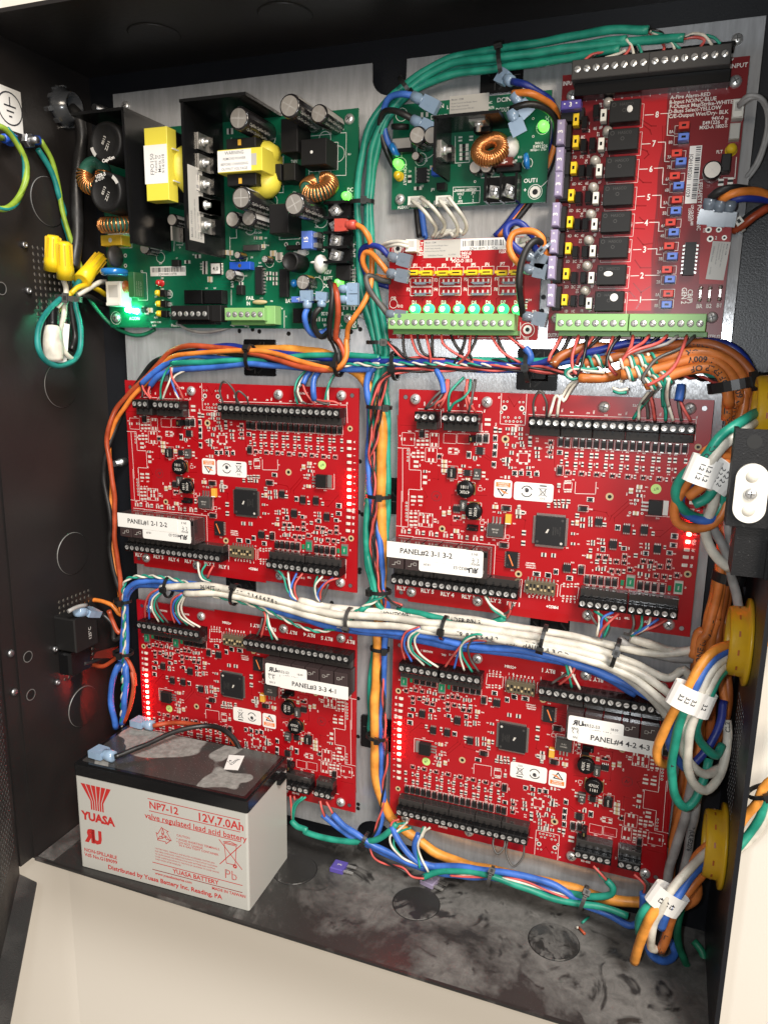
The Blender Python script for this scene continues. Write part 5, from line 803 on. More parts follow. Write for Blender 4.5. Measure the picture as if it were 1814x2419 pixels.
for t,x,y,w,h in[('r',27.1,-8.1,2.4,2),('c',31.1,-8.3,2.4,2),('c',33.4,-13.9,3.2,2.7),('r',37.4,-32.7,3.5,2.4),('r',37.3,-36.4,3.5,2.4),('r',42.5,-33.1,3.5,2.4),('r',42.5,-36.5,3.5,2.4),('r',42.4,-39.8,3.5,2.4),('r',34.6,-33.7,1.6,2),('c',1.4,-17.4,5.8,3.4),('c',5.9,-17.8,4.1,3.4),('r',50.4,-26.9,2.3,2.7),('g',45.8,-21.2,5.5,5.3),('p',102.4,-32.9,2.2,1.9),('p',102.4,-35.5,2.2,1.9),('p',102.5,-38,2.2,1.9),('v',51.3,-13.1,3.1,2.6),('v',60.6,-13.1,3.1,2.6),('r',97.8,-57.3,3.7,2),('r',103.4,-57.3,2.9,2.6),('p',76.4,-65.2,3.1,2),('p',81,-65.2,3,2),('p',85.5,-65.2,3,2),('c',41.1,-19.1,4.7,4),('r',14.3,-39.5,3.3,2.1),('o',50.8,-62.9,0.8,0.7)]+[('r',-22.1,-19.5,4.8,2.6),('r',-16.2,-24.3,4,2.4),('r',-16.3,-26.5,4,2.4),('r',-16.4,-28.8,4,2.4),('r',-16.5,-31.1,4,2.4),('c',-12.3,-36.1,4,3.9),('r',-31.5,-23.3,4.9,2.4),('r',-70.5,-59.3,3.4,4.2),('c',-67,-58.3,4.3,3.5),('b',-72.6,-58.2,5.2,4.2),('v',-88.1,-17.2,3.1,2.4),('v',-88.5,-24.7,3.1,2.5),('v',-103.2,-16.8,3.5,2.7),('r',-85.6,-49.9,2.6,2.1)]+[('v',46.5,37,2.3,1.9),('p',45.6,24.3,3.1,1.3),('p',40.7,58.8,3.1,2.5),('r',7.8,64.4,4.8,3.8)]:smd(sm_,t,x,y,w,h)
sm_.build('small_components',SMD_M,fp)['kind']='stuff'
def stx(tb,rot=0,b=.02):
 for e in tb:
  a=e[6]if len(e)>6 else 0;z=e[4]*1.15;w=glyphs(e[5],b)[2]*z;L=e[3]*(1.05 if abs(a)<45 else 1)
  sk.text(e[5],e[1],e[2],.06,z,0,rot+a,bold=b,sx=min(1.,L/w)if abs(a)<45 and len(str(e[5]))>3 else.85)
stx([('x',58.3,41.3,9,3.3,'24V'),('x',101,20.8,7.9,3.2,'DC1'),('x',99.6,43.3,2.9,1.5,'RL1'),('x',83,59.9,3.6,1.2,'D11'),('x',94.6,59.1,3.6,1.2,'C90'),('x',42.1,19.7,3.1,1.2,'C97'),('x',103.2,16.1,2.1,1.1,'D4'),('x',58.2,21.4,3.8,1.3,'C34'),('x',8.5,59.9,3.2,1.1,'D7')]);stx([('x',104.1,4.5,14.4,3.8,'DC1-',90),('x',80.2,-10.4,8.2,3.2,'+N',90),('x',80.2,-18.2,6,3.2,'G',90),('x',104.3,-18.2,17.4,3.8,'+DC2-',90),('x',57.1,-19.5,11.5,3.3,'DC2'),('x',67.4,-19.4,4.6,3.3,'IO'),('x',83.9,-32.5,6,3.3,'REV'),('x',84,-36.8,6.7,3.3,'BATT'),('x',82.5,-41.7,4.5,3.3,'DC'),('x',6.5,-39.7,7.4,2.8,'BAT',90),('x',21.4,-49.8,8.9,3.2,'FAIL'),('x',19.7,-53.6,7.3,3.2,'IN'),('x',53.3,-51.9,7,3.4,'BAT'),('x',82.5,-52.2,9.1,2.4,'FLEX'),('x',82.5,-60.9,6.8,2.9,'DC OUT'),('x',95.3,-61,3,2.9,'R'),('x',82.1,-68.9,6.1,3,'V+'),('x',93.8,-68.9,5.2,2.9,'V-'),('x',46.8,-57.3,4.7,2.4,'V+'),('x',6.5,-69.8,3.3,1.4,'TB3'),('x',16.9,-69.8,3.3,1.4,'TB2'),('x',65.4,-46.7,4.6,1.7,'R79'),('x',77.9,-46.1,3.8,1.5,'C57'),('x',77.6,-35.4,3,1.6,'L5'),('x',75.3,-2.2,4.5,1.7,'C91'),('x',28.8,-4.5,7.1,1.6,'C3 C49'),('x',30.7,-49.9,4,1.4,'U10'),('x',50.4,-29.3,3.1,1.3,'U11'),('x',39.1,-52,4,1.4,'R46'),('x',104.1,-60.6,1.8,1.6,'J7'),('x',77.2,-63.6,3.1,1.3,'J15'),('x',24.2,-27.4,3.2,1.3,'VR1'),('x',30,-25.2,3.2,1.3,'Q10'),('x',23.3,-21.3,4,1.3,'C72'),('x',104.1,-68.2,6.6,3.3,'DC',90),('x',36.5,-13.3,3.1,1.3,'D14'),('x',35,-8.3,3.2,1.3,'Q45'),('x',18.1,-34.1,3.2,1.4,'C71'),('x',102.4,-28.4,2.9,1.3,'D49')]);stx([('x',-82.6,-64.5,11.4,2.9,'ACON'),('x',-44.7,-69.6,9.2,2.5,'FlexIO'),('x',-55.4,-14.2,4.2,1.5,'C29'),('x',-55.9,-23.7,3.3,1.5,'Q30'),('x',-73.5,-29,3.4,1.4,'C20'),('x',-54.9,-34.5,3.4,1.3,'D20'),('x',-55.3,-42.4,3.4,1.4,'D18'),('x',-55.2,-50.8,3.4,1.4,'R41'),('x',-62.4,-67.2,17.1,1.5,'EARTH GND'),('x',-64.2,-69.8,13.7,1.5,'SUPV'),('x',-15.7,-42.4,3.2,1.3,'RL3'),('x',-8.5,-42.4,3.2,1.3,'RL4'),('x',-26.4,-18.1,3.2,1.2,'R35'),('x',-19.9,-24.8,3.2,1.2,'C88'),('x',-19.9,-26.8,3.2,1.2,'C89'),('x',-20,-28.8,3.2,1.2,'C40'),('x',-11.7,-38.1,5.6,1.3,'C37'),('x',-38,-12.6,3.3,1.3,'Q6'),('x',-41.2,-20.3,2.5,1.3,'U7'),('x',-73.8,-55.7,3.5,1.4,'U5'),('x',-61.4,-48.3,5.1,1.5,'FLT'),('x',-62.2,-63.8,5.1,1.5,'FLT2'),('x',-2.2,-56.1,2.4,1.7,'C'),('x',-2.7,-58.7,2.4,1.7,'O'),('x',-93.7,-12.3,3.5,1.4,'C1')])
def spath(b,p,w=.35):
 c={'fp':(95,112.5),'dc':(276.7,151.2),'pd':(276.1,67),'cb':(385.2,113.3)}[b];sk.poly([(a-c[0],q-c[1])for a,q,_ in p],w,.06,0)
for p in([(164.6,169.2,0),(192.3,169.5,0),(192.2,142.6,0),(164.5,144.1,0),(164.6,169.2,0)],[(167.1,164.7,0),(186.3,163.9,0),(186.1,146.5,0),(164.8,146.5,0)],[(144.7,158.1,0),(144.4,134.1,0),(129.4,134.3,0)],[(157.9,112.3,0),(157.5,102.8,0),(141,102.6,0),(141,106.1,0)],[(128.8,101.6,0),(129,96.6,0),(118,96.9,0)],[(196.3,124.3,0),(196.3,84.2,0)],[(100.4,105.8,0),(100.3,89.6,0),(104.4,89.5,0)],[(105.9,112.3,0),(106.2,105,0),(100.8,105,0)],[(17,65.7,0),(17,61.9,0),(25.8,61.8,0),(25.9,82,0),(21,82.4,0)],[(13.7,104.5,0),(13.5,100.8,0),(-4.7,101.2,0)],[(60.8,111.9,0),(59.9,101.5,0),(54.2,101.7,0)],[(52.3,104.7,0),(51.6,97.5,0)],[(100.6,68.7,0),(100.3,57.9,0)],[(144.3,53.7,0),(144.2,41.7,0)],[(99,43.2,0),(114.4,43.3,0),(114.3,41.5,0)],[(199.6,82.8,0),(199.5,72.5,0),(194.2,72.6,0)],[(108.4,69.6,0),(111.7,69.2,0),(111.2,65.8,0),(109.2,65.8,0)],[(123.3,85,0),(126.9,84.9,0)],[(188.4,56.9,0),(201.3,56.8,0)]):
 spath('fp',p)
for tb in([('c',91.1,44.1,10.1,8.6),('c',38.4,57.7,10.7,8.8),('c',78,64.6,9.5,7.9),('c',90.2,63,9.3,7.8),('c',81.6,54.6,8.7,7.3),('c',81.6,33.6,8.8,7.4),('c',98.4,16,7.2,6.2),('c',40.1,16.2,9.3,7.8)],[('c',74.9,-41.6,11.4,9.9),('c',78.7,1.8,9.7,8.3),('c',22.5,-1.3,8.8,7.3),('c',37.9,-25,7.1,6),('c',16.4,-21.8,6.5,5.4),('c',12.8,-34.6,7.4,6.1),('c',45.8,-21.9,6.2,5.3)],[('c',-36.4,3.7,9.7,7.8),('c',-55.7,-19.4,7.5,6),('c',-100.2,-64.2,9.8,7.8),('c',-49.1,-46.4,5.9,4.7)]):
 for _,x,y,w,h in tb:sk.ring(x,y,w/2-.2,w/2+.12,.06,0,24)
sk.build('silkscreen','silk',fp)['kind']='stuff'
tr=MB()
for i in range(7):tr.poly([(a-95,b-112.5)for a,b,_ in[(95+18+i*1.1,112.5-2-i*1.4,0),(95+36+i,112.5-2-i*1.4,0),(95+40+i*1.2,112.5-6-i*1.1,0),(95+40+i*1.2,112.5-20,0)]],.5,.03)
for i in range(5):tr.poly([(15+i*.2,-38-i*1.8),(-20-i*2,-38-i*1.8),(-24-i*2,-34-i)],.5,.03)
for i in range(4):tr.poly([(60+i*3,-18),(60+i*3,-40),(66+i*3,-46),(66+i*3,-60)],.6,.03)
tr.build('copper_traces','green_trace',fp)['kind']='stuff'
# ================================================================ green converter board
dc=obj('converter_board',None,None,(276.7,0,151.2),UP);tag(dc,'small green converter board with one black heat sink and a copper coil','circuit board')
k=MB();k.box(-51.2,51.2,-32.1,32.1,-1.6,0);k.build('board','green_mask',dc)
CD=(276.7,151.2)
e=([('a',-11.9,12.1,0.1,0.1),('a',-11,-15.9,0.1,0.1),('a',25.8,13.4,0.1,0.1)]);wx,wy0,wy1=e[0][1],e[0][2],e[1][2];wx2=e[2][1]
fin(dc,'heat_sink',[(wx+CD[0],wy1+CD[1]),(wx+CD[0],wy0+CD[1])],33,1.8,CD);fin(dc,'heat_sink',[(wx+CD[0]-.9,wy0+CD[1]+1.2),(wx2+CD[0],wy0+CD[1]+1.2)],33,1.8,CD)
heat_fet(dc,wx+1,(wy0+wy1)/2-1,18,'x',s=.95);heat_fet(dc,(wx+wx2)/2+5,wy0+.2,18,'y',s=.95)
for e in[('c',-27.7,7.6,0.1,0.1),('c',-18,6.8,0.1,0.1)]:ecap(dc,e[1],e[2],5.6,20,True,'SY',grey=2.6)
for e in[('c',8,-11.3,0.1,0.1),('c',15.1,-11.4,0.1,0.1)]:ecap(dc,e[1],e[2],4.2,11,False,'B',grey=2.6)
e=([('c',-31.8,-2,0.1,0.1)])[0];ecap(dc,e[1],e[2],2.8,10,True,grey=2.2)
e=([('a',17.1,-1.5,0.1,0.1)])[0];toroid(dc,e[1],e[2],10,7.6,3.9,40,(0,.5,.87),'copper',wr=.6)
e=([('a',28.9,-0.2,0.1,0.1)])[0];k=MB();k.ell((0,0,6),5.2,6.6,6);k.build('glue_blob','white_glue',dc,(e[1],e[2],0))
e=([('a',25.2,-9.1,12.1,4.6)])[0];boxy(dc,'blade_fuse',e,11,['fuse_brown','silk','tin'],z0=4,fn=lambda k,w,h:(k.text('-7.5-',0,0,11.05,3.4,1,0,bold=.03),k.cb(w*.56,-.4,1.8,1.4,3,9,2)))
boxy(dc,'fuse_holder',([('a',27.5,-11.4,15.4,4.9)])[0],5,'black_matte')
e=([('a',39.3,-8.7,0.1,0.1)])[0];k=MB();k.lathe([(0,-1.6),(4.6,-1.3),(5,0),(4.6,1.3),(0,1.6)],16,ax=(1,.15,0));k.build('varistor','blue_disc',dc,(e[1],e[2],5.5))
e=([('a',-43.6,17,0.1,0.1)])[0];k=MB();k.lathe([(0,-2),(5.6,-1.6),(6,0),(5.6,1.6),(0,2)],16,ax=(.1,1,.3));k.build('thermistor','black_matte',dc,(e[1],e[2],7))
e=([('a',-47.3,3.7,0.1,0.1)])[0];k=MB();k.lathe([(0,-1.6),(4.4,-1.3),(4.8,0),(4.4,1.3),(0,1.6)],16,ax=(1,.5,.2));k.build('varistor','blue_disc',dc,(e[1],e[2],6))
boxy(dc,'power_transistor',([('a',-43.1,6.6,13.2,8.5)])[0],5,['tin','black_plastic'],fn=lambda k,w,h:(k.cb(w*.1,-h*.42,w,h*.3,.2,6,1),))
e=([('a',24.1,-23,0.1,0.1)])[0];barrier(dc,e[1]+1,e[2]-1.2,2,9.6,False,15,13)
for tb,m in(([('l',-46.2,-4.2,0.1,0.1),('l',47.6,11.5,0.1,0.1)],'led_green'),([('l',-45.7,-11.7,0.1,0.1)],'yellow_led')):
 for e in tb:dome_led(dc,e[1],e[2],2.8,7,m)
e=([('a',-29.6,-12.2,6.8,9.2)])[0];soic(dc,e[1],e[2],e[3],e[4],4,side='x',hz=3.6)
boxy(dc,'trimmer',([('a',-18,-11,8.6,4.8)])[0],6,'blue_plastic');boxy(dc,'jumper',([('a',-15.3,-20.5,5.7,4.3)])[0],7,'black_plastic')
for e in[('a',-32.3,-28.6,9.8,5.6),('a',-13.4,-29.2,9.6,5.6)]:plug(dc,e,8)
e=([('s',-45.1,-25.9,0.1,0.1)])[0];screw_part(dc,e[1],e[2],0,3.5,30)
e=([('a',-0.3,27.6,25.4,9.7)])[0];printed(dc,'rating_label',e[1],e[2],e[3],13,'grey_paper',label_lines(e[3],12),col=2)
sm_,sk=MB(),MB()
for t,x,y,w,h in[('r',-38.6,-13.6,2.3,4.7),('r',-32.7,-19.7,5.3,2.1),('r',-2.5,4.2,5.9,2),('r',-2.4,1.9,5.9,2),('r',-2.3,-0.8,5.9,2),('r',-2.2,-3.4,5.9,2),('v',44.3,-25.8,7.2,6.8),('v',5.5,-17.6,1.7,1.5),('v',41.3,6.6,1.6,1.5),('v',40.7,16.8,1.6,1.5),('p',-5.2,8.5,2.5,3),('p',1.9,8.4,2.5,3),('p',-29.6,24.8,5.2,3),('c',-23.4,-7.5,2.6,2.3),('r',30.1,-7.8,3.2,3)]:smd(sm_,t,x,y,w,h)
sm_.build('small_components',SMD_M,dc)['kind']='stuff'
stx([('x',-21.1,29,8.6,3,'DCIN'),('x',-19.9,22.8,10.6,3,'DCOUT'),('x',21.8,29.3,8.9,3.1,'DCIN'),('x',21.3,23.5,8.1,3.1,'DCOUT'),('x',13,28.3,3.3,1.9,'INC'),('x',13.8,25.3,4.1,1.9,'LR07A'),('x',-14.2,28,2,2.7,'L'),('x',49.3,15.8,4.7,2.6,'DC',90),('x',-42,-10.7,20.6,2.4,'DCIN FAULT',-90),('x',41,-18.9,9.6,3,'OUT1'),('x',37.9,-24.3,3.2,3.3,'+'),('x',46,0.6,9.5,2.2,'E491226'),('x',44.9,-1.3,10.3,1.6,'MXD-1 1726'),('x',45.1,2.5,9.5,1.8,'94V-0'),('x',-0.4,-21.9,16.1,2,'Jumper settings'),('x',-3.7,-24.6,4.3,1.9,'VOLT'),('x',-4.2,-26.8,2.6,1.9,12),('x',-3.9,-29,3.4,1.9,'ADJ'),('x',4.7,-24.3,3.4,1.9,'JP3'),('x',4.5,-26.6,1.2,1.9,1),('x',4.6,-28.8,1.2,1.9,2),('x',-25.8,-28.5,5.3,2.2,'JP2'),('x',-20.6,-28.7,5.3,2.2,'JP1'),('x',-42.7,-30.9,8.1,2.2,'FLEXIO'),('x',-23.6,-31,7.9,2.2,'FLEXIO'),('x',-22.6,-20.8,4.4,2,'JP3'),('x',-5.2,-7.2,2.9,1.7,'U1'),('x',-30.1,-18.3,2.6,1.7,'U3'),('x',33.6,-4.8,3.2,1.6,'RV2'),('x',31.3,-6.7,3.2,1.6,'F3'),('x',-38.7,-8.7,2.7,1.6,'D6'),('x',-27.7,-2.9,2.6,1.6,'C8'),('x',43.4,11.6,2.4,1.6,'D4',90),('x',37,19,1.9,1.9,'J6')])
for p in([(267.9,131,0),(285.7,130.3,0),(285.7,120.8,0),(268.1,120.7,0),(267.9,131,0)],[(268,128.5,0),(285.8,127.9,0)],[(268.1,161.5,0),(268.7,145.5,0),(278,145.5,0),(278.1,152.1,0)],[(303.4,163.3,0),(312.2,163,0),(312.3,161.3,0),(303.5,161.5,0)],[(328.2,131.4,0),(325.2,128.6,0),(323.6,128.3,0)],[(286.3,135.6,0),(299.9,135.6,0)],[(231.9,155.2,0),(232,150.9,0)],[(241.9,144.8,0),(242.1,135,0)]):
 spath('dc',p)
for e in[('c',-28.1,4.8,13.1,11.6),('c',-45.3,26.1,8,6.9),('c',38.6,-8.7,6.4,9.7),('c',46.9,11.3,7.9,5.8),('c',-45.5,-3.8,8.1,7.1),('c',44.3,-25.8,8.8,8.3),('c',14.7,-9.4,9.1,8.3),('c',-31.4,-1.9,7.9,7)]:sk.ring(e[1],e[2],e[3]/2-.2,e[3]/2+.1,.06,0,24)
sk.build('silkscreen','silk',dc)['kind']='stuff'
# ================================================================ red fuse board with eight green lamps
pd=obj('distribution_board',None,None,(276.1,0,67),UP);tag(pd,'red distribution board with a row of eight glowing green lamps','circuit board')
k=MB();k.box(-51.4,51.4,-32.1,32.1,-1.6,0);k.build('board','red_mask',pd)
for e in[('j',-33.1,10.8,10.1,3.6),('j',-23.3,10.4,9.9,3.6),('j',-12.2,10.1,9.8,3.5),('j',-3.2,10.2,9.7,3.5),('j',7.5,10.2,9.5,3.5),('j',17.2,10.2,9.4,3.5),('j',27.4,9.7,8.3,3.5),('j',36,9.8,7.4,3.4)]:
 k=MB();k.cb(0,0,e[3]*.78,e[4]*.9,2,6.5,0,ch=.4);k.cb(-e[3]*.36,.4,e[3]*.3,e[4]*.5,5,7,0);k.cb(0,0,e[3]*.6,.8,6.5,6.55,1);k.build('jumper',['yellow_plastic','black_plastic'],pd,(e[1],e[2],0))
for e in[('f',-27.2,5.5,13.4,4.1),('f',-7.5,5.2,13.1,4.1),('f',12.6,5.1,12.7,4),('f',32.7,5,12.4,3.9),('f',-27,-1.4,13.5,4.1),('f',-7.3,-1.6,13.1,4.1),('f',12.6,-1.8,12.8,4),('f',32.8,-1.9,12.4,4)]:
 k=MB()
 for i in range(4):k.cb((i-1.5)*3.4,0,1.1,2.9,.05,.5,0)
 k.box(-6,6.5,-1.2,-.6,1,3,1);k.box(-4,3,-2.2,-1.3,1,4,1);k.build('fuse_clip',['pad','conn_clear'],pd,(e[1],e[2],0))
for e in[('l',-31.6,-12.6,0.1,0.1),('l',-21.7,-12.6,0.1,0.1),('l',-11.1,-12.7,0.1,0.1),('l',-1,-12.7,0.1,0.1),('l',9.2,-12.7,0.1,0.1),('l',18.7,-12.7,0.1,0.1),('l',28.6,-12.8,0.1,0.1),('l',37.9,-13,0.1,0.1)]:dome_led(pd,e[1],e[2],3.2,7,'led_mint')
sc=[('s',-43.3,-21.8,0.1,0.1),('s',-7.1,-22.2,0.1,0.1),('s',-1.1,-22.1,0.1,0.1),('s',35.4,-22.2,0.1,0.1)]
green_term(pd,F(sc[0]),(sc[1][1]-sc[0][1])/7,8,up=6,dn=4.4);green_term(pd,F(sc[2]),(sc[3][1]-sc[2][1])/7,8,up=6,dn=4.4)
plug(pd,([('a',-33.6,27.8,7.5,8)])[0],8);plug(pd,([('a',38.7,27.6,6.8,6.1)])[0],8)
e=([('a',-14.6,26.2,25.3,11.3)])[0];printed(pd,'rating_label',e[1],e[2],e[3],e[4],'grey_paper',label_lines(e[3],e[4]),col=2)
e=([('a',13.3,28.3,30.4,7.3)])[0];printed(pd,'barcode_label',e[1],e[2],e[3],e[4],'white_paper',[('JQH180913 1926',-9,-e[4]*.34,2.6)],code=(-e[3]*.45,-1.2,e[3]*.9,e[4]*.5))
sm_,sk=MB(),MB()
for t,x,y,w,h in[('v',-45.5,27.1,6.4,5.7),('v',44.8,-25.5,5.8,5.6),('v',45.6,26.1,5.7,5.4),('c',42.8,-11.1,2.1,3.2),('r',43.4,-7.5,1.6,2.4),('p',-9.4,19.6,4.4,2.1),('v',50.7,-19.9,3.3,3.2)]:smd(sm_,t,x,y,w,h)
sm_.build('small_components',SMD_M,pd)['kind']='stuff'
stx([('x',-33,16.1,4.5,2.6,'JP1'),('x',-23.4,15.9,4.5,2.6,'JP2'),('x',-12.9,15.7,4.4,2.6,'JP3'),('x',-3.3,15.6,4.3,2.6,'JP4'),('x',7.2,15.6,4.3,2.6,'JP5'),('x',16.4,15.7,4.2,2.5,'JP6'),('x',26.4,15.8,4.2,2.5,'JP7'),('x',34.7,15.6,3.3,2.5,'JP8'),('x',-37.6,6.3,3.1,2.7,'F1'),('x',-18.1,6.4,3,2.6,'F3'),('x',2.4,6.5,2.9,2.6,'F5'),('x',22.9,6.4,2.9,2.6,'F7'),('x',-37.4,0.5,3.1,2.7,'F2'),('x',-17.9,0.3,3,2.6,'F4'),('x',2.3,0.2,3,2.6,'F6'),('x',22.8,0,2.9,2.6,'F8'),('x',-33,-7.9,3.3,2.8,'D1'),('x',-22.7,-8,3.2,2.8,'D2'),('x',-12.3,-8,3.2,2.8,'D3'),('x',-2,-8.3,3.2,2.8,'D4'),('x',8.5,-8.3,3.1,2.8,'D5'),('x',18.1,-8.2,3.1,2.8,'D6'),('x',28,-8.2,3,2.7,'D7'),('x',36.8,-8.3,2.5,2.7,'D8'),('x',-29.8,29.5,4.1,2.8,'FLT'),('x',-30,26.5,4.1,2.8,'FAIL'),('x',-29.5,23.4,4.5,2.8,'FLEX'),('x',26.1,23.4,4.5,2.5,'FLEX'),('x',2,22.9,6.4,2.6,'94V-0'),('x',-0.8,20.9,9.5,2.6,'E491226'),('x',-0.7,18.3,13,2.6,'MXD-D 1813'),('x',-47.9,-5.3,3.7,2.9,'OR'),('x',-42.9,-10.4,3.7,2.2,'D12'),('x',45.4,-6.9,2.8,1.7,'D9'),('x',48.7,-14.3,3.3,2.6,'BR'),('x',48.7,-20.9,2.8,2.1,'J6'),('x',44,-30.9,4.2,2.4,'TB2'),('x',-43.5,-30.4,4.7,2.4,'TB1'),('x',48.7,13.2,3.2,2.7,'J2'),('x',-41.3,20.8,3.1,2.5,'J1')])
for cx in(462,572,690,800,920,1034,1152):
 pass
for e in[('b',-33.2,12.2,8.5,5.1),('b',-23.3,12,8.4,5.1),('b',-13.2,11.8,8.3,5),('b',-3.4,11.8,8.2,5),('b',7.2,11.7,8.1,5),('b',16.9,11.9,8,4.9),('b',26.8,11.7,7.9,4.9),('b',-28.2,5.2,15.5,5.5),('b',-8.2,5,15.1,5.4),('b',11.8,4.9,15.4,5.3),('b',32.1,5,15.5,5.2),('b',-28,-0.9,15.5,5.5),('b',-8,-0.8,15.1,5.4),('b',12,-0.9,15.4,5.3),('b',32.4,-0.9,15.5,5.3)]:sk.rect(e[1],e[2],e[3],e[4],.3,.06)
for e in[('c',-47.8,-8.9,5.8,5.2),('c',44.8,-25.8,9.1,8.9),('c',-45.5,26.3,8.2,7.4)]:sk.ring(e[1],e[2],e[3]/2-.25,e[3]/2+.1,.06,0,24)
for p in([(228,37.9,0),(274.9,37.6,0),(275,35.8,0)],[(316.1,45.9,0),(316.6,36.2,0),(276.3,35.8,0)]):spath('pd',p)
sk.build('silkscreen','silk',pd)['kind']='stuff'
tr=MB()
for i in range(5):tr.poly([(a-276.1,b-67)for a,b,_ in[(228.4,66.7,0),(231.2,63.3,0),(240.4,63.3,0),(241.4,59.9,0)][:4]],.5,.03)if i==0 else tr.poly([(-41+i*1.5,5-i*2),(-36,2-i*2),(-30,2-i*2)],.5,.03)
for i in range(7):tr.poly([(-27+i*8.4,-11),(-27+i*8.4,-6),(-24.5+i*8.4,-4)],.6,.03)
tr.build('copper_traces','red_trace',pd)['kind']='stuff'
# ================================================================ red relay output board
cb=obj('relay_board',None,None,(385.2,0,113.3),UP);tag(cb,'tall red relay board with lilac fuses and eight black relays','circuit board')
k=MB();k.box(-51.3,51.3,-77.4,77.4,-1.6,0);k.build('board','red_dark',cb)
k=MB();k.face([(a-385.2,b-113.3,.02)for a,b,_ in[(363.6,175.2,0),(394.6,175.3,0),(395.4,153.3,0),(392.8,135.6,0),(393.7,114.3,0),(393.2,86.4,0),(395.9,53.3,0),(379.1,53.3,0),(370.1,75.7,0),(370.9,113,0)]]);k.build('copper_plane','red_bright',cb)
k=MB();k.face([(a-385.2,b-113.3,.02)for a,b,_ in[(418.9,108.6,0),(436.2,108.6,0),(435.1,68.4,0),(421.6,68.6,0)]]);k.build('copper_plane','red_copper',cb)
RC=[('r',-13,51.9,15.7,10.9),('r',-12.8,36.6,15.8,11),('r',-13.2,21.5,15.5,11.2)]+[('r',-13.3,6.1,15.6,11.5),('r',-13.4,-9.1,15.7,11.6),('r',-13.7,-23.8,15.8,11.8),('r',-13.7,-39.5,15.6,11.9),('r',-13.8,-54.9,15.4,11.7)]
for i,e in enumerate(RC):
 k=MB();k.cb(0,0,17.0,11.8,.3,10,0,ch=.35);k.ring(-.3,.4,.75,1.05,10.03,1,12);k.text('HASCO',.8,3.6,10.03,2.3,1,0,bold=0.);k.ring(-6.2,3.6,.9,1.2,10.03,1,10)
 if i==0:k.ell((2.8,.8,10),1.7,2,.3,mi=2)
 if i==6:k.ell((-1.8,.6,10),2.8,1.6,.25,mi=2)
 if i==7:k.disc(2.8,2.2,2.3,10.06,2)
 k.build('relay',['black_matte','grey_plastic','white_paper'],cb,(e[1],e[2],0))
for e in[('l',-23.3,59,0.1,0.1),('l',-22.5,43.3,0.1,0.1),('l',-28.7,27.3,0.1,0.1)]+[('l',-28.7,12.3,0.1,0.1),('l',-29.1,-3,0.1,0.1),('l',-29.2,-18.1,0.1,0.1),('l',-29.2,-33.1,0.1,0.1),('l',-29.4,-48,0.1,0.1)]:dome_led(cb,e[1],e[2],2.9,6.5,'clear_led')
JD,JC,JE,JF=([],[],[],[])
for e in[('d',-40.7,49.8,3.5,6.8),('c',-35.7,47.9,3.2,8.3),('e',-29.4,53.7,1.9,6.7),('f',-25,50.9,2.7,8.2),('d',-40.1,37.7,3.5,6.1),('c',-35.4,35.4,2.9,6.8),('e',-30.4,35.8,2.9,6.8),('f',-25.2,35.3,3.2,6.8),('d',-40.4,23,3.6,6.2),('c',-35.6,21,2.9,6.9),('e',-31,20.9,2.9,6.9),('f',-25.4,20.8,3.2,6.9)]+[('d',-40.8,7.5,3.6,6.3),('c',-36.5,6,2.9,7),('e',-30.7,6.2,2.9,7),('f',-26.2,5.2,3.2,7),('d',-40.6,-7.9,3.6,6.3),('c',-36,-9.3,2.9,7.1),('e',-31.4,-9.4,2.9,7.1),('f',-25.9,-9.8,3.2,7.1),('d',-40.6,-23.2,3.6,6.4),('c',-36.3,-25.3,3,7.2),('e',-30.5,-25.4,2.9,7.2),('f',-25.8,-25.2,3.2,7.2),('d',-40.9,-38.3,3.7,6.5),('c',-36,-40.5,3,7.3),('e',-30.4,-40.6,3,7.3),('f',-25.5,-40.9,3.3,7.2),('d',-40.9,-53.8,3.7,6.6),('c',-35.6,-54.4,3,7.4),('e',-30.3,-54.1,3,7.4),('f',-25.9,-56,3.3,6.5)]:
 jumper(cb,e[1],e[2],3.4,6.6,9,{'d':'yellow_plastic','c':'black_plastic','e':'black_plastic','f':'white_plastic'}[e[0]])
for e in[('r',20.1,42,4.8,3.9),('b',20.4,35.9,4.9,3.9),('r',17.5,27.4,4.9,4),('b',20.2,22.8,4.9,4),('r',17.5,15.2,4.9,4)]+[('b',20.1,9.7,4.9,4),('r',19.9,2.1,4.9,4.1),('b',19.8,-3.9,4.9,4.1),('r',17.4,-10.3,5,4.1),('b',19.7,-15.8,5,4.1),('r',17.8,-23.5,5,4.2),('b',20.1,-29.3,5,4.2),('r',17.8,-36.9,5,4.2),('b',19.9,-42.4,5,4.2),('r',19.7,-50.6,5,4.2),('b',19.4,-56.9,5.1,4.3)]:
 jumper(cb,e[1],e[2],5.8,4.0,8.5,{'r':'red_plastic','b':'fuse_blue'}[e[0]])
FZ=[('f',-48.4,42.1,0.1,0.1),('f',-48.1,26.8,0.1,0.1),('f',-48,13,0.1,0.1)]+[('f',-48.5,-4.2,0.1,0.1),('f',-48.7,-19.7,0.1,0.1),('f',-49.1,-35,0.1,0.1),('f',-48.6,-51.5,0.1,0.1)]
for e in FZ:
 f=obj('fuse_holder',None,cb,(e[1],e[2],0));k=MB();k.cb(2.5,-1.2,5.4,14.5,0,6,0,ch=.3);k.cb(3.6,-1.2,3,12,6,8,0);k.build('holder_body','black_matte',f)
 k=MB();k.cb(0,0,4.6,13.6,5,15,0,ch=.7);k.text('3',0,0,15.05,3.8,1,-90 if False else 90,bold=.03);k.ring(0,4.6,.3,.55,15.05,1,8);k.ring(0,-4.6,.3,.55,15.05,1,8);k.cb(.4,-5.4,2.6,2.0,3,9,2);k.build('blade_fuse',['lilac','silk','conn_clear'],f)
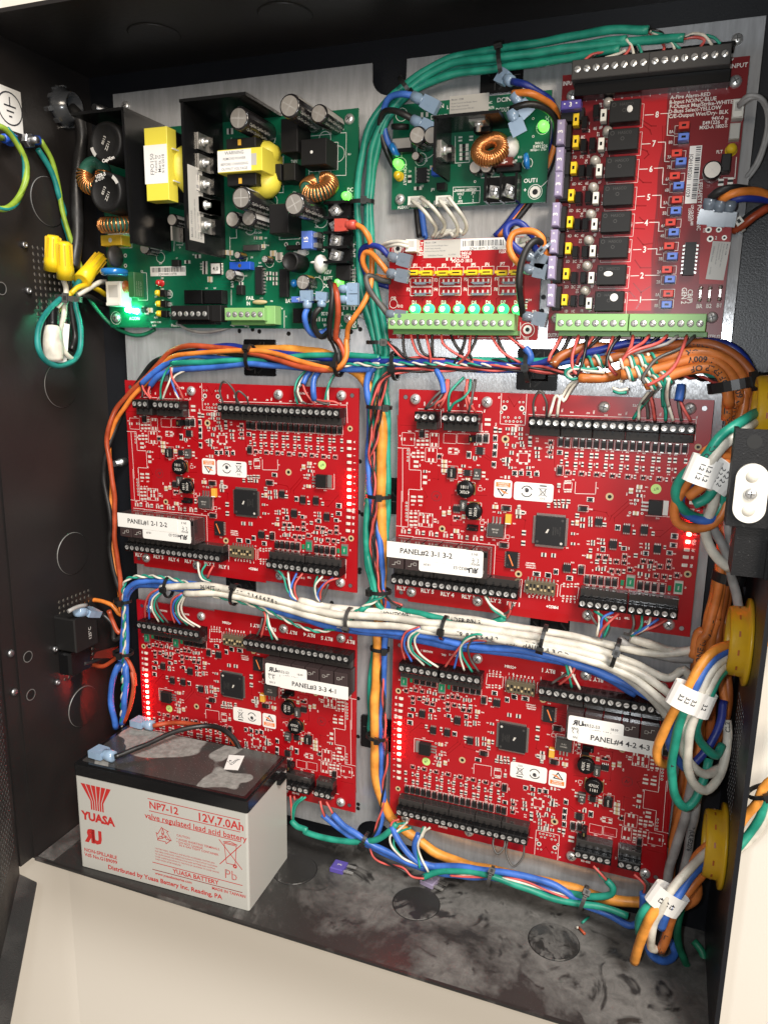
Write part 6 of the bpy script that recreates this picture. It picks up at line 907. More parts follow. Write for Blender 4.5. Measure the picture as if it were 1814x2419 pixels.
e=([('f',-43.5,56.6,11.1,4.6)])[0];f=obj('fuse_holder',None,cb,(e[1],e[2],0));k=MB();k.cb(.4,-3.8,13.5,7,0,8,0,ch=.3);k.build('holder_body','black_matte',f);k=MB();k.cb(0,0,11.6,4.8,6,15,0,ch=.6);k.text('3',0,0,15.05,3.4,1,0,bold=.03);k.disc(-3.4,.4,.5,15.05,1,8);k.disc(3.4,.4,.5,15.05,1,8);k.build('blade_fuse',['violet','silk'],f)
sc=[('s',-40.5,74.3,0.1,0.1),('s',-4.4,74.4,0.1,0.1),('s',1.8,74.4,0.1,0.1),('s',37.9,74.6,0.1,0.1)]
yy=sum(e[2]for e in sc)/4
for a,b in((0,1),(2,3)):green_term(cb,(sc[a][1],yy),(sc[b][1]-sc[a][1])/7,8,'grey_plastic',17,'black_plastic',up=5.5,dn=5.0,ledge=3.5,out=1)
k=MB();k.box(sc[0][1]-2,sc[3][1]+4,yy-12.5,yy-5.6,0,10.5,0,ch=.3);k.build('terminal_header','black_plastic',cb)
sc=[('s',-41.4,-68.3,0.1,0.1),('s',-4.8,-68.1,0.1,0.1),('s',2.2,-68.1,0.1,0.1),('s',38.8,-68.1,0.1,0.1)]
yy=sum(e[2]for e in sc)/4
for a,b in((0,1),(2,3)):green_term(cb,(sc[a][1],yy),(sc[b][1]-sc[a][1])/7,8,up=5.6,dn=4.6)
e=([('c',37.4,16.4,0.1,0.1)])[0];ecap(cb,e[1],e[2],5.2,12,False,'C',grey=2.2)
boxy(cb,'voltage_regulator',([('a',44.2,20.3,5,9.4)])[0],10,['black_matte']);e=([('l',46.5,28.6,0.1,0.1)])[0];dome_led(cb,e[1],e[2],3.0,7,'yellow_led')
plug(cb,([('a',47.7,48.7,5.9,9.9)])[0],8);plug(cb,([('a',47.2,37.4,5.4,8.6)])[0],6,m='grey_paper')
e=([('a',29.8,-30.5,6.3,19)])[0];soic(cb,e[1],e[2],e[3],e[4],8,side='x',hz=4)
for e in[('a',37.6,-50.4,2.3,7.1),('a',42.7,-50.5,2.2,7),('a',48.4,-50.1,2.2,7)]:k=MB();k.ell((0,3.4,1.2),1.3,1.3,1.4);k.ell((0,-3.4,1.2),1.3,1.3,1.4);k.cb(0,0,1,6,.3,1.6,0);k.build('test_link','tin',cb,(e[1],e[2],0))
e=([('a',45.6,-31.6,0.1,0.1)])[0];printed(cb,'rating_label',e[1],e[2],21.5,9.8,'grey_paper',label_lines(21,9.5),rot=-90-5,col=2)
e=([('a',28.2,18.8,0.1,0.1)]);f=([('a',27.5,10.6,0.1,0.1)]);x,y=(e[0][1]+f[0][1])/2,(e[0][2]+f[0][2])/2;t_=[(412.8,145.8,0),(412.7,114.3,0)];L=t_[0][1]-t_[1][1]
printed(cb,'barcode_label',(t_[0][0]+t_[1][0])/2-385.2,(t_[0][1]+t_[1][1])/2-113.3,L,6.6,'white_paper',[('JQH180201  11029',-L*.36,-2.0,3.0)],rot=-90,code=(-L*.48,.2,L*.92,2.6))
for e in[('s',-44.9,65.3,0.1,0.1),('s',45.1,64.7,0.1,0.1)]+[('s',45.4,-64,0.1,0.1),('s',-46,-64.6,0.1,0.1)]:screw_part(cb,e[1],e[2],0,3.5,random.uniform(0,90))
sm_,sk=MB(),MB()
for t,x,y,w,h in[('v',38.7,-14.1,3.7,3.8),('v',44.3,-14.2,3.2,3.4),('v',40.1,-19.2,3.7,3.8),('v',47.7,-18.8,2.9,3.1),('v',5.3,14.1,2,2),('v',5.4,10.7,2,2),('v',6,1.9,2,2),('v',4.7,-2.3,2,2),('v',5,-4.2,2,2),('v',2.5,-3.7,2,2),('v',5.5,-12,2,2),('v',4.7,-15.9,2,2),('v',5.2,-17.4,2,2),('v',2.4,-18.5,2,2),('v',5,-29.2,2,2.1),('v',5.1,-30.8,2,2.1),('v',2.4,-30.3,2.1,2.1),('v',4.7,-41.9,2.1,2.1),('v',5,-44.1,2.1,2.1),('v',2.5,-42.7,2.1,2.1),('v',1.2,-48.7,2.1,2.1),('v',5.9,-51.5,2.1,2.1),('v',6.4,-56.8,2.1,2.1)]+[('r',42.8,11.7,2.9,3.7),('r',47.8,12.2,2.9,3.7),('v',26.6,35.9,1.5,1.5),('v',6.8,45.5,1.8,1.8),('v',8,32.4,1.8,1.8),('v',5,28.5,2,2),('v',5.6,23.2,2,2),('v',1.8,17,2,2),('v',5.4,14.5,2,2)]:
 if t!='v' or w>2.8:smd(sm_,t,x,y,w,h)
sm_.build('small_components',SMD_M,cb)['kind']='stuff'
stx([('x',-47.5,72.8,6.5,2.9,'INPUT'),('x',46,73,8.8,2.8,'INPUT'),('x',42.1,76.4,1.7,1.4,'DP'),('x',-36.7,63.1,2.4,3.3,1),('x',-26.2,63,2.4,3.3,2),('x',-15.8,62.8,2.3,3.3,3),('x',-6.3,63.2,2.3,3.3,4),('x',5.3,63,2.3,3.2,5),('x',15.1,63,2.2,3.2,6),('x',25.4,63,2.2,3.2,7),('x',35.2,63.1,2.2,3.2,8),('x',21.9,59.6,21.4,2.5,'A-Fire Alarm-RED'),('x',23.4,57,24,2.5,'B-Input NO/NC-BLUE'),('x',28,54.6,33.5,2.5,'F-Output Mag/Strike-WHITE'),('x',24.9,52.1,27,2.5,'D-Buss Select-YELLOW'),('x',27.1,49.5,31.3,2.5,'C/E-Output Wet/Dry- BLK'),('x',37.6,46.5,6.5,2.3,'94V-0'),('x',34.5,44.4,10.9,2.3,'E491226'),('x',34.9,42.1,12.4,2.3,'MXD-A 1802'),('x',4.6,51.1,3,4,8),('x',4.2,35.4,3.1,4.1,7),('x',3.7,21.4,3.1,4.1,6),('x',13.4,41.1,2.6,2.1,'8A'),('x',13.4,35.4,2.6,2.1,'8B'),('x',13.5,27.3,2.6,2.1,'7A'),('x',13.6,21.8,2.6,2.1,'7B'),('x',13.6,15.2,2.6,2.1,'6A'),('x',40.4,28.4,4.7,2.2,'FLT'),('x',42.5,43.7,6.5,1.9,'Flex10',-90),('x',-41.1,30.8,3,2,'7D'),('x',-37,30.7,2.9,2,'7C'),('x',-33.1,30.7,2.4,2,'7E'),('x',-25.1,30.8,2.4,2,'7F'),('x',-40.5,15.5,3,2.1,'6D'),('x',-36.9,15.6,3,2,'6C'),('x',-32.9,15.5,2.4,2,'6E'),('x',-25.3,15.6,2.4,2,'6F'),('x',-37,41.9,2.9,2,'8C'),('x',-30.2,46.2,2.7,2,'8E'),('x',-26.9,46.4,2.4,2,'8F'),('x',-28,58.9,2.7,2,'D8',90),('x',-28.1,42.9,2.7,2,'D7',90),('x',-34.2,27.9,2.8,2,'D6',90),('x',-42.3,34.1,1.6,2.3,2),('x',-42.3,18.5,1.7,2.4,2),('x',-33.9,49.4,1.6,2,1),('x',-33.6,45.2,1.6,2,2),('x',-23.1,38.4,1.6,2,1),('x',-23,34.2,1.6,2,2),('x',-23.2,23.3,1.6,2,1),('x',-22.9,19,1.6,2,2)]);stx([('x',3.7,5.7,3.1,4.2,5),('x',3.6,-8.8,3.1,4.2,4),('x',3.8,-24.1,3.1,4.3,3),('x',3.6,-39.2,3.2,4.3,2),('x',3.5,-53.4,2.9,4.4,1),('x',13.7,9.1,2.8,2.1,'6B'),('x',13.6,2.1,2.8,2.2,'5A'),('x',13.5,-3.8,2.8,2.2,'5B'),('x',13.4,-10.9,2.8,2.2,'4A'),('x',13.4,-16.6,2.8,2.2,'4B'),('x',13.4,-23.9,2.8,2.2,'3A'),('x',13.5,-29.7,2.8,2.2,'3B'),('x',13.4,-37.3,2.8,2.2,'2A'),('x',13.4,-43.1,2.8,2.2,'2B'),('x',13.5,-50.6,2.8,2.2,'1A'),('x',13.3,-57,2.8,2.3,'1B'),('x',32.6,-0.1,28.3,2.7,'LIFESAFETY POWER,INC',-87),('x',29,-5.6,13.5,1.7,'LSP-CB-PCB-080',-87),('x',27.5,-5.2,9.8,1.7,'12/04/2017',-87),('x',32.1,-51.7,9.9,3.5,'CB(P)',-88),('x',28.7,-51.3,10,3.5,'GEN 2',-88),('x',38,-7.7,4,2.9,'BR'),('x',43.4,-7.7,4,2.9,'B2'),('x',48.8,-7.7,3.9,2.9,'B-1'),('x',37.8,-57.4,4.1,3,'BR'),('x',43,-57.3,4.1,3,'B2'),('x',48.5,-57,4,3,'B1'),('x',46.1,-75.2,9.8,2.7,'OUTPUT'),('x',-47,-75.1,7.8,2.9,'OUTPUT'),('x',43.2,-18.7,1.9,2.3,2),('x',-41.3,0.1,3,2.1,'5D'),('x',-37,-0.1,3,2.1,'5C'),('x',-33.1,-0.1,2.5,2.1,'5E'),('x',-25.5,-0.2,2.9,2.1,'5F'),('x',-41.3,-14.8,3,2.1,'4D'),('x',-37.2,-14.8,3,2.1,'4C'),('x',-33.4,-14.9,2.5,2.1,'4E'),('x',-26,-14.8,2.9,2.1,'4F'),('x',-41.4,-30,3,2.1,'3D'),('x',-37.2,-30.1,3,2.1,'3C'),('x',-33.3,-30.1,2.5,2.1,'3E'),('x',-25.6,-30.1,3,2.1,'3F'),('x',-41.2,-45.3,3,2.2,'2D'),('x',-37,-45.4,3,2.2,'2C'),('x',-33.5,-45.3,2.5,2.1,'2E'),('x',-25.5,-45.4,3,2.1,'2F'),('x',-40.5,-60.2,2.9,2,'1D'),('x',-36.2,-60.2,2.9,2,'1C'),('x',-30.8,-60,2.9,2,'1E'),('x',-25.8,-59.9,2.8,2,'1F'),('x',-34.3,12.6,2.8,2,'D5',90),('x',-34.7,-2.7,2.8,2.1,'D4',90),('x',-34.5,-18.1,2.8,2.1,'D3',90),('x',-34.5,-33.1,2.8,2.1,'D2',90),('x',-34.4,-48.2,2.9,2.2,'D1',90),('x',-5.5,5.5,3.1,1.6,'RL5',90),('x',-5.2,-9.6,3.2,1.6,'RL4',90),('x',-5,-24.6,3.2,1.6,'RL3',90),('x',-5.1,-39.7,3.2,1.6,'RL2',90),('x',-5.4,-54.3,3.2,1.6,'RL1',90),('x',36.4,-14.3,1.8,1.5,'D12',90),('x',-23.3,7.8,1.6,2,1),('x',-23.1,3.4,1.6,2,2),('x',-23.8,-7.8,1.6,2.1,1),('x',-23.5,-11.7,1.6,2.1,2),('x',-23.3,-26.9,1.6,2.1,2),('x',-23.8,-38.2,1.6,2.1,1),('x',-23.7,-43.1,1.6,2.1,2),('x',-23.5,-57.5,1.7,2.2,2),('x',-42.5,3,1.7,2.1,2),('x',-42.6,-11.4,1.7,2.1,2),('x',-42.6,-26.8,1.7,2.1,2),('x',-42.9,-42,1.7,2.2,2),('x',-43,-57.4,1.7,2.2,2)])
for p in([(383.1,164.6,0),(387.7,164.5,0)],[(391.8,164.6,0),(396,164.5,0),(396.3,152.7,0),(400.1,152.1,0)],[(382.7,148.8,0),(387.3,148.7,0)],[(391.7,149.2,0),(395.8,149,0),(396.2,138.4,0),(398.7,138.1,0)],[(382.5,134.9,0),(386.9,134.8,0)],[(390.8,134.9,0),(395.8,134.9,0),(396,125.8,0),(398.6,125.5,0)],[(382.5,119.6,0),(386.6,119.6,0)],[(391,119.8,0),(395.9,119.7,0),(396.2,112.8,0),(398.6,112.7,0)],[(382.7,104.6,0),(387,104.6,0)],[(390.7,104.6,0),(396,104.5,0),(396.1,99.4,0),(398.9,99.3,0)],[(382.6,89.2,0),(387,89.2,0)],[(390.9,89.4,0),(396.2,89.4,0),(396.1,86.2,0),(398.8,86.1,0)],[(382.3,73.9,0),(386.9,74,0)],[(390.7,74.1,0),(398.9,74,0)],[(382.5,59.6,0),(387.5,59.5,0)],[(389.9,59.7,0),(398.9,59.8,0)],[(342.1,180.1,0),(384.6,179.5,0),(385.1,174.7,0)],[(385.3,179.7,0),(425.5,179.2,0),(426.1,174.6,0)],[(354.1,179,0),(354.6,174.9,0)],[(364.6,178.9,0),(364.8,175.1,0)],[(374.8,178.6,0),(374.9,174.8,0)],[(395.7,178.8,0),(396,174.6,0)],[(406,178.7,0),(406.2,174.6,0)],[(415.9,178.7,0),(416.2,174.8,0)],[(429.2,127.5,0),(435.2,126.8,0),(434.9,138.1,0)],[(338.7,133.4,0),(334.7,55.5,0)],[(340.4,163.6,0),(339.9,127.9,0)]):
 spath('cb',p,.4)
for e in RC:sk.rect(e[1]+1.0,e[2]-.8,17.8,12.8,.2,.06)
for e in[('b',19,41.9,7.8,4.4),('b',19.2,36.1,7.8,4.5),('b',18.4,28,7.8,4.5),('b',18.9,22.8,7.8,4.5),('b',18.8,15.7,7.9,4.5)]+[('b',19.2,10,7.9,4.6),('b',19.2,2.9,7.9,4.6),('b',19,-2.9,7.9,4.6),('b',19.2,-9.8,7.9,4.6),('b',18.9,-15.6,8,4.7),('b',18.8,-22.9,8,4.7),('b',19,-28.8,8,4.7),('b',18.9,-36.4,8,4.7),('b',19.1,-42.1,8.1,4.8),('b',19.1,-49.9,8.1,4.8),('b',19,-56,8.1,4.8)]:sk.rect(e[1],e[2],e[3],e[4],.25,.06)
sk.build('silkscreen','silk',cb)['kind']='stuff'
tr=MB()
for p in([(380.6,162.6,0),(387.1,158.4,0),(389.8,158.2,0)],[(380,161.2,0),(386.5,156.2,0),(387.5,153.9,0)],[(380.4,147,0),(385.9,144.7,0),(386.9,142.8,0),(384.7,140.7,0)],[(380.9,131,0),(385.1,127.4,0),(389.7,127.1,0)],[(379.8,115.7,0),(382.2,114.4,0),(387.7,114.2,0)],[(384.7,107.7,0),(386.9,105.7,0),(394.6,105.8,0)],[(380.5,101.7,0),(388,101,0)],[(384.5,96.1,0),(388,92,0),(393.4,92.6,0)],[(384,83.1,0),(387.5,78.6,0),(393.8,78.5,0)],[(384.3,69.5,0),(389.1,64.2,0),(394,67.4,0)],[(389.1,64.2,0),(389.5,59,0),(387.1,54.5,0)],[(375.8,64.7,0),(382.3,64.7,0),(385.7,61.4,0)]):
 tr.poly([(a-385.2,b-113.3)for a,b,_ in p],.7,.05)
for i in range(6):tr.poly([(a-385.2+i*.9,b-113.3)for a,b,_ in[(393.2,157.9,0),(395.5,135.5,0),(395.2,98.8,0),(395.3,80,0)]],.35,.05)
tr.build('copper_traces','red_trace',cb)['kind']='stuff'
# ================================================================ wires, cables and ties
def wire(label,m,r,pts,name='cable',cat='cable',par=None,n=None,group=None,step=3.):
 P=spline(pts,step);a=[random.uniform(0,6.3)for _ in range(6)];w=.35 if r>1.5 and not par else.15;N_=len(P)-1
 P=[p+Vector([w*math.sin(i*step/9.*f+a[j])+w*math.sin(i*step/4.1*f+a[j+3])*.4 for j,f in enumerate((1.,.83,1.17))])*min(1,i/3,(N_-i)/3)for i,p in enumerate(P)]
 k=MB();k.tube(P,r,n or(8 if r<1.6 else 12),rf=lambda t:1+.025*math.sin(t*N_*.9+a[0]));o=k.build(name,m,par,None,None if par else UP)
 if label:tag(o,label,cat,group)
 return o
def cond(par,m,pts,r=.85):return wire(None,m,r,pts,'conductor',par=par,n=6,step=2.)
def twist(label,m1,m2,r,pts,name='twisted_pair',cat='wire',pitch=16.,par=None):
 P=spline(pts,1.6);A,B=[],[];s_=0;up=None
 for i,p in enumerate(P):
  t=(P[min(i+1,len(P)-1)]-P[max(i-1,0)]).normalized()
  if i:s_+=(p-P[i-1]).length
  up=t.orthogonal().normalized()if up is None else(up-t*up.dot(t)).normalized();w=t.cross(up);a=2*math.pi*s_/pitch
  d=(up*math.cos(a)+w*math.sin(a))*r*1.02;A.append(p+d);B.append(p-d)
 k=MB();k.tube(A,r,6);o=k.build(name,m1,par,None,None if par else UP);k=MB();k.tube(B,r,6);k.build('second_strand',m2,o)
 if label:tag(o,label,cat)
 return o
def coil(par,m,pts,R,r,turns,ph=0.,s0=0.,s1=1.):
 """strand wound round the cable end"""
 P=spline(pts,1.2);P=P[int(len(P)*s0):max(int(len(P)*s1),int(len(P)*s0)+4)];Q=[];up=None;N=len(P)*4
 for j in range(N):
  f=j/(N-1)*(len(P)-1);i=min(int(f),len(P)-2);p=P[i].lerp(P[i+1],f-i);t=(P[i+1]-P[i]).normalized()
  up=t.orthogonal().normalized()if up is None else(up-t*up.dot(t)).normalized();w=t.cross(up);a=ph+2*math.pi*turns*j/N
  Q.append(p+(up*math.cos(a)+w*math.sin(a))*R)
 k=MB();k.tube(Q,r,6);return k.build('wrapped_strand',m,par)
def cable_text(par,pts,r,s0,body,size,m='ink',flip=False,roll=0.):
 P=spline(pts,1.5);L=[0]
 for a,b in zip(P,P[1:]):L.append(L[-1]+(b-a).length)
 def at_(s_):
  s_=min(max(s_,0),L[-1]-1e-3);i=next(j for j in range(len(L)-1)if L[j+1]>=s_);f=(s_-L[i])/max(L[i+1]-L[i],1e-6);return P[i].lerp(P[i+1],f),(P[i+1]-P[i]).normalized()
 vs,fs,w=glyphs(body,.022);out=[];sg=-1 if flip else 1
 for a,b in vs:
  p,t=at_(s0+sg*a*size);z=Vector((0,0,1));u=(z-t*z.dot(t)).normalized();q=u.cross(t)*sg;an=roll+(b-.35)*size/r;out.append(tuple(p+(u*math.cos(an)+q*math.sin(an))*(r+.07)))
 k=MB();k.add(out,fs);return k.build('cable_print',m,par)
def spade(par,p,d,m='conn_blue',L=17,R=3.0,flat=(0,0,1),end=None):
 """insulated crimp sleeve at p pointing along d, with its broad flag end"""
 d=Vector(d).normalized();f=Vector(flat);f=(f-d*f.dot(d)).normalized();s_=d.cross(f);k=MB();p=Vector(p)
 k.lathe([(R*.55,0),(R*.95,.3),(R,L*.28),(R*.8,L*.38),(R*.9,L*.45)],12,c=p,ax=d)
 k.prism([(-R*1.15,L*.42),(R*1.15,L*.42),(R*1.25,L*.62),(R*1.25,L),(-R*1.25,L),(-R*1.25,L*.62)],-R*.62,R*.62,0,(p,s_,d,f))
 k.cyl(p+d*L*.7+f*R*.6,f,R*.45,.25,10)
 return k.build('crimp_connector',m,par)
def tie(label,p,d,a,b,head=(0,1),m='tie',w=2.5,tail=7.):
 """cable tie round an oval bundle a x b; d: run of the bundle; head: where the lock sits"""
 d=Vector(d).normalized();z=Vector((0,0,1));z=(z-d*z.dot(d)).normalized();s_=d.cross(z);p=Vector(p);k=MB();n=24;rows=[]
 for dd,g in((-w/2,0),(w/2,0),(w/2,1),(-w/2,1)):
  rows.append([tuple(p+d*dd+s_*(a+g)*math.cos(2*math.pi*i/n)+z*(b+g)*math.sin(2*math.pi*i/n))for i in range(n)])
 vs=sum(rows,[]);fs=[(r*n+i,r*n+(i+1)%n,((r+1)%4)*n+(i+1)%n,((r+1)%4)*n+i)for r in range(4)for i in range(n)];k.add(vs,fs)
 an=math.atan2(head[1]*a,head[0]*b)if head[0]or head[1]else 0;c=p+s_*a*math.cos(an)+z*b*math.sin(an);nn=(s_*math.cos(an)/a+z*math.sin(an)/b).normalized();t=d.cross(nn)
 e_=w*.92;k.prism([(-e_,-2),(e_,-2),(e_,2),(-e_,2)],.2,3.4,0,(c,d,t,nn));k.prism([(-e_*.4,-1.1),(e_*.4,-1.1),(e_*.4,1.1),(-e_*.4,1.1)],3.4,3.45,1,(c,d,t,nn))
 if tail:k.prism([(-w/2,0),(w/2,0),(w/2,tail),(-w/2,tail)],1.2,2.1,0,(c,d,t,nn))
 o=k.build('cable_tie',[m,'hole_black'],None,None,UP);return tag(o,label,'cable tie')
def tie_mount(label,x,y,s_=27.,h=-7.9):
 k=MB();k.rrect(0,0,s_,s_,1.5,0,1.6,0);k.cb(0,0,s_*.55,s_*.55,1.6,4.2,0,top=1.5)
 for a in(0,90,180,270):
  c,n=math.cos(R_(a)),math.sin(R_(a));k.line(c*6-n*4.5,n*6+c*4.5,c*11+n*1,n*11-c*1,1.2,1.65,1);k.line(c*7+n*4,n*7-c*4,c*11.5+n*4,n*11.5-c*4,.5,1.66,2)
 o=k.build('tie_mount',['black_plastic','hole_black','grey_plastic'],None,(x,-h,y),UP);return tag(o,label,'cable mount')
def flag_label(label,p,d,w,L,lines,rot=0,thick=3.):
 """paper flag wrapped round a loop of cables"""
 d=Vector(d).normalized();z=Vector((0,0,1));z=(z-d*z.dot(d)).normalized();s_=d.cross(z);p=Vector(p);k=MB();n=16
 P=lambda i,t,g=0:tuple(p+d*t+s_*(w+g)*math.cos(2*math.pi*i/n)+z*(thick+g)*math.sin(2*math.pi*i/n))
 for i in range(n):k.face([P(i,-L/2),P(i+1,-L/2),P(i+1,L/2),P(i,L/2)])
 for j,tx in enumerate(lines):
  vs,fs,ww=glyphs(tx,.02);sz=3.4
  q=[]
  for a,b in vs:
   u=(a-ww/2)*sz;v=(b-.35)*sz-(j-(len(lines)-1)/2)*3.6
   an=math.acos(max(-.98,min(.98,-v/w)));q.append(tuple(p+d*u+s_*(w+.15)*math.cos(an)+z*(thick+.2)*math.sin(an)))
  k.add(q,fs,1)
 for f in range(n):k.sm[f]=True
 o=k.build('cable_flag',['white_paper','ink'],None,None,UP);return tag(o,label,'label')
def ov(pts,dx=0,dy=0,dh=0):return[(p[0]+dx,p[1]+dy,p[2]+dh)for p in pts]
G=[([(382.3,204.1,16),(363.5,206.8,14),(334.2,208.2,8),(295.5,207.8,4),(262.8,206.2,2),(242,199.1,2),(222.1,185.4,2),(208.8,168.3,3),(203,139.8,3),(202.4,102.2,2),(205.8,63.2,0),(213.7,34.7,-2),(220.5,5.6,-3),(223.7,-12.8,-3),(225,-46.2,-3),(225.5,-81.5,-3),(225.1,-105.2,-3),(213.9,-227.2,-4),(213.9,-265.5,-4)],'green cable arching highest along the top of the plate'),([(401.4,197.3,18),(375.5,200.2,14),(337.3,201.3,10),(296.9,201.8,9),(264.1,201.5,6),(244.6,194.9,5),(227.7,181.6,5),(215,162.2,5),(210.2,136.6,4),(210.1,101.7,4),(212.9,63.1,2),(218.3,34.7,0),(217.5,12.2,0),(215.7,-2.2,2),(214.7,-16.7,3),(214.2,-34.4,2),(212.2,-56.7,0),(211.9,-81.7,2),(211.3,-102,4),(213.4,-127.9,4),(217.8,-146.4,4),(217.6,-154.4,6),(210.8,-162,12)],'green cable that reaches farthest along the relay board inputs'),([(370.6,201.4,14),(346.7,202.8,8),(300.5,200.3,1),(259.1,200.6,-2),(233.3,194.7,-3),(214.4,178.5,-3),(203.4,157,-3),(198.8,127.7,-3),(199.2,91.8,-3),(205.9,57.7,-3),(213.6,31.8,-4),(221,7.3,-6),(222.1,-26.8,-6),(222.4,-56.8,-6),(222.7,-97.8,-6)],'green cable lying lowest against the plate in the top bundle'),([(367.3,196.8,14),(335,196.9,9),(296.2,196.6,5),(263.7,196.3,4),(241.5,190.1,4),(223.9,174.6,4),(213.9,149.7,3),(211.6,112.8,2),(213.9,79.8,2),(219.6,51.8,1),(223.1,26.1,-1),(216.8,-9.2,-4),(216.9,-46.8,-4),(211,-97.2,2),(214.2,-125.7,4),(219.4,-146.2,4),(222.6,-156.9,6),(228.8,-161.8,8)],'green printed cable on the inner side of the top curve')]
gc=[wire(l,'wire_green',2.35,p,'green_cable')for p,l in G]
cable_text(gc[3],G[3][0],2.35,118,'LR7811  FT4  18AWG  LT7',2.6,'wire_teal');cable_text(gc[1],G[1][0],2.35,250,'HONEYWELL  18 AWG',2.4,'wire_teal')
for i,(m,p)in enumerate((('wire_black',[(382.6,204.5,16),(387.4,203,16),(389.6,202,14),(391.7,198,14)]),('wire_white',[(383.1,203.5,16),(389.9,199.6,16),(395.2,195.9,17),(396.9,192.7,16)]),('wire_green',[(383.8,203,16),(391.2,200.1,16),(395.9,195.9,17),(399.8,192.7,16)]),('wire_red',[(382.2,203.9,14),(388.3,199.8,12),(391.2,195.7,13),(390.9,193.3,14)]))):cond(gc[0],m,p)
for m,p in(('wire_red',[(401.4,196.9,18),(407,197,18),(412,194.8,18),(410.2,192.7,16)]),('wire_white',[(401.7,197.6,18),(406.1,198.8,18),(411.8,197.1,18),(416.1,192.8,16)]),('wire_green',[(412.5,198.1,16),(416.8,196.3,16),(420.2,193,16)]),('wire_black',[(401.7,197.2,18),(406.2,197.8,18),(412.6,196.4,16)])):cond(gc[1],m,p)
for m,p in(('wire_white',[(370.4,201.1,15),(373.3,198,15),(375.4,192.3,16)]),('wire_green',[(376.1,199.4,15),(377.8,196.8,15),(379.6,192.6,16)]),('wire_red',[(373.3,197.6,15),(372,195,15),(370.1,192.4,16)]),('wire_black',[(372.1,201.6,12),(375.3,198.1,12),(377.3,193.3,14)])):cond(gc[2],m,p)
for m,p in(('wire_red',[(366.3,196.8,14),(356.9,196.1,14),(351.6,195.3,14),(348.2,192.3,16)]),('wire_white',[(370.7,195.5,15),(366.9,194.1,15),(359.8,192.4,16)]),('wire_black',[(366.6,197.6,14),(358.4,196.8,14),(353.2,194.8,14),(351.3,192.4,16)]),('wire_red',[(365,197.9,13),(358.2,197.5,13),(354.5,196.1,13)])):cond(gc[3],m,p)
H={}
def bundle(key,label,m,r,pts,name='cable',cat='cable'):H[key]=wire(label,m,r,pts,name,cat);return H[key]
rust=[(191,69.7,16),(195.2,62.5,22),(195.6,51.9,20),(192.4,42.5,14),(190,34.2,10),(190.6,33.9,9),(195.9,22.1,10),(192.9,14.4,10),(180.7,12.2,10),(161.6,14.3,9),(141.9,19.4,8),(117.2,23.5,6),(91.7,26.6,4),(65.2,28,4),(47.8,23,4),(36.3,13.1,4),(-4.8,-20,2),(-11.2,-33.6,6),(-14.8,-49.3,8),(-11.9,-67.6,8),(-10.3,-91.5,8),(-11.2,-118.7,8),(-11.1,-146.3,8),(-10.3,-170.7,6),(-9.7,-186.3,6),(-9,-208.6,8),(-11.9,-212.7,10),(-17.9,-202,10),(-19,-193.6,12)]
bundle('rust','rust orange wire from the power supply running left then down to the suppressor block','wire_rust',2.0,rust,'wire','wire')
orange=[(205.9,108.3,14),(210.8,106.1,14),(214.7,100.2,14),(214.9,93.3,10),(214.2,81.3,6),(214.6,67,10),(211.4,56.6,14),(205.1,48.3,14),(198.4,40.7,10),(196.8,34.3,8),(196.5,32.9,8),(198.1,21.1,11),(193.2,14.3,12),(179,14.7,9),(161.1,18.1,8),(142,22.8,8),(122.4,25,8),(94.3,24.3,6),(69.9,21.6,5),(49.7,19.2,5),(38.4,11.4,4),(-3.6,-25.8,2),(-11.6,-39,4),(-15.1,-52.4,4),(-15.7,-85.8,4),(-17.6,-113.3,4),(-18.7,-141.2,4),(-14.2,-173.2,4),(-13.6,-190.3,4),(-11.6,-197.4,8),(-17,-188.9,10),(-32.9,-186.7,11),(-45.9,-189.3,12),(-56.9,-195.8,10)]
bundle('orange','bright orange wire from the red crimp that runs left across the plate','wire_orange',1.8,orange,'wire','wire');spade(H['orange'],orange[0],(-1,0,0),'conn_red',15,3.2)
black=[(187.4,72.2,16),(191.4,64.6,20),(190.8,53.8,20),(186.6,42.5,14),(185.3,34.2,9),(185.3,33.9,8),(190.6,24.2,9),(190.8,18.2,8),(177.2,16.4,5),(152.7,16.6,4),(126.1,20.2,3),(98.6,22.6,2),(70.8,24.3,2),(53.5,21.9,2),(30.4,14.8,1),(17,3.4,0),(-8.1,-32.7,0),(-17.1,-60.2,6),(-21,-76.5,6),(-20.2,-92.6,6),(-16.7,-112.8,6),(-19.3,-144.9,6),(-13.4,-174.2,5),(-8,-186.1,6),(-6.1,-202.4,8),(-10.5,-216.8,10),(-16.5,-218.9,11),(-17.3,-205.9,11),(-26,-197.4,12)]
bundle('black','thick black wire beside the rust wire from the power supply','wire_black',2.0,black,'wire','wire')
amber=[(87.1,20.7,-3),(116.8,25.1,-4),(142.6,26.3,-3),(162,24.9,-3),(177.2,22.3,-3),(194.6,14.3,-3),(205.1,7.9,-3),(212.2,-1.5,-2),(217.9,-12.8,0),(221.2,-22.3,1),(221.4,-42.1,0),(221.6,-66,0),(221.5,-86.4,0),(222.6,-106.9,0),(223.4,-133,0),(222.4,-147,0),(219.4,-160.9,-2),(219.6,-160.6,-3),(220.6,-187.7,-1),(220.1,-208.4,0),(219.8,-234.7,1),(220.4,-261.3,2),(220.2,-283.9,1),(223.1,-305.1,2),(228.4,-320.2,3),(234.3,-331.9,2),(244.1,-337.7,2),(258.7,-344.8,3),(274.2,-353,3),(296.8,-356.1,3),(318.7,-354.9,3),(347.1,-354.5,3),(374.4,-354.4,2),(401,-355.1,2),(426.5,-352.4,0),(438.6,-348.3,-4)]
bundle('amber','thick orange cable running down the middle between the red boards','jacket_amber',3.7,amber,'orange_cable')
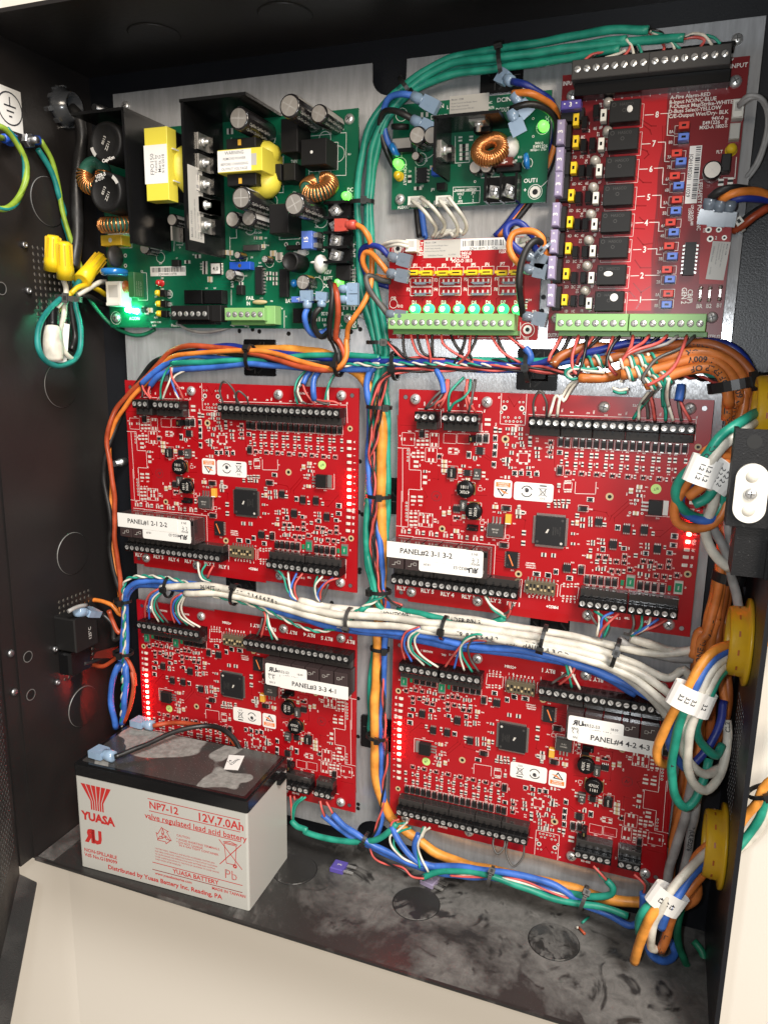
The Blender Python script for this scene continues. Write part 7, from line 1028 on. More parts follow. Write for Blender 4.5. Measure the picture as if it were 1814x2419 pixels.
blue_u=[(66.4,20.3,2),(83.5,26.5,2),(100.2,28.3,0),(117.8,24.7,0),(137.6,23.3,0),(163.9,21.7,1),(189.4,20,2),(220.9,19.9,3),(214.3,18.6,4),(229.6,19.3,4),(321.2,19.3,3),(335.4,21.5,4),(351.9,25.5,5),(368.7,29.8,6),(384.1,33.6,6),(401.1,34.2,4),(417.8,33.6,2),(434,35.1,2),(442.2,33,4),(450,26.4,4),(456.7,14.6,4),(460.5,4.3,0)]
bundle('blue_u','dark blue cable at the top of the bundle under the relay board','wire_navy',2.4,blue_u,'blue_cable')
blue_l=[(27.2,-4,4),(38.1,4.5,6),(58,9.8,5),(85.7,12.3,4),(115.9,14.9,4),(139.7,14.7,4),(165.4,13.7,4),(196.4,13.3,4),(214.4,14.6,4),(208.7,16.3,3),(216.6,15.8,2),(212.9,12.1,3),(210.1,2.5,4),(211.3,-5.1,4),(212.9,-12.9,2),(211.7,-30.8,-1),(210.9,-49.6,1),(213.1,-66.4,2),(214.9,-81.5,2),(218.4,-96.5,2),(222.5,-112.5,3),(224.6,-132.1,3),(224.9,-144.4,4),(227.2,-154.3,2),(230,-168.5,0),(228.2,-161.9,-1),(227.9,-180.4,2),(226.4,-207,1),(225.9,-239,1),(225.2,-271.7,1),(226.7,-297.5,2),(229.1,-314.4,3),(228.4,-330.3,5),(226.7,-341.4,8),(223.4,-349,10),(218.7,-351.3,12)]
bundle('blue_l','bright blue cable from board PANEL#1 that turns down the middle trunk','wire_blue',2.3,blue_l,'blue_cable')
blue_1=[(19.8,-2.7,5),(30,5.1,6),(43.6,13.1,5),(54.7,16.9,4),(67.1,20.7,3),(83.4,19.4,0),(110.3,18.2,-1),(137,16.2,-1),(162.9,16.1,-1),(188.5,17.3,0),(219.8,18.7,0),(226.1,17.1,0),(320.8,16.4,0),(335.1,18.7,1),(350.9,22.7,3),(368.7,26.7,3),(386,28.6,1),(401.4,28.6,-2)]
bundle('blue_1','blue printed cable ending nearest the corner of board PANEL#1','wire_blue',2.2,blue_1,'blue_cable');cable_text(H['blue_1'],blue_1,2.2,4,'18 AWG 2C',2.2)
green_h=[(49.5,13.9,6),(72.5,15.6,5),(99.7,17.3,4),(126,18.1,3),(145.7,20.3,3),(164.9,22.4,3),(189.8,22.6,3),(220.9,22.1,3),(203,20.9,2),(320.9,21.6,2),(334.2,22.6,3),(351.5,27.1,3),(366.6,30.4,3),(384,32.3,2)]
bundle('green_h','green cable lying across the plate above board PANEL#1','wire_green',2.2,green_h,'green_cable')
for m,p in(('wire_green',[(50.9,13.5,7),(45.5,7.4,8),(42.4,-2.3,10),(40.5,-13.3,9)]),('wire_white',[(50.8,11.1,7),(50.5,3.9,9),(46.4,-5.8,10),(42.3,-13.3,9)]),('wire_black',[(50,9.9,7),(47.6,3.8,7),(48.8,0.2,7)]),('wire_red',[(49.4,11.7,7),(52.6,4,10),(59.4,-4.1,11),(61.5,-12.8,9)]),('wire_white',[(77.3,12.8,4),(58.6,7.7,6),(52.6,3.4,8),(54.3,-5.5,10),(57.6,-12.9,9)]),('wire_blue',[(49.1,6.3,7),(53.1,-2,10),(57,-11.5,9)])):cond(H['green_h'],m,p)
for m,p in(('wire_red',[(21.3,-3.1,6),(24.8,-7.8,8),(31.2,-13.4,9)]),('wire_black',[(19.7,-3.2,5),(22.4,-9.2,7),(22.3,-12.8,8)])):cond(H['blue_1'],m,p)
for m,p in(('wire_red',[(28.7,-4.1,6),(28.5,-8.9,8),(32,-13,9)]),('wire_black',[(27.2,-4.4,5),(25.5,-7.9,5),(23.8,-11.7,5)])):cond(H['blue_l'],m,p)
wg=[(192,14.9,8),(201.7,17,8),(211.2,16.8,8),(221.8,17.2,8),(207.8,17.2,6),(219.2,15.9,6),(229.3,17.7,6),(321.4,18.4,4)]
twist('white and green twisted pair above the top of the middle trunk','wire_white','wire_green',.8,wg)
d1=wire('thin green wire dropping to the inputs of board PANEL#1 beside a white one','wire_green',.8,[(163.5,12,4),(158.5,4.6,8),(158,-3.2,11),(159.1,-12.5,9)],'wire','wire');cond(d1,'wire_white',[(166.5,11.7,5),(162.1,4.2,9),(160.7,-3,12),(163.3,-11.9,9)])
d2=wire('short blue cable with red core at the inputs of board PANEL#1','wire_blue',2.0,[(167.3,11.5,4),(165.6,7.1,7),(163.9,2,10)],'blue_cable');cond(d2,'wire_red',[(163.9,2,10),(167.4,-3.9,12),(173.4,-12.4,9)]);cond(d2,'wire_dgrey',[(163.3,2,10),(159.2,-3.1,12),(161.9,-9.8,10),(166.5,-12,9)])
d3=wire('blue cable dropping straight to the inputs of board PANEL#1','wire_blue',2.1,[(173.6,11.5,4),(171.8,5,9),(173.3,-2.6,12),(173,-8.9,10)],'blue_cable');cond(d3,'wire_red',[(172.8,-8.4,9),(181.2,-9.1,11),(188.6,-9.3,11),(192.6,-11.4,9)]);cond(d3,'wire_dgrey',[(172.5,-8.9,9),(180,-10.8,11),(184.5,-11.2,10)])
d4=wire('green wire of the last pair at the inputs of board PANEL#1','wire_green',.85,[(188.9,12.1,5),(185.8,6,9),(183.1,-3.4,11),(180.3,-12.1,9)],'wire','wire');cond(d4,'wire_white',[(187.3,11.5,5),(184.2,3.7,9),(183.9,-4.5,11),(183.5,-12.4,9)])
p1=[(170.9,54.4,16),(169.6,49.4,18),(168.5,41.1,12),(171.2,36.6,6),(174.6,38.1,2),(179,40.2,0)]
w1=wire('blue wire looping below the power supply board corner','wire_blue',2.0,p1,'wire','wire');spade(w1,p1[0],(0,1,.15),'conn_blue',12,3.3)
p2=[(181.6,55.3,16),(177.9,50.7,19),(174.3,42.4,14),(176,36,8),(178.6,36.4,4),(179.8,39.6,0)]
w2=wire('black wire looping below the power supply board corner','wire_black',2.0,p2,'wire','wire');spade(w2,p2[0],(.1,1,.1),'conn_blue',10,3.3)
wire('grey wire curling under the lower edge of the power supply','wire_grey',1.1,[(52.6,44.9,2),(57.7,41.6,0),(65.9,38.9,0),(78.2,38,0),(89,39.5,-2),(96.9,42.6,-5)],'wire','wire')
for q in((193.2,67.4,12),(193.3,60.4,12)):spade(H['rust'],q,(1,0,0),'conn_blue',14,3.0)
wire('dark green earth wire curving beneath the corner of the power supply','wire_grn2',1.5,[(-22.4,67.2,14),(-20.3,58.9,8),(-18.8,51.8,2),(-13.2,43.8,-3),(-4.8,38.2,-6),(8.2,35.1,-6),(18.9,36.6,-6),(26.2,40.2,-7)],'wire','wire')
wire('pair of grey wires at the lower right of the power supply','wire_grey',1.1,[(200.5,50.9,-4),(207.3,47.4,-4),(216,44.8,-4),(224.6,44.8,-4),(236.1,44.1,-6)],'wire','wire')
l1=[(228.7,87.8,12),(223.9,93,14),(215.8,95.3,12),(208.7,94.5,8),(205.7,90.1,4),(206.6,79.7,0),(211.6,73.4,-2),(224.1,69.6,-4)]
o=wire('navy wire looping into the distribution board upper connector','wire_navy',2.0,l1,'wire','wire');spade(o,l1[0],(1,-.25,0),'conn_clear',16,3.4)
l2=[(228,77.3,12),(223.6,84.1,14),(216.4,90.2,12),(210.5,90.6,10),(207.9,86.3,8),(209.5,80.4,5),(215,76.4,2),(224.3,75,-3)]
o=wire('orange wire looping into the distribution board lower connector','wire_orange',1.9,l2,'wire','wire');spade(o,l2[0],(1,-.2,0),'conn_clear',15,3.4)
l3=[(228,50.9,12),(220.8,60.8,14),(214.4,69.3,12),(212.1,75.3,10),(216.6,75.2,6),(220.1,73.3,3),(225.9,72.6,0)]
o=wire('black wire bending down to the corner of the distribution board','wire_dgrey',1.9,l3,'wire','wire');spade(o,l3[0],(1,-.15,0),'conn_clear',14,3.2)
l4=[(201.3,109.3,4),(206.4,108.1,5),(211,102.9,6),(212.7,96.3,6),(212.6,90.6,6)]
wire('orange wire arching beside the green trunk at the distribution board','wire_orange',1.8,l4,'wire','wire')
r1=[(318.9,86.9,14),(312.8,90.6,16),(307.4,97.6,15),(307.5,103.2,13),(312,105.8,12),(317.4,103.9,11),(321.3,98.8,9),(322.8,92.3,6),(326.7,87.1,4),(332.8,81.2,0)]
o=wire('navy wire looped above the distribution board far corner','wire_navy',2.1,r1,'wire','wire');spade(o,r1[0],(1,-.45,0),'conn_clear',15,3.5)
r2=[(319.4,77.8,14),(313.5,84.3,18),(310.3,91.1,18),(311.8,97.6,17),(317.8,99.8,16),(324.9,99.1,16),(329.6,95.4,15),(330.6,89.8,12),(333,85.7,8),(336.2,82.5,2)]
o=wire('orange wire looped over the navy one above the distribution board','wire_orange',2.0,r2,'wire','wire');spade(o,r2[0],(1,-.15,0),'conn_clear',14,3.5)
r3=[(319.8,49.7,12),(318.8,59.7,20),(318.2,70,24),(319.2,80.5,24),(322.4,89.1,23),(325.9,93.4,20),(329.1,93.1,16),(330.7,89.3,10),(334,85.4,4)]
o=wire('long black wire hanging over the end of the distribution board','wire_black',2.1,r3,'wire','wire');spade(o,r3[0],(1,-.2,0),'conn_clear',15,3.4)
tie('pale nylon tie holding three looped wires beside the lilac fuses',(330.4,87.8,13),(1,-1,0),6,5,(0,1),'conn_clear',2.,0)
k1=[(242.7,184.3,12),(236.1,185.4,14),(227.7,184.5,12),(222.6,179.7,8),(221,170.9,4),(223,161.8,3),(225.6,156.4,0),(230.6,151.9,-4),(237.3,143.2,-6),(242.1,131,-6),(245.1,118,-6),(247.4,101.7,-6),(247.4,101.7,-6)]
o=wire('blue wire arching into the converter board upper left connector','wire_blue',2.0,k1,'wire','wire');spade(o,k1[0],(1,-.55,.1),'conn_blue',20,3.4)
k2=[(243,170.5,12),(237.2,173.8,14),(229.9,176.6,13),(222.3,176.9,10),(218.6,172.2,6),(219.8,163.3,4),(222.8,154.2,2),(225.1,147.9,-2),(231.9,139.5,-6),(238.5,128.8,-6),(241.5,118.2,-6),(243.8,101.8,-6)]
o=wire('black wire arching into the converter board lower left connector','wire_black',2.0,k2,'wire','wire');spade(o,k2[0],(1,-.55,.1),'conn_blue',18,3.4)
k3=[(306.7,185.1,16),(315.2,181.6,18),(323.1,177.9,14),(329.1,174.9,8),(330.8,170,2),(330.7,159.1,-3),(326.4,145.3,-6),(319.4,128.5,-6),(310.3,116.7,-6),(302.5,107.7,-6),(295.3,100.5,-6)]
o=wire('blue wire leaving the topmost connector of the converter board','wire_navy',2.0,k3,'wire','wire');spade(o,k3[0],(-.3,.2,-.2),'conn_blue',13,3.4)
k4=[(307.4,178.7,16),(317,177.3,18),(324,174.7,14),(330.1,171.3,8),(332.2,165.6,2),(331.7,155.3,-3),(328.1,143,-6),(321,128.4,-6),(312,116.6,-6),(304.2,107.7,-6),(297.9,100.4,-6)]
o=wire('orange wire leaving the converter board between blue and black ones','wire_orange',2.0,k4,'wire','wire');spade(o,k4[0],(.5,-.6,-.2),'conn_blue',16,3.4)
k5=[(306.9,169.4,17),(314.5,171,19),(322.3,171.1,16),(329,168.7,10),(332.2,164.4,4),(331,153.9,-3),(328.2,141.5,-6),(322.7,127.6,-6),(314.4,116.5,-6),(305.9,106.8,-6),(301.2,101.5,-6)]
o=wire('black wire leaving the lowest connector of the converter board','wire_black',2.0,k5,'wire','wire');spade(o,k5[0],(.35,-.8,-.2),'conn_blue',15,3.6)
for i,(a,b,lb)in enumerate(((440,1375,'white lead from the converter board socket nearest the screw'),(655,1370,'white lead from the converter board socket nearest the jumper table'))):
 j=60 if i else 0
 pp=[(243.2,122.1,10),(251,116.4,12),(255.9,110.5,8),(257.7,105.9,2),(254,100.9,-2)]if not i else[(261.8,121.6,10),(268.1,114.8,12),(272.3,108.3,8),(272.5,103.7,2),(268.9,100.5,-2),(265.9,103.5,-3),(256.6,100.9,-5)]
 o=wire(lb,'wire_ivory',1.25,pp,'wire','wire');cond(o,'wire_ivory',ov(pp,6,1.5,.6),1.25)
o=wire('white lead entering the distribution board socket by the FLT print','wire_ivory',1.25,[(241.3,96.3,9),(234.1,97.2,10),(226.1,96.9,8),(219.7,95.3,3),(218.5,91.6,-4)],'wire','wire');cond(o,'wire_ivory',[(241.4,93.9,9),(234.1,95.2,10),(228,94.8,8),(222,94,3),(220.8,90.7,-4)],1.2)
o=wire('white lead leaving the distribution board far socket','wire_ivory',1.2,[(315.1,95.6,9),(320,97.2,10),(325.6,97.9,6),(331.9,96.6,0)],'wire','wire');cond(o,'wire_ivory',[(315.2,94.4,9),(320.1,96,10),(325.7,97.1,6),(332.7,95.4,0)],1.1)
o=wire('white twin lead bent behind the top of the distribution board','wire_ivory',1.2,[(253.1,100.6,-5),(258.6,103.9,-4),(265.6,104.8,-4),(271.6,101.6,-5)],'wire','wire')
xs=[372,430,485,545,600,672,740,858,905,955,1055,1100,1180,1240]
PB=[([(237.4,39.1,5),(237.8,30.2,6),(240.8,21.7,6),(246.9,19.2,5),(254.8,20.7,4)],'wire_black','first black wire under the distribution board terminals'),([(242.6,39.1,5),(245.4,31.9,7),(248.9,25.2,6),(255.9,22,5),(267.3,21.4,4)],'wire_red','first red wire under the distribution board terminals'),([(247.6,39.2,5),(249,32,7),(252.5,25.3,6),(260.1,22.5,4)],'wire_black','second black wire under the distribution board terminals'),([(253.2,39.2,5),(255.8,31.2,7),(257.9,23.7,7),(257.7,18.3,5)],'wire_red','red wire falling straight below the third lamp'),([(258.1,39.2,5),(258.5,31.3,7),(258.6,23.7,5)],'wire_black','black wire falling straight below the third lamp'),([(264.5,38.9,5),(266.3,32.2,8),(271.8,27.7,8),(281.9,22.5,6),(287.7,19.3,4)],'wire_red','red wire sweeping right from the middle of the distribution terminals'),([(270.5,38.9,5),(274,32.3,7),(277.4,27.4,6),(279.8,24.9,5)],'wire_black','black wire from the split between the two green strips'),([(280.8,39,5),(280.8,31.5,8),(277.8,24.9,7),(273.9,19,5)],'wire_black','black wire slanting left below the fifth lamp'),([(284.9,39,5),(285.2,30.8,10),(285.2,26.7,11),(281.6,22.5,8),(276.6,18.7,5)],'wire_red','red wire with a knot below the fifth lamp'),([(289.2,39.1,5),(287.3,31.6,8),(284.9,25.8,8),(286.3,21.7,6)],'wire_black','black wire crossing the knotted red wire'),([(297.3,39.1,5),(301.4,33.4,7),(306.8,27,7),(313.5,23.1,6),(319.1,19.9,4)],'wire_red','red wire under the seventh lamp running toward the tie mount'),([(301.6,39.2,5),(303.7,33.5,6),(307.4,27,6),(312.4,19.8,4)],'wire_black','black wire under the seventh lamp'),([(307.9,39.2,5),(313.3,34.4,8),(318.4,31.2,8),(321.6,28.9,7)],'wire_red','red wire entering the short blue sleeve'),([(313.1,39.3,5),(314.7,34.4,7),(318.3,30.4,7),(321.1,28.1,6)],'wire_black','black wire entering the short blue sleeve')]
for p,m,l in PB:wire(l,m,.85,p,'wire','wire')
wire('short blue cable sleeve standing in front of the tie mount','wire_blue',2.3,[(321.4,29.7,8),(323.5,27.3,8),(325,24.1,8),(323.5,20.9,6),(319.2,18.3,4)],'blue_cable')
TW=[([(352.7,14.6,6),(340.5,16.5,5),(331.1,17.5,5),(321.6,17.9,5),(241.1,15.2,5),(229.5,12.6,6),(223.2,7.8,8),(219.2,0.1,8),(217.3,-8.5,8),(215.6,-21.2,6),(214.8,-33.9,6),(214.3,-45.9,5),(216.8,-55.7,5),(218.8,-75.4,6),(217.2,-90.7,6),(215.6,-106.5,5),(217.8,-121.9,5),(222.2,-136.8,6),(224.5,-146,6),(232.4,-151.8,8),(242.4,-154.8,9)],'red and black twisted pair running down the face of the middle trunk'),([(373.7,12.4,8),(360.9,13.9,6),(340.5,15.1,4),(327.3,15.9,4),(238.8,12.8,4),(230.5,11.2,6),(224.8,6.8,7),(221.4,-1.8,7),(220.2,-12.4,6),(218.1,-26.1,4),(216.4,-43.9,4),(217.8,-65.6,5),(219.4,-85.6,5),(218,-101.3,4),(220.4,-116.4,5),(223.2,-134.9,5),(225.6,-146.2,5),(227.4,-156.1,3),(224.5,-200,1),(226,-216.8,3),(228.1,-237.2,4),(229.7,-257.9,5),(231.3,-279.4,5),(229.6,-301.9,5),(228.5,-324,6),(225.4,-340.5,10),(221.7,-352.6,14),(226.7,-357.7,18),(237.2,-359.2,20),(252.7,-359.1,22),(259.3,-362.9,22),(269.3,-361.3,22)],'red and black twisted pair that trails out to the loose lilac fuse'),([(224.9,32.6,4),(231.4,28.4,6),(238.9,22.5,6),(247.8,21.8,5),(258,22,3),(272.4,21,3),(289.1,20.9,3),(306.3,20.5,3),(321.4,16,3),(335.6,15,3),(352.8,14.1,6)],'red and black pair threading the tie under the green trunk'),([(227.5,10.7,6),(225.9,5,7),(223.6,-3.6,6),(221.9,-12.4,5),(220.6,-24.1,4),(218.7,-35.9,4),(215.3,-48.9,4)],'short red and black pair at the head of the middle trunk')]
for p,l in TW:twist(l,'wire_red','wire_black',.85,p,pitch=34)
for m,p,l in(('wire_dgrey',[(269.2,8.4,6),(267.5,2,9),(261.6,-4.6,11),(255.7,-12,9)],'grey wire reaching the first clamp of board PANEL#2'),('wire_dgrey',[(267.9,7,6),(267.6,-1.9,10),(263.3,-7.7,12),(256.3,-11.8,9)],'second grey wire at the first clamps of board PANEL#2'),('wire_red',[(269.5,8.4,6),(270.3,0.8,9),(269.3,-4.3,12),(264.7,-7.7,12),(262.5,-11.9,9)],'red wire reaching the three way clamp of board PANEL#2'),('wire_red',[(270.5,8.4,6),(271.3,0.8,9),(270,-5.5,12),(265.6,-11.4,9)],'second red wire at the three way clamp of board PANEL#2'),('wire_green',[(281.2,10,6),(276.9,4.8,9),(273.9,-0.3,12),(273.1,-6.7,12),(272.5,-12.7,9)],'green wire dropping to the five way clamp of board PANEL#2'),('wire_green',[(285.9,8.8,6),(286.3,1.9,9),(283.3,-3.1,12),(276.8,-7.2,12),(272.9,-12.6,9)],'green wire crossing over to the five way clamp of board PANEL#2'),('wire_red',[(283.6,8.8,6),(284.3,1.2,9),(287.4,-5.5,12),(291,-12.6,9)],'red wire dropping to the five way clamp of board PANEL#2'),('wire_dgrey',[(288.9,8.9,6),(288.9,2.7,9),(288.7,-6.1,12),(286.2,-12.8,9)],'black wire dropping to the five way clamp of board PANEL#2'),('wire_red',[(284.6,8.8,6),(283.1,1.2,8),(284.8,-5,11),(286.1,-12.5,9)],'short red wire beside the black drop of board PANEL#2')):
 wire(l,m,.9,p,'wire','wire')
wire('dark blue cable end above the first clamps of board PANEL#2','wire_blue',2.0,[(261.5,14.6,4),(265.1,8.2,6),(267.9,2.6,9),(269,-0.9,10)],'blue_cable')
for m,p,l in(('wire_green',[(401.7,4.9,12),(398.7,0.1,12),(394.7,-5.3,12),(391.1,-12.3,10)],'green wire at the inputs of board PANEL#2 slanting left'),('wire_dgrey',[(401.2,4.3,13),(398,-1.1,12),(399.1,-5.8,11),(399.8,-11.9,10)],'black wire at the inputs of board PANEL#2'),('wire_white',[(399,4.9,14),(395.5,-1.1,13),(394.1,-6,12),(394.4,-12.4,10)],'white wire at the inputs of board PANEL#2'),('wire_red',[(400.2,2.5,12),(401.8,-3.3,12),(403.7,-12.5,10)],'red wire at the inputs of board PANEL#2'),('wire_green',[(406.6,6.3,14),(407.6,0.5,12),(409.6,-6.5,12),(409.9,-12.4,10)],'green wire falling straight to the inputs of board PANEL#2'),('wire_white',[(408.8,6.4,14),(409.6,0.5,12),(411.7,-5.2,12),(414.4,-12.3,10)],'white wire beside the last green drop of board PANEL#2')):
 wire(l,m,1.0,p,'wire','wire')
o=wire('blue cable hanging at the last input of board PANEL#2','wire_blue',2.6,[(417,9.3,8),(416.9,4.2,10),(416.2,-0.1,11)],'blue_cable');cond(o,'wire_dgrey',[(416.1,-0.2,11),(417.3,-6.2,12),(419.1,-12.2,10)],1.);cond(o,'wire_red',[(417.1,-0.4,11),(420.3,-5.7,12),(424.3,-12.1,10)],1.)
for p,l in(([(355.1,10.7,12),(350.4,6.4,12),(346.3,-1,12),(343.7,0.5,12),(341.7,-5.7,12),(340.7,-10.1,12),(339.4,-13,10)],'white wire of the pair from the wrapped cable end'),([(356,10.1,12),(352.3,4.7,12),(348.4,-2.8,12),(346.8,0.6,12),(345.3,-5.6,12),(344.7,-12.8,10)],'white wire beside it from the wrapped cable end')):wire(l,'wire_white',1.0,p,'wire','wire')
O=[([(340.3,19.4,14),(343.8,24.4,12),(351.2,28,8),(360.5,30.8,5),(375.4,30.8,3),(392.7,31.9,3),(409.6,33,4),(421.9,33.8,6),(433.3,32.4,8),(443.2,28,8),(451,21.4,8),(456.6,12.2,8),(456.5,3.9,6),(456.3,-5.3,4),(454.1,-25,0),(452.5,-47.3,-2),(452.9,-70.1,-4),(453.9,-93,-4),(454.7,-112.6,-2),(454,-131,0),(453.4,-147.2,2),(453,-151,2),(453,-171.5,2),(454.5,-196.7,2),(454.7,-220.3,2)],'jacket_brown',3.0,'brown orange cable with bare cut ends under the relay board'),([(381.4,21.3,22),(394.2,22.8,20),(410.3,26.3,18),(422.2,28.6,16),(433.5,27.4,14),(441.9,23.3,12),(449.1,15.4,10),(453.5,4.4,8),(451.1,0.2,6),(449.1,-14.1,4),(448.1,-32.4,2),(448.5,-54.8,0),(449.8,-77.6,-2),(451.1,-100.5,-2),(450.4,-115.7,0),(448.4,-131.1,2),(447.1,-147.5,4),(445.6,-146.9,4),(443.6,-167.7,4),(443.9,-191.7,2),(445.3,-228.1,0),(445.3,-262.5,0),(442.1,-284.6,0),(440.1,-310.8,0),(440.2,-335.6,2)],'jacket_orange',3.1,'orange cable with the uppermost white and green wrapping'),([(382.5,14.8,24),(393.9,16.6,22),(410.7,21.4,20),(422.5,24.6,18),(431.4,24.2,16),(439,20.2,14),(445.3,12.8,12),(449.8,1,10),(447.3,0.2,9),(446.7,-14.1,6),(446,-32.3,4),(446.3,-54.6,2),(448.3,-77.3,0),(449.9,-100.2,0),(448.9,-119.2,2),(446.6,-134.7,4),(444.9,-147.1,6),(442.4,-144.5,6),(440.1,-162.9,6)],'jacket_orange',3.1,'orange cable with the middle wrapping'),([(396.8,8.8,26),(407.4,13.4,24),(419.1,17.9,22),(429.3,20,20),(435.9,17.8,18),(441.5,9.5,16),(444.6,-0.7,14),(443.3,3.7,12),(444,-10.4,10)],'jacket_orange',3.1,'orange cable with the lowest wrapping'),([(357.2,12.2,16),(365.6,11.9,15),(374,12.6,12),(382.2,15.4,8),(393.7,20.9,4),(410.2,25.6,4),(426.4,29.2,6),(441.2,26.2,6),(450.1,17.9,4),(455.1,7.8,4),(454.3,-3.4,2),(452.4,-21.5,0),(451,-44,-4),(452.3,-70.4,-5),(454.4,-100.9,-5),(453.8,-120,-3),(452.2,-139.8,-2),(454.1,-141,-2),(455.7,-162.3,-2),(458.9,-180.5,0),(462.1,-194.4,4),(460.6,-210,6),(453.9,-224.5,8)],'jacket_orange',3.0,'orange cable that ends farthest left with two white wires'),([(357.1,20.6,8),(367.5,22.2,6),(379.5,25.1,4),(393,27.1,0),(410,28.3,-2),(426.4,30.7,-2),(443.5,23.7,-2),(452.8,10.9,-2),(456.2,-10.9,-4),(454.8,-33.2,-8),(454.7,-63.5,-10),(456.4,-94.1,-10),(457.2,-117.1,-8),(457.3,-140.4,-6),(458.6,-145.5,-4),(459.9,-168.1,-4),(463.1,-183.2,0),(463.5,-198.7,4),(459.1,-216.4,8)],'jacket_brown',3.0,'brown orange cable behind the wrapped cable ends')]
O+=[([(401.4,29.5,0),(418,31.7,2),(432.8,31.2,2),(444.7,25.4,2),(453.6,15.4,2),(456.6,-1.8,4),(455.3,-15.8,6),(453.1,-31.6,6),(450.8,-46.6,4),(450.8,-65.4,2),(451.3,-84.2,2),(452.2,-103.2,2),(452,-118.8,2),(450.6,-136.5,4),(450.5,-137.2,4),(449.4,-155.4,4),(448.4,-176.1,4),(448.7,-196,6),(448.1,-216.3,8)],'jacket_orange',3.0,'orange cable on the outside of the turn beneath the bracket'),([(405.8,26.4,-4),(422.6,28.1,-4),(435.1,26.1,-3),(446.5,17.7,-2),(452.6,5.7,-2),(450.1,-5.9,0),(449,-22.6,-2),(448.3,-40.5,-4),(448.9,-63.3,-6),(450,-86.6,-8),(450.9,-110,-8),(448.5,-129.6,-6),(446.3,-147.8,-4),(442.2,-161.8,-4),(442.2,-182.8,-4),(443,-208.8,-4),(442.5,-243,-4),(441.2,-274.6,-4),(439.2,-307.2,-4)],'jacket_brown',3.0,'brown orange cable deepest in the turning bundle'),([(451.9,9.4,8),(452.2,-3.1,9),(450,-17.1,10),(448.6,-34.5,8),(448.2,-52.3,6),(448.8,-72.7,4),(449.9,-91.5,4),(450,-110.9,6),(448.5,-128.2,6),(446.1,-146.2,8),(444.2,-149.1,8),(443.2,-169.6,8),(445.4,-191.9,6),(449.2,-211.3,8),(448.3,-229.5,10),(445.1,-238.5,10)],'jacket_orange',3.0,'orange cable on the near face of the bundle behind the loops')]
oc=[]
for p,m,r,l in O:oc.append(wire(l,m,r,p,'orange_cable'))
for i,s0,tx in((0,75,'E 3 5384FT'),(1,30,'T FPLP OR'),(1,110,'HONEYWELL 384FT'),(2,26,'TT 600V'),(3,22,'OF FPLP OF'),(2,120,'NONE (UL)'),(4,120,'384FT  CL3R'),(1,200,'NONE (UIEL) FT5'),(6,90,'HONEYWELL 384FT'),(8,40,'384FT OR FPLP'),(8,150,'NONE (UL) FT5'),(2,70,'OR FPLP 600V'),(3,60,'CSA FT4')):cable_text(oc[i],O[i][0],O[i][2],s0+30,tx,5.0,'ink',True)
for i,ph in((1,0),(2,2.4),(3,4)):
 coil(oc[i],'wire_white',O[i][0][:3],3.9,.95,3,ph,.0,.62);coil(oc[i],'wire_green',O[i][0][:3],3.9,.95,3,ph+1.7,.1,.72)
coil(oc[5],'wire_green',O[5][0][:3],3.8,.95,2.5,0,0,.6);coil(oc[5],'wire_white',O[5][0][:3],3.8,.95,2,1.5,.2,.8)
for m,p in(('wire_green',[(356.9,12.2,17),(353.5,11.2,18),(349.3,13.8,18),(349.6,16.5,18),(354.8,18.2,18),(362,17.3,18),(367.8,18,16)]),('wire_white',[(354.3,10.8,17),(350.6,14.7,18),(354.9,17.7,18),(363.8,16.4,18),(372.4,15.7,16)])):cond(oc[4],m,p,1.)
for m,p in(('wire_ivory',[(340,21.7,16),(340.7,19.8,14)]),('wire_ivory',[(342.2,22.1,16),(341.6,19.9,14)])):cond(oc[0],m,p,1.0)
for m,p in(('wire_green',[(408.1,15.6,28),(407.7,10.5,27),(407,3.3,20),(407.9,-3.6,14)]),('wire_white',[(410.2,14,28),(409.5,8.9,27),(409.5,2.6,20),(410.8,-3.5,14)]),('wire_green',[(379,5.2,24),(382.5,4,25),(386.6,4.5,24)]),('wire_white',[(378.4,6.9,24),(382.4,5.7,25),(387.3,6.7,24)]),('wire_dgrey',[(403.8,8.2,26),(400,3.2,22),(396.1,-2.5,16)])):cond(oc[3],m,p,1.0)
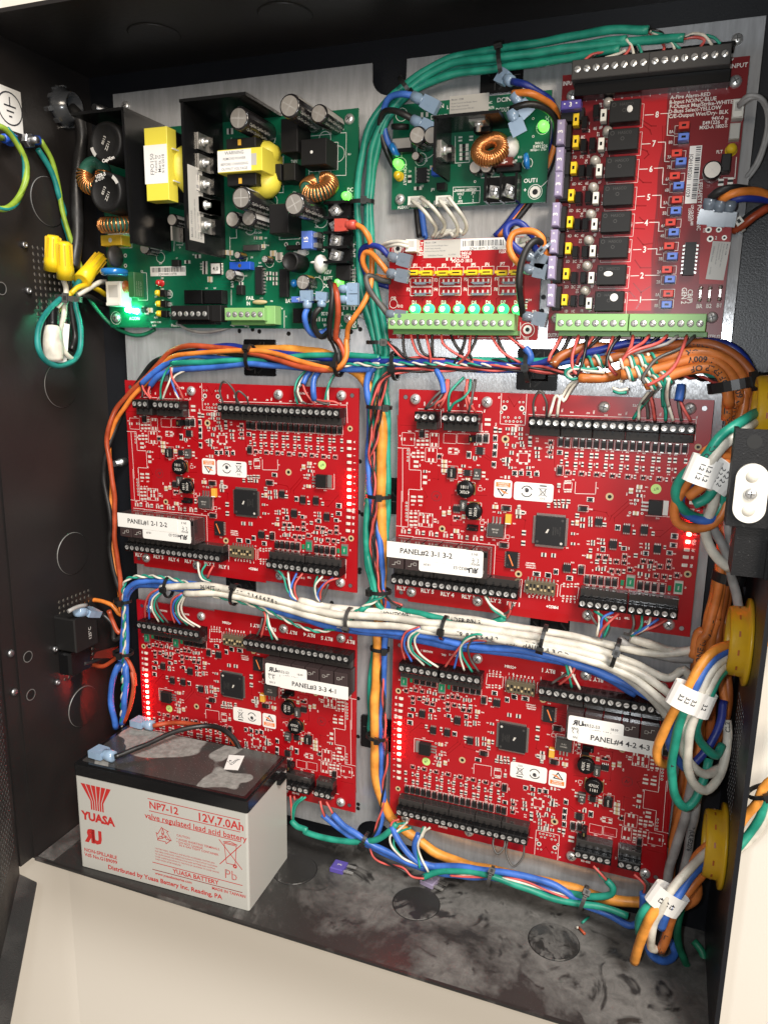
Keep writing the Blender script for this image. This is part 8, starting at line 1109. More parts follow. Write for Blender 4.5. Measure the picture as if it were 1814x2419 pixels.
for i,(x0,y0,pp,m)in enumerate(((250,145,[(343.9,38.5,6),(340.9,31.6,8),(338.3,25.2,12),(337.9,21.6,14)],'wire_red'),(310,145,[(349.3,38.5,6),(345.6,29.9,8),(341.2,22.6,12)],'wire_black'),(368,145,[(354.5,38.6,6),(353.5,31.7,14),(352.5,23.7,18),(354.1,16.6,18),(356.9,14,18)],'wire_red'),(420,145,[(359.2,38.6,6),(359.8,29.2,14),(358.7,19.4,18),(356.1,13.1,18)],'wire_black'),(472,145,[(363.8,38.6,6),(359.9,31.9,8),(355.8,25.5,8),(354.2,20.1,6)],'wire_red'),(525,145,[(368.5,38.7,6),(362.5,31.9,8),(355.3,26.4,4)],'wire_black'),(602,145,[(375.2,38.7,6),(374,30.3,12),(373.7,21.5,16),(377.7,16.3,18),(379.7,14.7,20)],'wire_red'),(655,145,[(379.8,38.8,6),(375.2,31.2,12),(373.1,23.2,16),(374,18.9,18)],'wire_black'),(735,145,[(386.7,38.8,6),(386.9,32.1,16),(384.8,26.9,22),(382.2,23,24)],'wire_red'),(805,145,[(392.7,38.9,6),(391.7,35,6),(387.8,30.5,6)],'wire_black'),(850,145,[(396.5,38.9,6),(393.1,33.5,16),(386.3,28.6,22),(383.1,23.5,24)],'wire_red'),(925,145,[(402.8,39,6),(397.8,34.2,6),(391.3,30.6,6)],'wire_black'),(975,145,[(407,39,6),(401.4,33.6,16),(391.9,30,20),(384.9,26.1,24),(382.7,22.6,24)],'wire_red'),(1050,145,[(413.2,39.1,6),(406.4,33.3,14),(395.9,30.1,16),(388.7,27.4,18)],'wire_grey'),(1105,145,[(417.7,39.1,6),(415.9,31.7,18),(411.7,19.8,26),(405.9,13.9,30),(398.2,9,30)],'wire_red'),(1165,145,[(422.6,39.2,6),(414.7,30.8,18),(402.4,24.7,24),(397.4,17.8,28),(395.3,12.7,28),(397.2,10.2,28)],'wire_dgrey'))):
 ordn=('first','second','third','fourth','fifth','sixth','seventh','eighth')
 wire('%s wire at the %s clamp of the relay board %s output strip'%({'wire_red':'red','wire_black':'black','wire_grey':'grey','wire_dgrey':'dark grey'}[m],ordn[i%8],('inner','outer')[i//8]),m,1.05,pp,'wire','wire')
twist('red and black pair running back from the wrapped cables','wire_red','wire_black',.9,[(412.2,13.9,22),(419.5,14.6,14),(427.8,13.5,8),(438.8,11.7,2),(452.8,10.9,-2)])
wire('green cable passing behind the turning orange cables','wire_green',2.2,[(425.8,20.7,-4),(432,16.4,-4),(438.1,13,-4),(443.7,7,-6),(448.1,-3.5,-6)],'green_cable')
WB=[([(37.9,-164.9,16),(56.4,-160.8,16),(86.1,-157.7,16),(116.7,-158.6,16),(146.1,-161.5,16),(181.7,-165.1,16),(215.8,-163.6,16),(235.6,-162.4,16),(264.4,-161.1,16),(294.6,-160.8,16),(321.9,-160.4,16),(349.5,-161.1,16),(378.4,-163.7,16),(405.4,-170.6,12),(426.8,-178.1,10),(434.9,-171.3,10),(439.5,-178.2,8)],'wire_ivory',2.7,'white cable printed 3614FT ending at board PANEL#3 nearest the side panel','3614FT  A B C D E F 1 2 3 4 5 6 7 8 9',40),([(61.3,-166.5,16),(93.7,-163,16),(124,-163.8,16),(153.3,-167.3,16),(185.2,-171.2,16),(215.9,-170.4,16),(239,-168.3,16),(264.6,-167.4,16),(294.8,-167.3,16),(322.2,-166.8,16),(351,-167.5,16),(378.8,-172.7,14),(401,-180.9,14),(420.5,-194.6,14),(435,-212.2,12)],'wire_ivory',2.7,'unprinted white cable ending above board PANEL#3',None,0),([(161,-160.1,12),(182.4,-162.5,10),(212.5,-162.7,8),(242.5,-160.5,8),(274.4,-158.8,8),(305.2,-158.2,8),(337.8,-159,8),(371.8,-160.5,8),(399.2,-162.8,8),(422.9,-163.6,6),(440.4,-158.6,4),(445.5,-157.8,0)],'wire_ivory',2.7,'white cable coming from the reader clamps of board PANEL#1','HONEYWELL  GENESIS  READER P/N 3211',66),([(260.1,-165.8,16),(283.7,-164.8,18),(308.3,-163.8,20),(334.4,-164,20),(362.5,-165,20),(389.8,-168.6,20),(411.3,-174.6,20),(427.6,-185.7,18),(439.3,-202.9,14)],'wire_ivory',2.7,'white cable printed with numbers ending beside the middle trunk at board PANEL#4','E2276079  8 7 6 5 4 3 2 1  A B C D E F',14),([(312.1,-164.7,20),(334.7,-165.2,21),(360,-167.1,21),(384.8,-171.4,21),(406.4,-178.2,21),(425.5,-191,20),(437.8,-208.2,16)],'wire_ivory',2.7,'white cable ending above the switch block of board PANEL#4','3637  HAJ1  1 A B C D',10),([(400.8,-154.7,10),(412,-157.8,8),(422.7,-160.7,6),(435.6,-161.6,2),(444.4,-159.5,0)],'wire_ivory',2.8,'white cable end under the reader clamps of board PANEL#2',None,0),([(393.5,-157.8,8),(409.8,-165,4),(425.7,-165.9,4),(441.2,-165.8,0),(447.5,-164.7,-2)],'wire_grey',2.8,'grey cable tucked behind the white ones near the orange cables',None,0)]
wb=[]
for p,m,r,l,tx,s0 in WB:
 o=wire(l,m,r,p,'white_cable');wb.append(o)
 if tx:cable_text(o,p,r,s0,tx,4.4,'ink')
for p,l,r in(([(-12,-296.7,20),(-13.6,-278,22),(-15.1,-266.6,20),(-13.9,-254.7,18),(-9,-238.8,16),(-11.6,-244.8,14),(-8.2,-233.3,12),(-6.7,-216.3,10),(-4.4,-187.2,10),(0.5,-174.6,12),(7.5,-167,12),(15.8,-163.2,12),(59.6,-159.7,12),(99,-159.7,12),(136.6,-163.7,12),(172.7,-171.3,12),(207.9,-174.9,13),(234.7,-173.9,13),(260.9,-172.8,14),(292.4,-174.6,15),(322.5,-172.6,16),(348.5,-172.7,16),(373.7,-176.8,15),(398.6,-184.9,14),(423.2,-196.2,12),(440.2,-211.6,8)],'bright blue cable of the white bundle that drops behind the battery',2.6),([(-7.3,-293.1,18),(-2.6,-268.8,18),(-1.1,-251.6,16),(-3.9,-238.7,14),(-5.2,-251.1,14),(-4.3,-237,12),(-5.4,-216.8,8),(-5.4,-196.6,8),(-2.2,-180.1,9),(3.2,-172.6,9),(11.6,-168.2,9),(56.6,-165.9,8),(96.3,-166.8,8),(134.3,-171.8,8),(174.4,-177.8,8),(209.7,-179,9),(243.2,-177.9,9),(285.1,-179.5,10),(321.5,-177.5,10),(353.6,-177.9,10),(384.5,-183.8,8),(407,-194.7,6)],'second blue cable lying under the white bundle',2.6)):wire(l,'wire_blue',r,p,'blue_cable')
twist('white and green pair beside the blue cables behind the battery','wire_white','wire_green',.9,[(-6.9,-294.4,19),(-4.4,-268.7,19),(-3.2,-249.7,17),(-5.5,-254.7,16),(-4.8,-236.3,14),(-4.5,-215.2,12),(-3,-183.6,12),(-1.2,-171.5,14),(3.7,-162.5,15),(12.8,-158.9,14),(45,-156.4,14),(73.7,-159.2,15),(108.4,-162.8,15),(142.4,-164.8,16)])
twist('green and white pair sagging below the white bundle','wire_green','wire_white',.85,[(76.5,-165.3,14),(94,-166.3,14),(114.8,-168.4,13),(132.3,-172.1,12),(145,-177.4,10),(161.3,-182.1,10),(176.1,-183.4,10),(188,-180.1,10),(199.6,-174.6,10),(205.5,-165,12),(220.9,-153.7,10),(230,-147.1,8)])
wire('orange wire bowing out beside the blue cables behind the battery','wire_rust',1.8,[(-5.1,-290.8,18),(1.5,-274.3,16),(5.1,-254.9,14),(1.2,-244,12),(3.7,-256.2,12),(2.7,-246.1,12),(-3.2,-233.9,12),(-6.4,-230.7,14),(-15.3,-237.3,16),(-24.2,-242.4,18),(-32.6,-241.5,20)],'wire','wire')
wire('teal printed cable below the relay clamps of board PANEL#2','wire_green',2.3,[(238,-159,6),(248,-158.5,8),(263.4,-159,9),(275.3,-159.6,9),(292,-161.2,6),(309.1,-157.9,6),(317.2,-152.9,9)],'green_cable')
def fan(par,rows,r=.85):
 for m,p in rows:cond(par,'wire_'+m,p,r)
fan(wb[0],(('red',[(38.8,-164.5,16),(29.2,-170.3,18),(22,-181.3,16),(16.3,-195.8,10)]),('blue',[(39.1,-165.3,16),(30.6,-172.8,18),(25.4,-182.2,16),(20.4,-196.2,10)]),('white',[(39.9,-166,16),(30.5,-175.1,17),(27.7,-185,15),(29.9,-197,10)]),('green',[(41,-166.7,16),(32.8,-175.5,17),(30.5,-185.3,15),(34.6,-196.6,10)]),('dgrey',[(40.3,-165.4,16),(33.7,-173,16),(33.2,-184.5,14),(39.3,-196.6,10)])))
fan(wb[1],(('red',[(58.4,-166.8,16),(50.5,-172.2,18),(47.1,-182,16),(45.7,-195.7,10)]),('blue',[(58.7,-167.3,16),(52,-174,18),(48.9,-183.8,16),(51.1,-195.9,10)]),('green',[(59.6,-167.7,16),(52.9,-176.8,17),(52.3,-186.3,15),(58.3,-195.7,10)]),('white',[(60.2,-168.2,16),(54.9,-177.9,17),(55.3,-187.2,15),(64.8,-196.1,10)]),('white',[(61,-168.6,16),(57.1,-179.2,16),(59.1,-187.7,14),(70.4,-195.8,10)])))
fan(wb[3],(('red',[(259.3,-164.9,18),(248.8,-170.5,18),(245.1,-180.4,16),(246,-194.9,10)]),('blue',[(259.7,-165.4,18),(250.2,-171.7,18),(247.2,-182.2,16),(251.3,-195.5,10)]),('white',[(260,-166,18),(251.4,-174,17),(250.9,-184.2,15),(260.9,-196.9,10)]),('green',[(260.7,-166.4,18),(252.8,-175.2,17),(253.1,-185.3,15),(266.3,-196.4,10)]),('white',[(261.4,-166.6,18),(255.1,-176,16),(257.9,-186.4,14),(271.5,-196.7,10)])))
fan(wb[4],(('green',[(311.5,-164.7,20),(302,-162.7,22),(292.4,-168.8,20),(289.8,-180.5,16),(296.6,-195.9,10)]),('white',[(310.9,-165.4,20),(299.2,-165.3,21),(290.9,-172.8,19),(288.9,-182,16),(290.8,-195.8,10)]),('dgrey',[(310,-165,19),(300.3,-166.2,20),(295,-173.3,18),(295.5,-184.5,14),(301.3,-195.1,10)]),('red',[(307.9,-167.8,18),(293.5,-170.3,19),(286.3,-179.6,16),(276.5,-195.7,10)]),('blue',[(306.6,-168.7,18),(292,-173,18),(286.8,-182.7,15),(283.3,-195.6,10)])))
fan(wb[2],(('green',[(141.8,-139,10),(149.1,-143.1,14),(152.3,-153.6,14),(158.8,-159.2,13)]),('white',[(150.7,-139.4,10),(154,-147.4,14),(156.8,-156.7,14),(160.1,-159.6,13)]),('blue',[(158.1,-139.3,10),(155.6,-148.4,14),(154.4,-157,14),(159.5,-160.1,13)]),('red',[(163.3,-138.9,10),(158.8,-146.8,14),(158.7,-154,14),(160.8,-160.1,13)]),('dgrey',[(139.1,-138.7,10),(147.4,-142.7,12),(153.2,-146.8,12),(157,-158.5,12)])))
o=wire('white cable end hanging at the last reader clamps of board PANEL#1','wire_ivory',2.8,[(186.9,-162.9,12),(193.1,-164.7,10),(202.6,-166.7,8),(214.5,-166.7,6)],'white_cable')
fan(o,(('green',[(175.4,-139.8,10),(175,-145.9,14),(176,-154.2,14),(177.6,-158.2,12)]),('white',[(179.8,-139.3,10),(175.4,-145.9,14),(176.7,-155.3,14),(178.2,-158.7,12)]),('blue',[(188.6,-139.6,10),(181.7,-145.1,14),(177.3,-152.8,14),(178.6,-158.6,12)]),('red',[(193,-139.1,10),(186.1,-141.6,14),(179.8,-150.1,14),(178.9,-158,12)]),('dgrey',[(185.4,-144,12),(182.5,-151.2,13),(178.9,-158.3,12)])))
fan(wb[6],(('dgrey',[(372.9,-139.2,10),(376.1,-142.8,14),(380,-148.6,12),(381.8,-150.7,10)]),('white',[(379.2,-139,10),(380.8,-144.8,14),(380.3,-150.9,14),(379.9,-155.4,12)]),('blue',[(388.9,-138.3,10),(382.8,-141.5,15),(382.3,-148.6,14),(382.4,-156,12)]),('green',[(376.6,-139.3,10),(384,-141.7,14),(386.7,-145.3,14),(384.2,-155.7,12)]),('red',[(392.1,-139.2,10),(386.7,-143.9,16),(382.8,-150.2,15),(381.4,-155.8,12)])),.9)
fan(wb[5],(('dgrey',[(400.7,-137.9,10),(402.2,-143.7,14),(399.8,-151.4,12),(396.7,-151.9,10)]),('green',[(406.7,-138.4,10),(407,-143.6,14),(404.5,-149.3,13),(401.1,-152.5,12)]),('white',[(412,-139,10),(410.9,-143.7,14),(406.2,-148.7,13),(400.9,-150.9,12)]),('blue',[(416.9,-139.1,10),(410,-143.8,14),(404.5,-149,13),(401.6,-151.8,12)]),('red',[(421.9,-139,10),(413.6,-144,14),(407.3,-147.9,13),(403.4,-151.2,12)])),.9)
for pts,nm in(((('white',[(70.2,-140.9,10),(72.8,-147.7,13),(75.1,-154,12),(80,-156.8,8)]),('green',[(78.1,-141.5,10),(75.6,-147.4,13),(76.6,-152.6,12),(80.6,-156,8)]),('red',[(84.4,-142.3,10),(83.4,-146.4,13),(79.3,-152.8,11)])),'PANEL#1'),((('white',[(303.2,-138.8,10),(308.6,-144.1,13),(315.4,-148.9,11),(317.8,-151.3,9)]),('green',[(304.3,-139.1,10),(309.8,-146.1,13),(316.7,-151.4,10),(318.6,-152.7,9)]),('red',[(320.3,-140.9,10),(321.8,-146.2,12),(319,-152.6,9)]),('dgrey',[(323.3,-141.3,10),(321,-147,12),(315.7,-150.5,9)])),'PANEL#2'),((('red',[(128.7,-173.2,10),(132.5,-177.5,13),(130.1,-186,12),(126.3,-195.8,10)]),('dgrey',[(128,-179.8,10),(126.7,-187.8,12),(122.6,-195.1,10)]),('green',[(131.2,-174.2,10),(134.1,-182.5,13),(136.4,-196.2,10)]),('white',[(131.9,-175.4,10),(136.2,-184.8,13),(140.9,-195.8,10)])),'PANEL#3'),((('green',[(360.2,-168.3,14),(361.9,-177.3,15),(365.9,-195.3,10)]),('white',[(361.8,-169,14),(364.3,-179.6,15),(371.5,-195.7,10)]),('red',[(363.2,-170.8,14),(367.2,-178.5,15),(363.5,-187.4,13),(357.5,-194.9,10)]),('dgrey',[(364.5,-183.1,13),(358.4,-188.7,12),(352.4,-195,10)])),'PANEL#4')):
 o=wire('%s wire %s at the relay clamps of board %s'%(pts[0][0],{'PANEL#1':'leading a set of three','PANEL#2':'curving right with a green one','PANEL#3':'dropping from the white bundle','PANEL#4':'falling past the round screw'}[nm],nm),'wire_'+pts[0][0],.9,pts[0][1],'wire','wire');fan(o,pts[1:],.9)
BB=[([(190.4,-333.1,14),(201.4,-339.4,16),(214.1,-343.5,17),(226.1,-349.4,17),(240.9,-352.9,16),(256.9,-356.4,16),(270.7,-356,16),(292.7,-349.9,16),(317,-345.9,16),(341.8,-344.6,15),(362,-345.7,14),(375.7,-350.7,14),(386.5,-356.6,13),(404.2,-360.2,12),(416.8,-364.7,12),(423.4,-359.9,12),(424.6,-347.2,12),(424,-336.3,12)],'wire_blue',2.4,'long blue cable along the cabinet floor to the clamps of board PANEL#4'),([(180.4,-336.9,12),(194.5,-344.2,13),(210.7,-349.8,14),(225,-353.4,14),(241.3,-357,14),(258.1,-360.4,13),(277.5,-361.6,13),(299.5,-357.8,13),(320.9,-353.3,13),(341.6,-352.4,12),(362.2,-353.3,12),(375.6,-356,11)],'wire_blue',2.3,'lower blue cable from board PANEL#3 along the bottom edge'),([(153.8,-347.8,14),(159.3,-350.8,15),(167.6,-351.2,16),(166.5,-353.4,16),(191.2,-353.7,16),(215.7,-348.6,17),(231.6,-341.8,16),(239.9,-334.1,14),(243.2,-328.8,12)],'wire_green',2.4,'teal cable swinging from board PANEL#3 to board PANEL#4'),([(267.2,-363.8,20),(277.9,-357.3,18),(297.3,-350.4,18),(318.4,-348.7,18),(339.2,-351.5,18),(359.4,-354.2,17),(379.1,-354.6,16),(396.3,-353.7,15),(415.3,-355.9,14)],'wire_green',2.4,'teal cable lowest in the bottom bundle'),([(399.2,-332.1,14),(403.7,-335.6,15),(402.6,-341.1,15),(390,-347.8,14),(368.6,-352.6,12),(346.1,-354.4,10)],'wire_green',2.4,'short teal cable hooking under board PANEL#4'),([(239.9,-330.8,14),(247.7,-342.4,16),(260.1,-351.7,17),(275,-354.3,16),(300.7,-354.4,14),(330,-352.7,13),(358.5,-352.1,12),(386.3,-354.3,11)],'wire_blue',2.4,'blue cable leaving the first input clamp of board PANEL#4'),([(261.7,-331.6,14),(259.5,-341.7,16),(264.1,-352.3,17),(277,-356.3,15)],'wire_blue',2.3,'short blue cable joining from the third input clamp of board PANEL#4')]
bb=[wire(l,m,r,p,'cable')for p,m,r,l in BB]
fan(bb[0],(('red',[(416.8,-324,12),(424.3,-329.5,13),(424.1,-337.3,12)]),('dgrey',[(422,-324.7,12),(426.7,-328.2,13),(424.9,-337.6,12)])),.9)
fan(bb[2],(('red',[(151.8,-326.7,12),(153.9,-337.1,14),(154.5,-348.4,14)]),('green',[(165.7,-324.8,12),(158.7,-332.5,15),(155.2,-347.5,14)]),('green',[(162.9,-325.5,12),(155.6,-333.8,14),(154.5,-346.9,14)]),('red',[(155.2,-326.3,12),(156.6,-329.2,13)])),.9)
fan(bb[1],(('red',[(178.6,-325.2,12),(180.9,-330.4,14),(183.4,-336.8,14)]),('red',[(183.9,-324.6,12),(188.2,-328.7,14),(190.3,-332.3,14)]),('dgrey',[(177.6,-325.7,12),(181.6,-332.3,13),(183.7,-338.1,13)])),.9)
fan(bb[5],(('red',[(245.2,-324.9,12),(240.1,-327.7,13),(239.3,-331.7,14)]),('green',[(250.5,-326.5,12),(243.2,-329.4,13),(240.2,-332.7,14)]),('white',[(252,-325.3,12),(245.2,-333.1,14),(239.8,-338.1,16),(241.1,-345.2,17),(251.6,-353.1,18),(263.8,-355,18)]),('green',[(255.1,-329.4,12),(243.7,-336.7,14),(242.8,-345.4,16),(249.8,-352.7,17)])),.9)
fan(bb[6],(('white',[(266.3,-325.7,12),(264,-332.4,15),(262.5,-339.5,17),(266.2,-348.4,19),(272,-357.4,20)]),('green',[(264.8,-326.1,12),(263,-334.3,15),(262,-342.9,17),(265.3,-356.1,20)]),('white',[(270.1,-325.5,12),(266,-329.2,13),(264.2,-334.6,14)])),.9)
fan(bb[4],(('red',[(389.7,-325,12),(395.3,-328.7,14),(399.4,-332.4,14)]),('green',[(392.5,-326,12),(394.8,-330.7,13),(400,-332.9,14)])),.9)
twist('red and white strands woven through the bottom bundle','wire_red','wire_white',.8,pitch=70,pts=[(289.1,-356.6,19),(320.5,-349,18),(340.9,-347.8,17),(361.1,-350.8,16),(374.9,-352.4,15)])
for i,(y,l)in enumerate(((-4,'yellow plastic grommet in the side panel above the lock bracket'),(-139,'yellow plastic grommet below the lock bracket'),(-275,'lowest yellow plastic grommet near the cabinet floor'))):
 k=MB();k.lathe([(16.5,1.5),(26,.2),(26,2.2),(21,2.8),(20.6,10.5),(19.8,12),(17,12),(16.5,10.5),(16.5,1.5)],32,ax=(-1,0,0))
 for a in range(0,360,30):c,s_=math.cos(R_(a)),math.sin(R_(a));k.prism([(-.5,-1.6),(.5,-1.6),(.5,1.6),(-.5,1.6)],0,.25,1,(Vector((-7,20.7*c,20.7*s_)),Vector((1,0,0)),Vector((0,-s_,c)),Vector((0,c,s_))))
 o=k.build('grommet',['grommet_amber','jacket_brown'],None,(468,-32,y),UP);tag(o,l,'grommet')
k=MB();k.box(444,466.8,-58,-8.4,88.5,90.5);k.box(449.5,466.8,-85,-58.05,84,86);k.box(449.5,451.5,-85,-58.05,60,84);k.box(444,446,-58,-8.4,76,88.5);k.box(464.8,466.8,-85,-8.4,40,88.4)
br=obj('lock_bracket',None,None,(455,-90,-58));tag(br,'black steel lock bracket with a white plastic plate','bracket')
def brp(k,n,m):o=k.build(n,m,br,(-455,90,58),UP);return o
brp(k,'bracket_plate','bracket_paint')
k=MB();n=24;cx,cy=453.8,-40.3;P_=[]
for a in range(n+1):P_.append((cx+7.6*math.cos(R_(180*a/n)),cy+7.4+7.6*math.sin(R_(180*a/n))))
for a in range(n+1):P_.append((cx+7.6*math.cos(R_(180+180*a/n)),cy-7.4+7.6*math.sin(R_(180+180*a/n))))
k.prism(P_,90.6,93.2);brp(k,'strike_plate','white_plastic')
for dy in(8.6,-8.6):k=MB();k.lathe([(3.1,93.2),(3.0,93.45),(0,93.55)],16,c=(cx-.2,cy+dy,0));brp(k,'plastic_pip','wire_ivory')
o=inst(SCREW,br,(cx-455,90-93.3,cy+58),UP);o.name='bracket_screw'
k=MB();k.cyl((453,-14.6,90.55),(0,0,1),3.6,.1,20);brp(k,'bolt_hole','hole_black')
LOOP=[([(458.1,-3.2,40),(450.1,-5.5,62),(443.2,-10.2,70),(437.9,-15.2,72),(434,-22.4,72),(430,-29.2,70),(425.7,-33.3,66),(421.4,-38.7,62),(419.1,-46.2,58),(420.6,-53.5,54),(425.9,-60.3,50),(433.9,-63.8,46),(440.1,-61.9,44),(443.9,-55.8,42),(444.3,-47.8,44)],'wire_green',2.7,'green printed cable looping down beside the lock bracket','QR FP  PD CL2',34),([(457.9,-7.1,40),(449.5,-11.6,64),(442.7,-16.4,70),(438,-22.1,72),(434.6,-28.7,72),(433.1,-36,66),(435.8,-42.6,60),(439.5,-47.3,54),(439.5,-57.8,48),(436.9,-68.5,44),(439.4,-79.7,40),(446.2,-89.2,36),(452.8,-95.2,32)],'wire_ivory',2.9,'white cable under the green loop beside the lock bracket',None,0),([(446.9,-22.8,50),(443.3,-27.3,58),(434.3,-22.2,62),(430.2,-28.9,62),(427.4,-37.3,60),(422.9,-47.6,56),(419.4,-57.4,52),(421.4,-66.6,50),(429.4,-70.1,48),(438.7,-68.2,46),(445,-61.5,44),(447.2,-52,42),(447.3,-45.5,40)],'jacket_orange',2.8,'orange cable making the widest loop beside the lock bracket',None,0),([(435.7,-34.6,56),(430.1,-39,56),(425.7,-44.3,54),(422.4,-52.4,52),(424,-59.5,50),(431.4,-64.7,48),(438.4,-64.8,46),(442.5,-60.7,42)],'wire_blue',2.5,'blue cable nested inside the orange loop',None,0),([(444.6,-27.4,56),(441.2,-32.1,62),(438.1,-37.9,64),(431.6,-43.9,62),(425.8,-50,60)],'jacket_orange',2.8,'orange cable with a blunt end inside the loop',None,0),([(445.9,-30.7,50),(443.2,-36.7,56),(438.9,-43.3,58),(434.9,-50.6,56),(429.1,-54.8,56)],'wire_green',2.8,'green cable with a blunt end inside the loop',None,0),([(448.2,-48.2,40),(444.4,-55,42),(441,-69.6,40),(447.3,-80.5,36),(452.6,-92.2,30)],'wire_grey',2.7,'grey white cable hanging behind the loop into the bracket',None,0),([(448.8,-58.8,38),(449.7,-69.6,36),(452.5,-84.9,30),(455.1,-100.8,24),(460,-115.6,22),(462.3,-126.6,24)],'wire_grey',2.8,'grey white cable running down behind the bracket edge',None,0),([(459.7,-140.5,34),(446.4,-142.1,52),(440.6,-149,58),(437.4,-158,60),(433.8,-168,60),(429.9,-180.2,58),(425.2,-195.9,54),(422.7,-209.5,50),(424.5,-218.4,46),(429.7,-222.8,40)],'jacket_amber',2.8,'orange cable at the front of the loops over board PANEL#4',None,0),([(460,-143.1,34),(448.5,-144.9,52),(442.7,-152.2,58),(440,-159.6,60),(436.8,-175.6,58),(431.9,-192.3,52),(429.9,-204.5,48),(434.4,-215.1,44),(440,-223.9,38)],'wire_blue',2.6,'blue cable at the front of the loops over board PANEL#4',None,0),([(460.3,-146.7,34),(449.8,-149.3,52),(445.4,-157.4,58),(442.2,-166.4,60),(437.6,-179.7,58),(436,-191.6,54),(437.8,-206.2,50),(444.1,-217.5,46),(451.8,-223.5,42),(460.4,-221.5,34)],'wire_ivory',2.7,'white cable of the shorter loop over board PANEL#4',None,0),([(460.6,-149.3,34),(451.6,-153.4,50),(448,-159.9,56),(443.5,-170.3,60),(440.5,-181.4,60),(439.9,-197.4,58),(441.4,-216.5,54),(446,-228.2,50),(452.5,-232,46),(458.8,-227,40),(462.8,-215.8,32),(463.5,-205.3,26),(462.4,-196,20)],'wire_ivory',2.7,'white cable of the longer loop over board PANEL#4','CL2 NEC',150),([(460.9,-151.9,34),(451.5,-157.1,50),(448.4,-163.9,56),(444.8,-178.2,56),(443.7,-189.9,52),(447.8,-202.3,46),(456.3,-210.8,40),(460.1,-207.4,32)],'wire_green',2.6,'dark green cable in the middle of the loops over board PANEL#4',None,0),([(435.7,-173.9,60),(433.4,-188,58),(432.6,-202.1,56),(432.3,-220.8,52),(436,-238.5,48),(442.6,-247.2,44),(448.2,-243.1,40),(452.1,-231.9,34),(454,-219.9,28)],'wire_green',2.7,'teal cable making the longest loop over board PANEL#4','4A 4A 4',40),([(459.4,-184,18),(458.3,-194.9,24),(453.6,-208.7,30),(448.5,-216.8,34),(445.1,-221.5,36)],'wire_navy',2.5,'navy cable behind the orange cables over board PANEL#4',None,0),([(446.1,-229.3,20),(446.1,-250.7,20),(444.8,-269.1,18),(440.8,-293.6,16),(438.5,-320.9,14),(438,-333.9,14)],'wire_grey',3.0,'grey white cable falling beside the edge of board PANEL#4',None,0),([(450.4,-242.4,16),(450.4,-264,16),(449.2,-292.6,14),(446.8,-319.9,12),(445.5,-334.6,10)],'wire_grey',2.9,'grey white printed cable falling next to the dark back panel','OR FPLP (UL)E2276',20),([(460.2,-278.2,34),(451.7,-283.2,44),(444.9,-288.9,52),(439.7,-295.5,58),(434.2,-309.8,60),(430.9,-321.3,58),(430.2,-334.5,54),(431.6,-347.5,48),(434.1,-351.9,44)],'wire_ivory',2.7,'white cable of the bundle hanging at the lowest corner',None,0),([(460.7,-282.8,34),(452.3,-289.5,44),(446,-296.3,52),(441.2,-302.1,58),(437.5,-315.1,58),(435.6,-327.2,54)],'wire_blue',2.7,'blue cable through the flag at the lowest corner',None,0),([(461.3,-289.2,34),(453.3,-295.2,44),(447.3,-304.5,50),(442.7,-311.2,54),(440.8,-322.9,52),(439.1,-337.7,48),(437.5,-351.7,44)],'jacket_orange',2.9,'orange printed cable through the flag at the lowest corner','CSATST SHT',58),([(439,-302.8,54),(431,-312.6,60),(426.3,-326.4,58),(423.4,-345.7,52),(422,-363.5,46)],'jacket_amber',3.1,'orange cable hanging lowest above the dusty floor',None,0),([(433.3,-306.3,54),(426,-313.2,58),(422.7,-324.3,56),(422.8,-336.9,50),(426.3,-347.5,44)],'wire_green',2.7,'teal cable looping left of the lowest flag',None,0),([(447.5,-311.8,40),(446.9,-332.6,34),(447.4,-352.4,28),(451.8,-368.8,22),(457.4,-381.5,16),(463.5,-385.2,12),(466.6,-382.3,8),(465.3,-376.7,4),(459.9,-373,0)],'wire_grn2',2.5,'dark green cable curling on the floor in the corner',None,0),([(427.2,-349.8,40),(432.5,-362.9,36),(441.4,-370.1,30),(447.3,-370.3,22),(445.3,-367.4,16),(442.1,-368.6,10)],'wire_blue',2.5,'blue cable curling round the hanging orange cables',None,0),([(460.3,-277.9,30),(454.4,-288,28),(452.7,-303.3,26),(455.9,-313.7,24),(455,-324.8,22),(448.6,-334,20)],'jacket_orange',3.4,'thick orange cable bent double behind the lowest flag',None,0),([(493.2,-237.2,20),(487.6,-257,22),(482,-268.9,24),(475.1,-278.8,28)],'wire_green',2.7,'green cable outside the cabinet at the lowest grommet',None,0),([(493.6,-254.5,16),(487.7,-265.3,20),(481.9,-275,22),(474.6,-282.6,26)],'wire_ivory',2.9,'white printed cable outside the cabinet at the lowest grommet','56  43',470),([(489,-230.2,26),(483.8,-243.9,28),(479.1,-253.1,28),(474.3,-262.4,30)],'jacket_amber',2.8,'orange cable outside the cabinet at the lowest grommet',None,0),([(481.9,-126.3,20),(477,-134.1,24),(472,-141.8,28)],'wire_green',2.7,'green cable outside the cabinet at the middle grommet',None,0),([(484,-133.7,16),(478,-140.6,20),(471.9,-147.9,26)],'jacket_amber',3.0,'orange cable outside the cabinet at the middle grommet',None,0)]
for p,m,r,l,tx,s0 in LOOP:
 if 'outside' in l:p=[(p[0][0]+420,p[0][1]+260,-16),(p[0][0]+130,p[0][1]+95,4)]+p
 o=wire(l,m,r,p,'cable')
 if tx:cable_text(o,p,r,s0,tx,3.8,'ink')
def fdir(a,b):return(Vector(b)-Vector(a))
